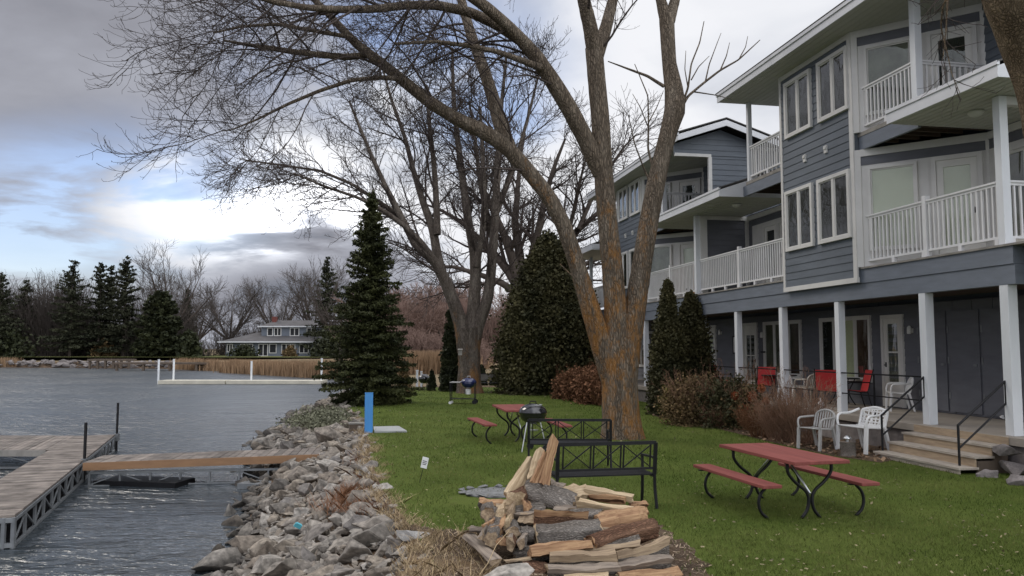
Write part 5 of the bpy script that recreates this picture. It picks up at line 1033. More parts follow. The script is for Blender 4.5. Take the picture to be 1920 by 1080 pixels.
for (px, py, r) in ((1410, 744, .13), (1428, 728, .10), (1392, 768, .14), (1378, 742, .09), (1400, 790, .11), (1418, 765, .12), (1388, 785, .09), (1436, 752, .08)):
    c = at(px, py, 20.9) - at(1400, 808, 21.2); q = rng.normal(size=(420, 3)); q /= np.linalg.norm(q, axis=1)[:, None]; hd.append(c + q * r * (.7 + .3 * rng.random((420, 1))) * (1, 1, 1.15))
np_obj('flower_heads', *leaf_quads(np.concatenate(hd), .035), M['foliage_rust'], s4)
for (px, py, h, sp, n_, lab) in ((1505, 838, 1.35, .75, 150, 'tall bare reddish twig shrub behind the grey plastic chair'), (1462, 832, 1.0, .7, 130, 'lower tangle of bare twigs left of the grey plastic chair'), (1425, 826, .6, .6, 120, 'short rusty twigs at the lawn edge of the planting bed'), (1345, 808, .5, .5, 60, 'low bare twigs in front of the olive shrub')):
    c = onz(px, py - 6); o = empty('twig_shrub', tuple(c), 0, lab, 'shrub', 'bare twig shrubs of the bed'); stems(o, n_, h, sp, M['twig_tan'] if 'rusty' not in lab else M['foliage_maroon'], .005, 5, .3)
# rust coloured hedge
for i, (px, py, h, R) in enumerate(((1062, 748, 1.0, .5), (1085, 752, 1.2, .6), (1112, 757, 1.3, .65), (1138, 760, 1.2, .6))):
    Y = onz(px, py)[1]; o = bushy('rusty_shrub', onz(px, py), h, R, ['leftmost rust brown shrub of the row against the big evergreen', 'second rust brown shrub from the left beside the big evergreen', 'rust brown shrub touching the left side of the maple trunk', 'rust brown shrub mostly hidden behind the maple trunk'][i], 'shrub', 'foliage_maroon', 5000, .07, 'row of rust brown shrubs', rd, .22, stem=False)
    stems(o, 40, h * 1.0, R, M['foliage_maroon'], .006)
# low green juniper carpet at the tip of the bank
jp = []
for (px, py, r) in ((665, 768, 1.3), (640, 780, 1.1), (690, 765, 1.0), (655, 792, .8), (620, 785, .9)):
    c = onz(px, py, -.15); q = rng.normal(size=(9000, 3)) * (r * .5, r * .9, .06); jp.append(c + q)
tag(np_obj('ground_cover', *leaf_quads(np.concatenate(jp), .05, up=1.0), mat('sedum', (0.12, 0.125, 0.075), 0.9, 0.3, 1.0, col2=(0.20, 0.20, 0.13), island=.3)), 'pale green low ground cover spreading over the stones below the spruce', 'ground cover', kind='stuff')

# ---------------------------------------------------------------- picnic tables and benches
def catmull(pts, k=4):
    pts = [np.array(p, float) for p in pts]; q = [2 * pts[0] - pts[1]] + pts + [2 * pts[-1] - pts[-2]]; out = []
    for i in range(1, len(q) - 2):
        for j in range(k):
            t = j / k; a, b, c, d = q[i - 1:i + 3]; out.append(.5 * (2 * b + (c - a) * t + (2 * a - 5 * b + 4 * c - d) * t * t + (3 * b - a - 3 * c + d) * t ** 3))
    return out + [pts[-1]]
def picnic_table(loc, rz, label):
    o = empty('picnic_table', loc, rz, label, 'picnic table', 'red picnic tables')
    t = MB(); t.box(-.93, .93, -.385, .385, .690, .735)
    t.build('tabletop', M['red'], o, bevel=.008)
    for sx in (-.66, .66):
        for sy in (-1, 1):
            MB().tube(catmull([(sx, sy * .31, .675), (sx, sy * .30, .56), (sx, sy * .20, .44), (sx, sy * .07, .34), (sx, sy * .024, .24), (sx, sy * .045, .11), (sx, sy * .13, .0)]), .021, 8).build('leg', M['black'], o, smooth=True)
        MB().box(sx - .02, sx + .02, -.34, .34, .672, .689).build('crossbar', M['black'], o)
        MB().tube([(sx, 0, .30), (sx * .25, 0, .675)], .014, 8).build('brace', M['steel'], o, smooth=True)
    return o
def picnic_bench(loc, rz, side, label):
    o = empty('picnic_bench', loc, rz, label, 'bench', 'red bench seats')
    MB().box(-.93, .93, -.13, .13, .400, .442).build('seat', M['red'], o, bevel=.008)
    for sx in (-.70, .70):
        MB().tube(catmull([(sx, -side * .05, .385), (sx, side * .03, .30), (sx, side * .06, .19), (sx, side * .03, .08), (sx, -side * .06, .0)]), .02, 8).build('leg', M['black'], o, smooth=True)
        MB().box(sx - .025, sx + .025, -.15, .15, .384, .399).build('bracket', M['black'], o)
    return o
rzn = math.atan2(-.97, .237)
picnic_table((3.55, 10.75, 0), rzn, 'red topped picnic table standing close in the right foreground')
wdir = np.array((.97, .237))
for sgn, c, lab in ((-1, (2.94, 10.75), 'red bench seat on the left of the near picnic table, beside the black bench'), (1, (4.22, 10.95), 'red bench seat on the right of the near picnic table, towards the steps')):
    picnic_bench((c[0], c[1], 0), rzn, sgn, lab)
picnic_table((.07, 18.8, 0), math.atan2(-1.55, .30), 'red topped picnic table farther back, half hidden by the black kettle grill')
picnic_bench((-.70, 18.5, 0), math.atan2(-1.5, .42), -1, 'red bench seat standing alone on the grass left of the farther picnic table')
picnic_bench((1.0, 18.3, 0), math.atan2(-1.55, .30), 1, 'red bench seat hidden behind the kettle grill and the black benches')
def metal_bench(loc, rz, wd, label, group='black metal benches'):
    o = empty('metal_bench', loc, rz, label, 'bench', group); h = .86; b = 1 / 2 * wd
    for s in (-b, b):
        MB().add([], []).bar((s, 0, .44), (s, -.06, h), .045, .035, (0, 1, 0)).build('back_post', M['black'], o)
        MB().tube(catmull([(s, 0, .45), (s, -.01, .25), (s, -.07, 0)]), .021, 6).build('leg', M['black'], o)
        MB().tube(catmull([(s, .46, .42), (s, .46, .2), (s, .49, 0)]), .021, 6).build('leg', M['black'], o)
        MB().bar((s, -.03, .66), (s, .46, .64), .045, .025).bar((s, .45, .43), (s, .45, .63), .03, .03, (0, 1, 0)).build('armrest', M['black'], o)
    t = MB(); t.bar((-b, -.06, h), (b, -.06, h), .03, .045); t.bar((-b, -.012, .52), (b, -.012, .52), .025, .03); t.build('back_rails', M['black'], o)
    g = MB(); yb = lambda z: -.012 - .048 * (z - .52) / .32; w3 = (wd - .10) / 3
    for k in range(3):
        x0 = -b + .05 + k * w3 + .02; x1 = x0 + w3 - .04
        for x in (x0, x1): g.bar((x, yb(.53), .53), (x, yb(.84), .84), .018, .018, (0, 1, 0))
        g.bar((x0, yb(.54), .54), (x1, yb(.83), .83), .015, .015, (0, 1, 0)); g.bar((x1, yb(.54), .54), (x0, yb(.83), .83), .013, .013, (0, 1, 0))
    g.build('back_lattice', M['black'], o)
    s = MB()
    for k in range(7): y = .02 + k * .072; s.box(-b, b, y, y + .052, .425, .445)
    s.box(-b - .005, -b + .03, 0, .48, .405, .424).box(b - .03, b + .005, 0, .48, .405, .424); s.build('seat', M['black'], o)
    return o
metal_bench((1.235, 10.62, 0), math.atan2(.27, 1.36), 1.33, 'black metal bench with crossed back panels directly behind the wood pile')
metal_bench((1.0, 14.05, 0), math.radians(-1), 1.42, 'black metal bench in second row, in front of the maple trunk')
fb = metal_bench((-1.0, 39.0, 0), math.radians(178), 1.35, 'dark bench with white pattern on its back, far off by the big evergreen', 'far bench')
q = MB()
for k in range(9): q.box(-.09 + (k % 3) * .06, -.05 + (k % 3) * .06, -.10, -.08, .54 + (k // 3) * .09, .58 + (k // 3) * .09)
q.build('back_pattern', M['sign'], fb)
MB().box(-.62, .62, -.075, -.02, .52, .84).build('back_panel', M['greywood'], fb)

# ---------------------------------------------------------------- grills
def dome(r, h, z0, n=9, up=True): return [(r * math.cos(a), z0 + (h if up else -h) * math.sin(a)) for a in [math.pi / 2 * i / n for i in range(n + 1)]]
def kettle(o, r, zc, m):
    MB().lathe([(0.004, zc - r * .80)] + dome(r, r * .80, zc - .008, 10, False)[::-1][1:] + [(r + .008, zc - .005), (r - .02, zc - .004)], 32).build('bowl', m, o, smooth=True)
    lid = MB().lathe([(r + .010, zc), (r + .012, zc + .012)] + dome(r, r * .60, zc + .015, 10)[1:], 32).build('lid', m, o, smooth=True)
    MB().tube([(-.07, 0, zc + r * .6 + .01), (-.06, 0, zc + r * .6 + .06), (.06, 0, zc + r * .6 + .06), (.07, 0, zc + r * .6 + .01)], .012, 8).build('handle', M['black'], lid)
    MB().lathe([(.05, zc + .008), (.05, zc + .018), (0, zc + .02)], 12, (r * .55, 0, r * .52)).build('vent', M['steel'], lid)
def kettle_grill(loc):
    o = empty('kettle_grill', loc, math.radians(20), 'round black kettle grill on three silver legs behind the second bench', 'grill'); r = .285
    kettle(o, r, .78, M['enamel'])
    for a in (200, 320, 80): c, s = math.cos(math.radians(a)), math.sin(math.radians(a)); MB().tube([(c * .16, s * .16, .60), (c * .30, s * .30, .0)], .013, 8).build('leg', M['steel'], o)
    MB().lathe([(.02, .40), (.10, .41), (.11, .43), (.105, .43), (.02, .415)], 20).build('ash_plate', M['steel'], o)
    for a in (320, 80):
        c, s = math.cos(math.radians(a)), math.sin(math.radians(a))
        MB().tube([(c * .28, s * .28 - .015, .07), (c * .28, s * .28 + .03, .07)], .07, 16).build('wheel', M['black'], o)
kettle_grill((.43, 16.6, 0))
def cart_grill(loc):
    o = empty('cart_grill', loc, math.radians(-4), 'blue kettle grill in a wheeled cart with side table far out on the lawn', 'grill')
    kk = MB(); MB().box(-.52, -.12, -.25, .25, .80, .83).build('side_table', M['plastic_grey'], o)
    e = empty('kettle', (0, 0, 0)); bpy.data.objects.remove(e)
    g = MB().lathe([(.004, .58)] + [(.29 * math.cos(a), .80 - .22 * math.sin(a)) for a in [math.pi / 2 * i / 8 for i in range(8, -1, -1)]], 28, (.18, 0, 0)).build('bowl', M['enamel_blue'], o, smooth=True)
    l = MB().lathe([(.30, .80), (.30, .815)] + [(.29 * math.cos(a), .815 + .17 * math.sin(a)) for a in [math.pi / 2 * i / 8 for i in range(1, 9)]], 28, (.18, 0, 0)).build('lid', M['enamel_blue'], o, smooth=True)
    MB().tube([(.12, 0, .98), (.12, 0, 1.04), (.24, 0, 1.04), (.24, 0, .98)], .012).build('handle', M['steel'], l)
    for x, y in ((-.5, -.22), (-.5, .22), (.42, -.22), (.42, .22)): MB().bar((x, y, .08 if x > 0 else .10), (x, y, .80), .03, .03, (0, 1, 0)).build('leg', M['black'], o)
    MB().box(-.5, .42, -.22, .22, .18, .20).build('shelf', M['black'], o); MB().lathe([(.10, .36), (.11, .54), (.1, .56)], 16, (.16, 0, 0)).build('ash_can', M['plastic'], o)
    for y in (-.24, .24):
        MB().tube([(.42, y - .02, .08), (.42, y + .02, .08)], .09, 16).build('wheel', M['black'], o); MB().tube([(-.5, y - .02, .05), (-.5, y + .02, .05)], .055, 12).build('caster', M['plastic'], o)
cart_grill((-1.82, 30.6, 0))

# ---------------------------------------------------------------- small things of the lawn
c = onz(691, 811); o = empty('blue_post', tuple(c), .2, 'upright bright blue painted post at the lawn edge beside a concrete slab', 'post')
MB().box(-.10, .10, -.05, .05, -.1, .97).build('board', M['blue'], o, bevel=.006); MB().box(-.102, .102, -.052, .052, .971, .99).build('cap', M['blue'], o)
c = onz(728, 807); p4 = [onz(*p)[:2] - c[:2] for p in ((702, 812), (763, 811), (748, 802), (700, 803))]
o = MB().prism([tuple(p) for p in p4], 0, .05).build('concrete_slab', M['slab'], loc=tuple(c), bevel=.01); tag(o, 'small pale concrete slab set in the grass at the foot of the blue post', 'slab')
c = onz(668, 802, 0); o = empty('timber_block', tuple(c), .3, 'weathered timber block among the stones left of the blue post', 'timber'); MB().box(-.18, .18, -.10, .10, -.1, .10).build('beam', M['brownwood'], o); MB().box(-.20, .20, -.12, .12, .101, .14).build('top_board', M['greywood'], o)
c = onz(788, 905); o = empty('lawn_sign', tuple(c), -.2, 'small white plate tilted on a thin dark stake, alone on the lawn', 'sign')
MB().tube([(-.02, 0, -.03), (.05, 0, .24)], .005, 6).build('stake', M['black'], o); q = MB().box(-.05, .05, -.006, .006, -.085, .085).build('plate', M['sign'], o, loc=(.07, 0, .31)); q.rotation_euler = (0, .22, 0)
q2 = MB().box(-.035, .035, -.0085, -.0062, .02, .03).box(-.035, .035, -.0085, -.0062, -.005, .005).box(-.03, .03, -.0085, -.0062, -.03, -.02).build('lettering', M['black'], q)
c = onz(925, 924); o = empty('fire_pit', tuple(c), 0, 'low ring of grey stone slabs round ashes behind the wood pile', 'fire pit')
MB().lathe([(.01, .0), (.42, .0), (.42, .012), (.01, .02)], 24).build('ash_bed', M['concrete_grey'], o)
r_ = random.Random(4)
for k in range(13):
    a = 2 * math.pi * k / 13; q = bpy.data.objects.new('ring_stone', RM[k % 16].copy()); q.data.materials[0] = M['concrete_grey']; COL.objects.link(q); q.parent = o; q.location = (.46 * math.cos(a), .40 * math.sin(a), .03); q.scale = (.17, .17, .09); q.rotation_euler = (0, 0, a + 1.57)
# white mooring posts, litter bin, ground fixtures far across the lawn
for (px, w_, h, lab) in ((783, .06, .85, 'taller white post of the pair beyond the lawn, left one'), (791, .05, .78, 'shorter white post right beside the taller one beyond the lawn'), (723, .07, 1.0, 'white post seen through the lower boughs at the right of the large spruce')):
    Y = 44.5; o = MB().box(-w_, w_, -w_, w_, -.2, h).box(-w_ * 1.2, w_ * 1.2, -w_ * 1.2, w_ * 1.2, h, h + .05).build('mooring_post', M['post'], loc=((px - 960) / FPX * Y, Y, 0)); tag(o, lab, 'post', 'white posts beyond the lawn')
o = empty('dark_grill', at(795, 733, 41), 0, 'small dark covered grill between two cone shrubs at the far lawn edge', 'grill'); MB().lathe([(.1, .45)] + dome(.3, .25, .62, 6, False)[::-1][1:] + dome(.3, .22, .63, 6), 18).build('bowl', M['enamel'], o, smooth=True)
for a in (0, 2.1, 4.2): MB().tube([(.12 * math.cos(a), .12 * math.sin(a), .5), (.25 * math.cos(a), .25 * math.sin(a), 0)], .014, 6).build('leg', M['steel'], o)
o = MB().box(-.14, .14, -.12, .12, 0, .34).add([(-.18, -.18, .34), (.18, -.18, .34), (.18, .12, .40), (-.18, .12, .40), (-.18, -.18, .37), (.18, -.18, .37), (.18, .12, .43), (-.18, .12, .43)], [(0, 3, 2, 1), (4, 5, 6, 7), (0, 1, 5, 4), (1, 2, 6, 5), (2, 3, 7, 6), (3, 0, 4, 7)]).build('bird_box', M['greywood'], loc=at(863, 666, 37.2)); o.scale = (.62, .62, .7); tag(o, 'grey wooden bird box fixed to the left stem of the four stemmed tree', 'bird box')

# ---------------------------------------------------------------- fire wood
def make_log(a, b, th, kind, wood, bark, seed, taper=1.0, roll=0.0, bumpy=1.0):
    r = random.Random(seed); a = Vector(a); b = Vector(b); L = (b - a).length; m_ = MB(); K = 9
    if kind == 'round': cs = [(math.cos(2 * math.pi * j / 14) * .5, math.sin(2 * math.pi * j / 14) * .5, 1) for j in range(14)]
    elif kind == 'slab': cs = [(-.55, -.22, 0), (-.5, .18, 0), (-.1, .26, 0), (.45, .20, 0), (.56, -.16, 0), (.3, -.3, 1), (0, -.36, 1), (-.3, -.32, 1)]
    else:
        cs = [(-.5, .28, 0), (-.05, .42, 0), (.5, .30, 0), (.46, .02, 0), (.22, -.25, 1), (0, -.36, 1), (-.24, -.26, 1), (-.46, -.02, 1)] if r.random() < .5 else [(-.52, .30, 0), (.50, .34, 0), (.28, -.02, 0), (.02, -.42, 0), (-.2, -.20, 1), (-.42, .05, 1)]
    n = len(cs); k0 = math.cos(roll); k1 = math.sin(roll); off = [(r.gauss(0, .07), r.gauss(0, .07)) for _ in range(n)]; bow = r.gauss(0, .05)
    for i in range(K):
        t = i / (K - 1); sc = th * (1 + (taper - 1) * t); x = (t - .5) * L
        for j, (y, z, _) in enumerate(cs):
            y += off[j][0] + r.gauss(0, .028 * bumpy); z += off[j][1] + r.gauss(0, .028 * bumpy) + bow * math.sin(math.pi * t) + .05 * math.sin(t * 7 + seed + j)
            e = r.gauss(0, .012) if i in (0, K - 1) else 0
            m_.v.append((x + e, (y * k0 - z * k1) * sc, (y * k1 + z * k0) * sc))
    for i in range(K - 1):
        for j in range(n): j2 = (j + 1) % n; m_.f.append((i * n + j, i * n + j2, (i + 1) * n + j2, (i + 1) * n + j)); m_.m.append(1 if cs[j][2] and cs[j2][2] else 0)
    m_.f.append(tuple(range(n - 1, -1, -1))); m_.m.append(2); m_.f.append(tuple((K - 1) * n + j for j in range(n))); m_.m.append(2)
    o = m_.build('firewood_log', [M[wood], M[bark], M['wood_tan' if wood == 'wood_grey' else wood]]); o.location = (a + b) / 2
    x = (b - a).normalized(); up = Vector((0, 0, 1)) if abs(x.z) < .9 else Vector((0, -1, 0)); y = up.cross(x).normalized(); z = x.cross(y)
    o.matrix_world = Matrix.Translation((a + b) / 2) @ Matrix((x, y, z)).transposed().to_4x4()
    if kind == 'round': o.data.polygons.foreach_set('use_smooth', [True] * (len(o.data.polygons) - 2) + [False] * 2)
    return o
def dep(y): return float(np.interp(y, [820, 900, 930, 960, 1000, 1050, 1085, 1120], [9.2, 9.1, 8.9, 8.6, 8.2, 7.8, 7.55, 7.35]))
LG = 'fire wood pile'
LOGS = [  # left end px, right end px, thickness px, shape, wood, bark, depth shift at each end, roll, label
 ((990, 918), (1078, 946), 33, 'round', 'wood_grey', 'bark_log', 0, .05, 0, 'grey barked round log lying slanted on top in the middle of the pile', .95),
 ((900, 944), (950, 948), 23, 'wedge', 'wood_warm', 'bark_log', .1, .1, 0, 'split log with pale top edge at the upper left end of the pile', 1),
 ((1057, 926), (1103, 921), 26, 'slab', 'wood_pale', 'bark_log', .1, .15, .4, 'short pale split piece left of the long pale boards on top', 1),
 ((1098, 915), (1187, 931), 19, 'slab', 'wood_pale', 'bark_log', .1, .1, .2, 'pale flat split log topmost at the right of the pile', .9),
 ((1105, 933), (1172, 938), 15, 'wedge', 'wood_warm', 'bark_log_brown', .15, .1, 0, 'reddish split piece under the topmost pale flat log', 1),
 ((1084, 943), (1184, 957), 19, 'slab', 'wood_pale', 'bark_log', -.1, -.1, .15, 'long pale slab pointing right below the topmost flat log', .8),
 ((1001, 974), (1102, 978), 33, 'wedge', 'wood_warm', 'bark_log_brown', -.1, -.05, -.5, 'thick split log with glowing orange brown torn wood', 1),
 ((1005, 1003), (1126, 994), 33, 'round', 'wood_pale', 'bark_log', -.05, -.05, 0, 'straight rough barked grey log in the middle of the front face', 1),
 ((1123, 984), (1212, 966), 32, 'slab', 'wood_warm', 'bark_log_brown', -.05, 0, .9, 'wide tan split log with straight grain at the right of the pile', .95),
 ((1108, 1020), (1226, 988), 28, 'round', 'wood_warm', 'bark_log_brown', -.05, .05, 0, 'smooth reddish brown round log rising to the right', 1),
 ((993, 1034), (1108, 1020), 28, 'wedge', 'wood_warm', 'bark_log_brown', -.1, -.1, 2.6, 'dark red barked split log under the rough grey log', .8),
 ((1060, 1036), (1198, 1017), 20, 'wedge', 'wood_tan', 'bark_log', 0, 0, 2.9, 'long thin log with pale lichen spotted bark at its right end', 1.1),
 ((1032, 1052), (1153, 1049), 27, 'wedge', 'wood_tan', 'bark_log', -.05, -.05, .1, 'tan weathered split log second row from the bottom', 1),
 ((1152, 1050), (1246, 1026), 26, 'wedge', 'wood_tan', 'bark_log', 0, .05, -.2, 'lumpy tan log with a knobby right end at the right edge of the pile', 1.3),
 ((1026, 1072), (1160, 1068), 25, 'wedge', 'wood_grey', 'bark_log', -.05, -.02, 0, 'grey weathered log at the lower left of the front face', 1),
 ((1158, 1068), (1256, 1052), 26, 'wedge', 'wood_grey', 'bark_log', 0, .02, .2, 'grey weathered log at the lower right of the front face', 1),
 ((1060, 1088), (1140, 1082), 22, 'slab', 'wood_pale', 'bark_log', -.08, -.05, .5, 'pale split log cut by the lower picture edge', 1),
 ((1160, 1088), (1274, 1076), 24, 'wedge', 'wood_warm', 'bark_log_brown', 0, 0, 0, 'orange toned split log lowest at the right bottom corner of the pile', 1),
 ((1180, 950), (1214, 946), 15, 'wedge', 'wood_warm', 'bark_log_brown', .3, .3, 0, 'short brown stick of wood sticking out at the right behind the pale slab', 1),
 ((1178, 962), (1212, 960), 14, 'wedge', 'wood_warm', 'bark_log', .25, .3, .4, 'short split piece just beneath the brown stick at the right', 1),
 ((1014, 912), (1036, 822), 19, 'wedge', 'wood_warm', 'bark_log_brown', -.1, .15, 1.2, 'tallest split log leaning upright against the black bench', .8),
 ((1002, 906), (1026, 850), 12, 'slab', 'wood_warm', 'bark_log_brown', -.15, 0, 1.0, 'thin reddish strip of wood leaning on the tallest split log', 1),
 ((997, 902), (1013, 845), 18, 'wedge', 'wood_pale', 'bark_log', -.1, .1, 1.1, 'pale split log leaning just left of the tallest one', 1),
 ((952, 932), (997, 864), 17, 'slab', 'wood_pale', 'bark_log', -.1, .15, 1.2, 'pale long board leaning lowest and farthest left', 1),
 ((974, 920), (995, 874), 15, 'wedge', 'wood_tan', 'bark_log', .05, .2, .5, 'shaded leaning piece between the two pale leaning boards', 1),
 ((1030, 908), (1056, 916), 26, 'wedge', 'wood_grey', 'bark_log', .15, .2, 0, 'short grey knotty piece behind the slanted round log', 1),
 ((930, 956), (975, 961), 18, 'wedge', 'wood_tan', 'bark_log', .1, .1, 0, 'tan piece between the left end and the slanted round log', 1),
 ((975, 975), (1003, 978), 19, 'wedge', 'wood_tan', 'bark_log', .0, .0, .6, 'short tan block left of the orange brown torn log', 1),
 ((978, 1000), (1003, 1002), 20, 'round', 'wood_grey', 'bark_log', .0, .0, 0, 'short grey round piece left of the rough barked log', 1),
 ((1040, 960), (1090, 962), 20, 'wedge', 'wood_grey', 'bark_log_brown', .15, .1, 0, 'dark piece wedged under the slanted round log', 1),
 ((1110, 962), (1180, 968), 18, 'wedge', 'wood_tan', 'bark_log', .2, .2, 0, 'piece in shadow between the long pale slab and the wide tan log', 1),
 ((950, 1052), (996, 1046), 7, 'slab', 'wood_tan', 'bark_log', -.05, -.05, 0, 'thin flat stick bridging the gap at the lower left', 1),
 ((985, 1062), (1030, 1075), 30, 'round', 'wood_warm', 'bark_log_brown', .1, .1, 0, 'dark reddish round log in the lower left gap of the pile', 1),
]
for i, (l, r, th, kd, wd_, bk, d0, d1, rl, lab, tp) in enumerate(LOGS):
    Ya, Yb = dep(l[1]) + d0, dep(r[1]) + d1
    if l[1] - r[1] > 40: Ya = dep(l[1]) + d0; Yb = 9.15 + d1
    o = make_log(at(l[0], l[1], Ya), at(r[0], r[1], Yb), th / FPX * (Ya + Yb) / 2 * 1.22, kd, wd_, bk, 50 + i, tp, rl); tag(o, lab, 'log', LG)
# logs seen end on at the left of the pile, lying away from the camera
ENDS = [(915, 966, 24, 'wood_grey', 'round'), (938, 968, 24, 'wood_pale', 'wedge'), (914, 988, 20, 'wood_warm', 'wedge'), (932, 994, 22, 'wood_warm', 'wedge'), (950, 985, 18, 'wood_pale', 'wedge'), (922, 1012, 24, 'wood_grey', 'round'), (940, 1014, 17, 'wood_warm', 'wedge'), (967, 938, 28, 'wood_pale', 'round'),
        (955, 964, 17, 'wood_tan', 'wedge'), (963, 1000, 22, 'wood_grey', 'round'), (958, 1022, 22, 'wood_grey', 'wedge'), (905, 1006, 18, 'wood_grey', 'wedge'), (978, 1022, 20, 'wood_grey', 'wedge'), (990, 952, 18, 'wood_warm', 'wedge')]
EL = ['round grey end at the upper left of the stacked ends', 'pale sawn face right of the upper left round end', 'orange wedge shaped end on the left flank', 'largest orange split end on the left flank', 'pale narrow end beside the orange split ends', 'dark round end at the bottom of the left flank', 'thin orange splinter shaped end low on the left flank', 'half peeled round end with pale wood under the leaning boards',
      'small tan end in the middle of the left part', 'dark round end below the short grey round piece', 'dark split end at the lower middle of the left part', 'grey end farthest left on the left flank', 'grey split end next to the dark red barked log', 'small warm coloured end under the slanted round log']
for i, (x, y, th, wd_, kd) in enumerate(ENDS):
    Y = dep(y) - .12; a = at(x, y, Y); b = np.array(a) + (.05 * random.uniform(-1, 1) + .03, .42, random.uniform(-.02, .05)); o = make_log(a, b, th / FPX * Y * 1.2, kd, wd_, 'bark_log_brown' if i % 3 == 1 else 'bark_log', 150 + i, 1, random.uniform(0, 6)); tag(o, EL[i], 'log', LG)
# the layers under the visible ones
k = 0
for zi, z in enumerate((.07, .21, .36)):
    for yi in range(7 - 2 * zi):
        y = 8.02 + .24 * zi + yi * .16
        for x in (.28, .86):
            k += 1; o = make_log((x - .26, y, z), (x + .27 - .1 * zi, y + random.uniform(-.03, .03), z + .01), .135, random.choice(('wedge', 'round')), random.choice(('wood_grey', 'wood_tan')), 'bark_log', 300 + k, 1, random.uniform(0, 6))
            tag(o, 'log in the shadowed inside of the wood pile between and under the outer logs', 'log', LG)
for (l, r, th, lab) in (((877, 1003), (930, 1052), 20, 'flat grey timber running from the left corner under the pile'), ((880, 990), (908, 993), 17, 'short grey timber block at the left corner of the pile')):
    a = at(l[0], l[1], 8.5); b = at(r[0], r[1], 7.6 if l[0] == 877 else 8.5); a[2] = max(a[2], .05); o = make_log(a, b, th / FPX * 8, 'slab', 'wood_grey', 'wood_grey', 400, 1, 0, .3); o.name = 'grey_timber'; tag(o, lab, 'timber', 'base timbers of the wood pile')
o = MB().box(-.05, .05, -.012, .012, -.03, .03).box(-.035, .035, -.013, .013, .03, .04).build('plastic_bit', M['cyan'], loc=onz(567, 1003, -.5) + (0, -.25, .18)); o.rotation_euler = (.5, .5, .4); tag(o, 'small cyan piece of plastic litter lying on the brown rocks', 'litter')
o = empty('dry_stalk', onz(905, 1078), 0, 'long thin pale stalk lying slanted from the corner boulder to the pile', 'stalk'); MB().tube([(-.08, -.3, .0), (.05, -.05, .12), (.12, .25, .21), (.28, .55, .32)], [.0035, .003, .003, .002], 6).build('stem', M['straw'], o)

# ---------------------------------------------------------------- chairs
def plastic_chair(loc, rz, m, label, rounded=False, group='plastic garden chairs'):
    """local: front = +y; seat height .40"""
    o = empty('plastic_chair', loc, rz, label, 'chair', group); w_ = .25 if not rounded else .29
    MB().add([(-w_, -.20, .40), (w_, -.20, .40), (w_ * 1.04, .24, .43), (-w_ * 1.04, .24, .43), (-w_, -.20, .43), (w_, -.20, .43), (w_ * 1.04, .24, .45), (-w_ * 1.04, .24, .45)], [(0, 3, 2, 1), (4, 5, 6, 7), (0, 1, 5, 4), (1, 2, 6, 5), (2, 3, 7, 6), (3, 0, 4, 7)]).build('seat', M[m], o, bevel=.008)
    for sx in (-1, 1):
        MB().add([(sx * (w_ + .03) + a, y, z) for a, y, z in ((-.03, .22, 0), (.03, .22, 0), (.03, .26, 0), (-.03, .26, 0), (-.03, .19, .44), (.02, .19, .44), (.02, .24, .44), (-.03, .24, .44))], [(0, 3, 2, 1), (4, 5, 6, 7), (0, 1, 5, 4), (1, 2, 6, 5), (2, 3, 7, 6), (3, 0, 4, 7)]).build('leg', M[m], o)
        MB().add([(sx * (w_ + .0) + a, y, z) for a, y, z in ((-.03, -.31, 0), (.03, -.31, 0), (.03, -.27, 0), (-.03, -.27, 0), (-.025, -.21, .44), (.025, -.21, .44), (.025, -.16, .44), (-.025, -.16, .44))], [(0, 3, 2, 1), (4, 5, 6, 7), (0, 1, 5, 4), (1, 2, 6, 5), (2, 3, 7, 6), (3, 0, 4, 7)]).build('leg', M[m], o)
        MB().tube(catmull([(sx * (w_ + .02), .22, .43), (sx * (w_ + .045), .21, .56), (sx * (w_ + .05), .15, .635), (sx * (w_ + .045), -.05, .65), (sx * (w_ + .0), -.22, .66 if not rounded else .72)]), .022, 8).build('armrest', M[m], o, smooth=True)
    bk = MB(); T_ = .80 if not rounded else .76
    zf = lambda x: T_ - (.10 if not rounded else .09) * (x / w_) ** 2 * (1 if abs(x) < w_ * .8 else 1.5); yb = lambda z: -.20 - (z - .42) * .27; k_ = 7
    arch = catmull([(-w_ + .01, yb(.44), .44), (-w_ + .01, yb(.6), .6), (-w_ * .93, yb(.7), .70), (-w_ * .6, yb(.78), T_ - .03), (0, yb(T_), T_), (w_ * .6, yb(.78), T_ - .03), (w_ * .93, yb(.7), .70), (w_ - .01, yb(.6), .6), (w_ - .01, yb(.44), .44)], 3)
    bk.tube(arch, .024, 8)
    if not rounded:
        for j in range(k_): x = (-w_ + .06) + (2 * w_ - .12) * j / (k_ - 1); z1 = zf(x) - .02; bk.add([(x - .017, yb(.44), .44), (x + .017, yb(.44), .44), (x + .017, yb(z1), z1), (x - .017, yb(z1), z1), (x - .017, yb(.44) - .012, .44), (x + .017, yb(.44) - .012, .44), (x + .017, yb(z1) - .012, z1), (x - .017, yb(z1) - .012, z1)], [(0, 1, 2, 3), (7, 6, 5, 4), (0, 3, 7, 4), (2, 1, 5, 6)])
    else:
        for j in range(9): x = (-w_ + .05) + (2 * w_ - .1) * j / 8; z1 = zf(x) - .02; bk.bar((x, yb(.44), .44), (x + .07 * math.sin(j * 2.1), yb(z1), z1), .022, .012, (0, 1, 0))
        for z in (.50, .56, .62, .68, .73): bk.bar((-w_ + .02, yb(z), z), (w_ - .02, yb(z) + .001, z + .015 * math.sin(z * 40)), .016, .022)
        bk.bar((-w_, yb(.44) + .002, .45), (w_, yb(.44) + .002, .45), .02, .04)
    bk.build('backrest', M[m], o, smooth=not rounded)
    return o
def up(px, py, z): c = onz(px, py, z); return (c[0], c[1], z)
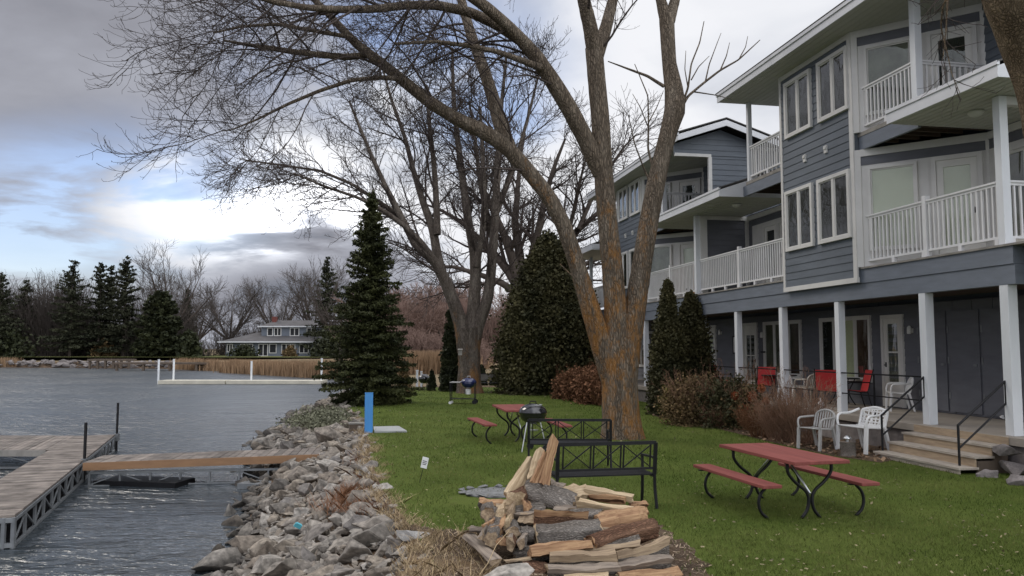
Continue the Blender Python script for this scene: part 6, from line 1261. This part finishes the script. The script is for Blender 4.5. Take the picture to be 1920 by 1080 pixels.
plastic_chair(up(1532, 842, .01), math.radians(118), 'plastic_grey', 'weathered grey slatted plastic armchair on the soil in front of the twig shrub')
wc = plastic_chair(up(1618, 846, .02), math.radians(108), 'plastic', 'wide white plastic lounge chair with a lace pattern back beside the handrail', True); wc.scale = (1.25, 1.2, 1.15)
plastic_chair(up(1686, 770, .6), math.radians(75), 'plastic', 'white plastic chair standing in front of the white porch door')
plastic_chair(up(1484, 752, .6), math.radians(-60), 'plastic', 'white plastic chair at the dark table behind the third porch post')
plastic_chair(up(1517, 756, .6), math.radians(20), 'plastic_tan', 'beige plastic chair between the white chair and the red sling chair')
def sling_chair(loc, rz, label):
    o = empty('sling_chair', loc, rz, label, 'chair', 'red sling chairs of the porch')
    MB().add([(-.25, -.22, .40), (.25, -.22, .40), (.25, .24, .44), (-.25, .24, .44), (-.25, -.22, .41), (.25, -.22, .41), (.25, .24, .45), (-.25, .24, .45)], [(0, 3, 2, 1), (4, 5, 6, 7), (0, 1, 5, 4), (1, 2, 6, 5), (2, 3, 7, 6), (3, 0, 4, 7)]).build('seat', M['sling_red'], o)
    MB().add([(-.25, -.22, .42), (.25, -.22, .42), (.25, -.36, .95), (-.25, -.36, .95), (-.25, -.235, .42), (.25, -.235, .42), (.25, -.375, .95), (-.25, -.375, .95)], [(0, 1, 2, 3), (7, 6, 5, 4), (0, 4, 5, 1), (1, 5, 6, 2), (2, 6, 7, 3), (3, 7, 4, 0)]).build('backrest', M['sling_red'], o)
    for s in (-.27, .27):
        MB().tube(catmull([(s, -.38, .98), (s, -.28, .62), (s, -.22, .42), (s, -.10, .40), (s, .24, .44)]), .014, 6).build('frame', M['black'], o)
        MB().tube(catmull([(s, -.22, .42), (s, -.27, .2), (s, -.33, 0)]), .014, 6).build('leg', M['black'], o); MB().tube(catmull([(s, .26, .62), (s, .25, .3), (s, .29, 0)]), .014, 6).build('leg', M['black'], o)
        MB().tube(catmull([(s, .26, .62), (s, .1, .645), (s, -.28, .64)]), .016, 6).build('armrest', M['black'], o)
    return o
sling_chair(up(1552, 762, .6), math.radians(-25), 'bright red sling chair seen from behind just left of the second porch post')
sling_chair(up(1434, 750, .6), math.radians(150), 'red sling chair at the round dark table in front of the narrow white door')
sling_chair(up(1352, 738, .6), math.radians(-70), 'farthest red sling chair half hidden by the evergreen and shrubs')
sling_chair(up(1604, 764, .6), math.radians(85), 'sling chair seen from the side in front of the curtained window')
def patio_table(loc, r, label, h=.7):
    o = empty('patio_table', loc, .3, label, 'table', 'dark porch tables'); MB().lathe([(.01, h), (r, h), (r, h + .025), (.01, h + .03)], 28).build('tabletop', M['black'], o)
    for a in (0.4, 2.0, 3.5, 5.1): c, s = math.cos(a), math.sin(a); MB().tube(catmull([(c * r * .8, s * r * .8, h), (c * r * .45, s * r * .45, h * .55), (c * r * .5, s * r * .5, h * .3), (c * r * .8, s * r * .8, 0)]), .014, 6).build('leg', M['black'], o)
patio_table(up(1462, 750, .6), .5, 'round dark metal table by the third porch post'); patio_table(up(1580, 758, .6), .45, 'dark metal table behind the second porch post', .68)
o = empty('water_jug', up(1540, 768, .6), 0, 'small translucent white jug on the porch floor below the red chair', 'jug'); MB().lathe([(.01, 0), (.07, .01), (.075, .16), (.03, .22), (.025, .25), (.01, .25)], 16).build('body', M['plastic'], o, smooth=True); MB().lathe([(.03, .25), (.03, .28), (.01, .285)], 12).build('cap', M['sign'], o)
o = empty('log_stump', up(1590, 855, .0), 0, 'short cut stump standing between the grey and the white garden chairs', 'stump'); MB().tube([(0, 0, -.05), (.01, 0, .12), (0, .01, .27)], [.15, .14, .145], 14).build('wood', M['bark_log'], o); MB().lathe([(.01, .271), (.14, .271), (.14, .275), (.01, .276)], 14).build('cut_face', M['wood_grey'], o)
o = empty('solar_light', up(1590, 855, .0), 0, 'small silver solar garden light on top of the stump', 'lamp'); o.location.z = .276; MB().lathe([(.03, 0), (.03, .05), (.02, .06), (.01, .06)], 14).build('lens', M['steel'], o); MB().lathe([(.085, .055), (.08, .075), (.04, .11), (.01, .125), (0, .125)], 18).build('cap', M['steel'], o, smooth=True)
# boots / bag by the corner post, cabinet on the balcony
o = empty('white_bag', tuple(np.array(up(1886, 787, .6))), .3, 'crumpled white bag on the porch floor beside the rightmost post', 'bag'); me = RM[4].copy(); me.materials[0] = M['plastic']; q = bpy.data.objects.new('bag_body', me); COL.objects.link(q); q.parent = o; q.scale = (.3, .22, .2); q.location = (0, 0, .05); q = MB().tube(catmull([(-.05, 0, .1), (-.03, .02, .17), (.03, .02, .17), (.05, 0, .1)]), .008, 6).build('strap', M['plastic'], o)
p = B2(14.1, -.75); o = empty('wooden_chest', (p[0], p[1], 3.9), ub, 'orange brown wooden chest with a sloped lid on the far lower balcony', 'chest'); MB().box(-.5, .6, -.3, .3, .05, 1.10).build('body', M['orangewood'], o, bevel=.01); MB().add([(-.55, -.35, 1.1), (.65, -.35, 1.1), (.65, .35, 1.1), (-.55, .35, 1.1), (-.45, -.2, 1.28), (.55, -.2, 1.28), (.55, .15, 1.28), (-.45, .15, 1.28)], [(0, 3, 2, 1), (4, 5, 6, 7), (0, 1, 5, 4), (1, 2, 6, 5), (2, 3, 7, 6), (3, 0, 4, 7)]).build('lid', M['orangewood'], o)

# ---------------------------------------------------------------- docks
def truss(mb, a, b, h, z, n):
    a = np.array(a, float); b = np.array(b, float)
    for zz_ in (z, z - h): mb.bar((*a, zz_), (*b, zz_), .05, .05)
    for i in range(n):
        p = a + (b - a) * i / n; q = a + (b - a) * (i + 1) / n; mb.bar((*p, z - .025), (*p, z - h + .025), .04, .04, (0, 1, 0))
        s, e = (p, q) if i % 2 else (q, p); mb.bar((*s, z - .03), (*e, z - h + .03), .025, .025)
    mb.bar((*b, z - .025), (*b, z - h + .025), .045, .045, (0, 1, 0))
def planks(name, poly0, poly1, n, z, m, parent, th=.035, gap=.12):
    """planks laid across between two side lines"""
    a0, a1 = np.array(poly0[0], float), np.array(poly0[1], float); b0, b1 = np.array(poly1[0], float), np.array(poly1[1], float); mb = MB(); r = random.Random(2)
    for i in range(n):
        t0 = i / n; t1 = (i + 1 - gap) / n; p = [a0 + (a1 - a0) * t0, a0 + (a1 - a0) * t1, b0 + (b1 - b0) * t1, b0 + (b1 - b0) * t0]; zo = r.uniform(-.004, .004); z0_ = z if not isinstance(z, tuple) else z[0] + (z[1] - z[0]) * t0
        mb.add([(q[0], q[1], z0_ - th) for q in p] + [(q[0], q[1], z0_ + zo) for q in p], [(0, 3, 2, 1), (4, 5, 6, 7), (0, 1, 5, 4), (1, 2, 6, 5), (2, 3, 7, 6), (3, 0, 4, 7)])
    return mb.build(name, m, parent)
DZ = -.5
M['plank_weather'] = mat('plank_weathered', (0.10, 0.082, 0.068), 0.85, 0.3, 2.6, 0.006, 14, col2=(0.24, 0.205, 0.175), island=.3)
dk = empty('main_dock', (-9.5, 17, 0), 0, 'long weathered plank dock on a grey truss frame running out at the left', 'dock'); dk_o = np.array((-9.5, 17.0))
sub = lambda p: (p[0] - dk_o[0], p[1] - dk_o[1])
Rn, Rf = (-7.78, 12.75), (-12.02, 24.5); dd = np.array(Rf) - np.array(Rn); dd /= np.linalg.norm(dd); nn = np.array((-dd[1], dd[0])) * 1.12
planks('deck_boards', (sub(Rn), sub(Rf)), (sub(np.array(Rn) + nn), sub(np.array(Rf) + nn)), 88, DZ, M['plank_weather'], dk)
t = MB(); truss(t, sub(Rn), sub(Rf), .40, DZ - .07, 17); t.build('side_truss', M['galv'], dk)
t = MB(); truss(t, sub(np.array(Rn) + nn), sub(np.array(Rf) + nn), .40, DZ - .07, 17); t.build('side_truss', M['galv'], dk)
e = np.array(sub(Rn)) - dd * .05; f = e + nn; t = MB()
for zz_, w_ in ((DZ - .07, .07), (DZ - .45, .07), (DZ - .52, .04)): t.bar((*e, zz_), (*f, zz_), .05, w_)
for s in (0, .12, 1): p = e + (f - e) * s; t.bar((*p, DZ - .03), (*p, DZ - .55), .06, .05, (0, 1, 0))
t.build('end_frame', M['galv'], dk)
fl_ = MB(); a = e + dd * .5 + nn * .2; fl_.bar((*(e + dd * .3 + nn * .5), WZ - .02), (*(np.array(sub(Rf)) + nn * .5), WZ - .02), 1.0, .16); fl_.build('floats', M['black'], dk)
for (p, h) in ((np.array((-10.02, 19.0)), .86), (np.array(Rf) + (.05, .0), .95)):
    MB().tube([(*sub(p), -1.6), (*sub(p), DZ + h)], .035, 8).build('mooring_pole', M['black'], dk); MB().box(sub(p)[0] - .06, sub(p)[0] + .06, sub(p)[1] - .06, sub(p)[1] + .06, DZ - .2, DZ + .02).build('pole_bracket', M['galv'], dk)
LF = np.array(Rf) + nn * .98; LN = np.array(Rf) + nn * .98 - dd * 3.6
cr = empty('cross_dock', (-15, 22, 0), 0, 'weathered cross platform joining the far end of the main dock from the left', 'dock'); cs_ = lambda p: (p[0] + 15, p[1] - 22)
planks('deck_boards', (cs_(LN), cs_((-26, 21.2))), (cs_(LF), cs_((-26, 24.6))), 90, DZ, M['plank_weather'], cr)
t = MB(); truss(t, cs_(LN), cs_((-26, 21.2)), .38, DZ - .07, 10); t.build('side_truss', M['galv'], cr)
MB().bar((*cs_(LN + (-.1, -.03)), DZ - .08), (*cs_((-26, 21.17)), DZ - .08), .03, .16).build('edge_board', M['greywood'], cr)
fg = empty('finger_dock', (-12, 18.4, 0), 0, 'short low finger dock with loose planks left of the main dock', 'dock')
planks('deck_boards', ((.25, -.75), (-4.5, -.75)), ((.0, .35), (-4.5, .35)), 26, DZ - .06, M['plank_weather'], fg, gap=.3)
t = MB(); truss(t, (.3, -.78), (-4.5, -.78), .34, DZ - .14, 5); t.build('side_truss', M['galv'], fg)
gw = empty('gangway', (-7, 17.5, 0), 0, 'narrow plank gangway with a new orange wooden edge board from the rocks to the dock', 'gangway'); gs = lambda p: (p[0] + 7, p[1] - 17.5)
a0, a1 = np.array((-9.62, 18.2)), np.array((-4.5, 18.9)); gn = np.array((-.135, 1.0)); gn /= np.linalg.norm(gn); gn *= 1.25; zg = (-.46, -.36)
planks('deck_boards', (gs(a0), gs(a1)), (gs(a0 + gn), gs(a1 + gn)), 30, zg, M['plank_weather'], gw, gap=.1)
MB().bar((*gs(a0 - gn * .015), zg[0] - .09), (*gs(a1 - gn * .015), zg[1] - .09), .04, .17).build('edge_board', M['newwood'], gw); MB().bar((*gs(a0 + gn * 1.02), zg[0] - .11), (*gs(a1 + gn * 1.02), zg[1] - .11), .04, .19).build('edge_board', M['newwood'], gw)
t = MB(); truss(t, gs(a0 + (.1, .1)), gs(a0 + (a1 - a0) * .9 + (.0, .1)), .30, -.70, 7); t.build('under_truss', M['galv'], gw)
MB().bar((*gs(a0 + (.2, .6)), WZ), (*gs(a0 + (2.2, .25)), WZ), .8, .22).build('float', M['black'], gw); MB().bar((*gs(a0 + (3.6, .0)), WZ + .02), (*gs(a0 + (5.0, -.3)), WZ + .02), .5, .2).build('float', M['galv'], gw)
sw_ = empty('swim_dock', (-23.6, 70.5, 0), 0, 'pale floating dock with four white posts out on the lake', 'dock')
t = MB(); t.box(-7.0, -1.2, -1, 1, -.98, -.68).box(-1.1, 7.2, -1, 1, -.98, -.69).build('deck', mat('pale_deck', (.50, .47, .38), .8, .15, 1), sw_)
for x, y, h in ((-7.0, -.9, 1.9), (-6.45, .9, 1.9), (.75, .0, 1.75), (6.95, -.2, 2.0)): MB().tube([(x, y, -1.3), (x, y, h - .8)], .085, 10).tube([(x, y, h - .8), (x, y, h - .76)], .10, 10).build('post', M['post'], sw_)
for nm, xa, xb, Y, z, lab in (('far_jetty', -55, -36, 112, -.12, 'dark timber jetty along the far shore left of the reeds'), ('far_jetty', -64, -57.5, 122, .2, 'short dark jetty farther left on the far shore')):
    o = empty(nm, ((xa + xb) / 2, Y, 0), 0, lab, 'jetty', 'jetties of the far shore'); h = (xb - xa) / 2; MB().box(-h, h, -1, 1, z, z + .28).build('deck', M['brownwood'], o)
    for k in range(6): x = -h + .3 + (2 * h - .6) * k / 5; MB().box(x - .15, x + .15, -.9, -.6, -1.5, z).build('pile', M['brownwood'], o)

# ---------------------------------------------------------------- far houses and cars
def fx(px, Y=150): return (px - 960) / FPX * Y
H = empty('lake_house', (-46, 152, .55), 0, 'grey blue two storey lake house with white trimmed windows across the water', 'house')
hx = lambda px: fx(px, 152) + 46
MB().box(hx(425), hx(592), 0, 9, 0, 2.75).build('wall', M['house_blue'], H)
MB().add([(hx(412), -1, 2.75), (hx(602), -1, 2.75), (hx(602), 10, 2.75), (hx(412), 10, 2.75), (hx(470), 4, 4.6), (hx(590), 4, 4.6), (hx(590), 5, 4.6), (hx(470), 5, 4.6)], [(0, 3, 2, 1), (4, 5, 6, 7), (0, 1, 5, 4), (1, 2, 6, 5), (2, 3, 7, 6), (3, 0, 4, 7)]).build('lower_roof', M['house_roof'], H)
MB().box(hx(412), hx(602), -1.05, -1.0, 2.62, 2.85).build('gutter', M['fascia'], H)
MB().box(hx(484), hx(592), 2.2, 9, 3.4, 5.7).build('upper_wall', M['house_blue'], H)
ur = MB().add([(hx(478), 1.6, 5.7), (hx(598), 1.6, 5.7), (hx(598), 9.6, 5.7), (hx(478), 9.6, 5.7), (hx(505), 5, 7.0), (hx(575), 5, 7.0), (hx(575), 6, 7.0), (hx(505), 6, 7.0)], [(0, 3, 2, 1), (4, 5, 6, 7), (0, 1, 5, 4), (1, 2, 6, 5), (2, 3, 7, 6), (3, 0, 4, 7)]).build('roof', M['house_roof'], H)
MB().box(hx(478), hx(598), 1.53, 1.58, 5.6, 5.82).build('gutter', M['fascia'], H); MB().box(hx(498), hx(506), 4, 5, 5.8, 7.7).build('chimney', M['brick'], H)
def hwin(x0, x1, y, z0, z1, n):
    f = MB(); x0, x1 = hx(x0), hx(x1); f.box(x0, x1, y - .08, y, z1 - .14, z1).box(x0, x1, y - .08, y, z0, z0 + .14)
    for k in range(n + 1): x = x0 + .07 + (x1 - x0 - .14) * k / n; f.box(x - .07, x + .07, y - .079, y, z0 + .14, z1 - .14)
    w_ = f.build('window', M['trim'], H); MB().box(x0 + .1, x1 - .1, y - .04, y - .01, z0 + .1, z1 - .1).build('pane', M['room'], w_)
for a in ((427, 438, 0, .8, 2.4, 2), (452, 476, 0, .5, 2.4, 3), (486, 504, 0, .05, 2.4, 2), (506, 520, 0, .6, 2.4, 1), (529, 555, 0, .5, 2.4, 3), (562, 580, 0, .6, 2.4, 2)): hwin(*a)
for a in ((495, 506, 2.2, 3.9, 5.5, 1), (508, 522, 2.2, 3.9, 5.5, 2), (538, 556, 2.2, 3.9, 5.5, 2), (570, 588, 2.2, 3.9, 5.5, 2)): hwin(*a)
B = empty('brick_house', (fx(210, 168), 168, .6), 0, 'low red brick house behind the tall spruces on the far shore', 'house'); MB().box(-7, 7, 0, 8, 0, 2.9).build('wall', M['brick'], B); MB().add([(-7.5, -.5, 2.9), (7.5, -.5, 2.9), (7.5, 8.5, 2.9), (-7.5, 8.5, 2.9), (-5, 4, 4.6), (5, 4, 4.6)], [(0, 3, 2, 1), (0, 1, 5, 4), (1, 2, 5), (2, 3, 4, 5), (3, 0, 4)]).build('roof', M['house_roof'], B)
for x in (-5.5, 0, 4.5): f = MB().box(x - .7, x + .7, -.08, 0, .7, 2.3).build('window', M['trim'], B); MB().box(x - .5, x + .5, -.1, -.081, .9, 2.1).build('pane', M['room'], f)
W_ = empty('white_shed', (fx(282, 166), 166, .6), 0, 'small white building glimpsed under the broad dark evergreen', 'shed'); MB().box(-4, 4, 0, 4, 0, 2.2).build('wall', M['fascia'], W_); MB().box(-4.3, 4.3, -.3, 4.3, 2.2, 2.6).build('roof', M['house_roof'], W_); MB().box(-1, 0, -.05, -.01, 0, 1.9).build('door', M['brownwood'], W_)
M['car_dark'] = mat('car_dark', (.012, .014, .022), .25, .1, 1, coat=.8); M['car_white'] = mat('car_white', (.6, .61, .62), .3, .05, 1, coat=.6)
def car(x, y, z, rz, m, label, L=4.7, hgt=1.75, s=1.0):
    o = empty('parked_car', (x, y, z), rz, label, 'car', 'vehicles parked beyond the field'); h = L / 2
    prof = [(-h, .45), (-h, .95), (-h + .15, 1.05), (-h + .35, hgt - .08), (-h + .7, hgt), (.35, hgt), (1.15, 1.08), (h - .2, .98), (h, .8), (h, .45)]
    b = MB(); n = len(prof); b.add([(a, -.9, c_) for a, c_ in prof] + [(a, .9, c_) for a, c_ in prof], [tuple(range(n)), tuple(range(2 * n - 1, n - 1, -1))] + [(i, n + i, n + (i + 1) % n, (i + 1) % n) for i in range(n)]); b.build('body', M[m], o, bevel=.06)
    for s_ in (-1, 1): MB().add([(-h + .5, s_ * .912, 1.1), (-h + .6, s_ * .912, hgt - .15), (.3, s_ * .912, hgt - .15), (.95, s_ * .912, 1.1)], [(0, 1, 2, 3)]).build('side_window', M['room'], o)
    for wx in (-h + .9, h - .9):
        for s_ in (-1, 1): MB().tube([(wx, s_ * .75, .36), (wx, s_ * .94, .36)], .36, 16).build('wheel', M['black'], o)
    MB().box(h - .02, h + .02, -.8, -.5, .72, .88).build('headlight', M['sign'], o); MB().box(h - .02, h + .02, .5, .8, .72, .88).build('headlight', M['sign'], o)
car(fx(934, 175), 175, .05, math.radians(-60), 'car_dark', 'dark car parked on the grass seen between the four stemmed tree and the big evergreen'); car(fx(919, 185), 185, .05, math.radians(-100), 'car_white', 'white van partly behind the dark car', 5.0, 2.1)
o = empty('white_trailer', (fx(942, 200), 200, .1), 0, 'white boxy building or trailer behind the parked cars', 'trailer'); MB().box(-5, 4, 0, 3, .5, 2.6).build('body', M['car_white'], o); MB().box(-3.5, -2.5, -.05, -.01, 1.4, 2.0).build('window', M['room'], o)
for x in (-2, 2): MB().tube([(x, -.1, .4), (x, .2, .4)], .4, 14).build('wheel', M['black'], o)
bpy.context.view_layer.update()
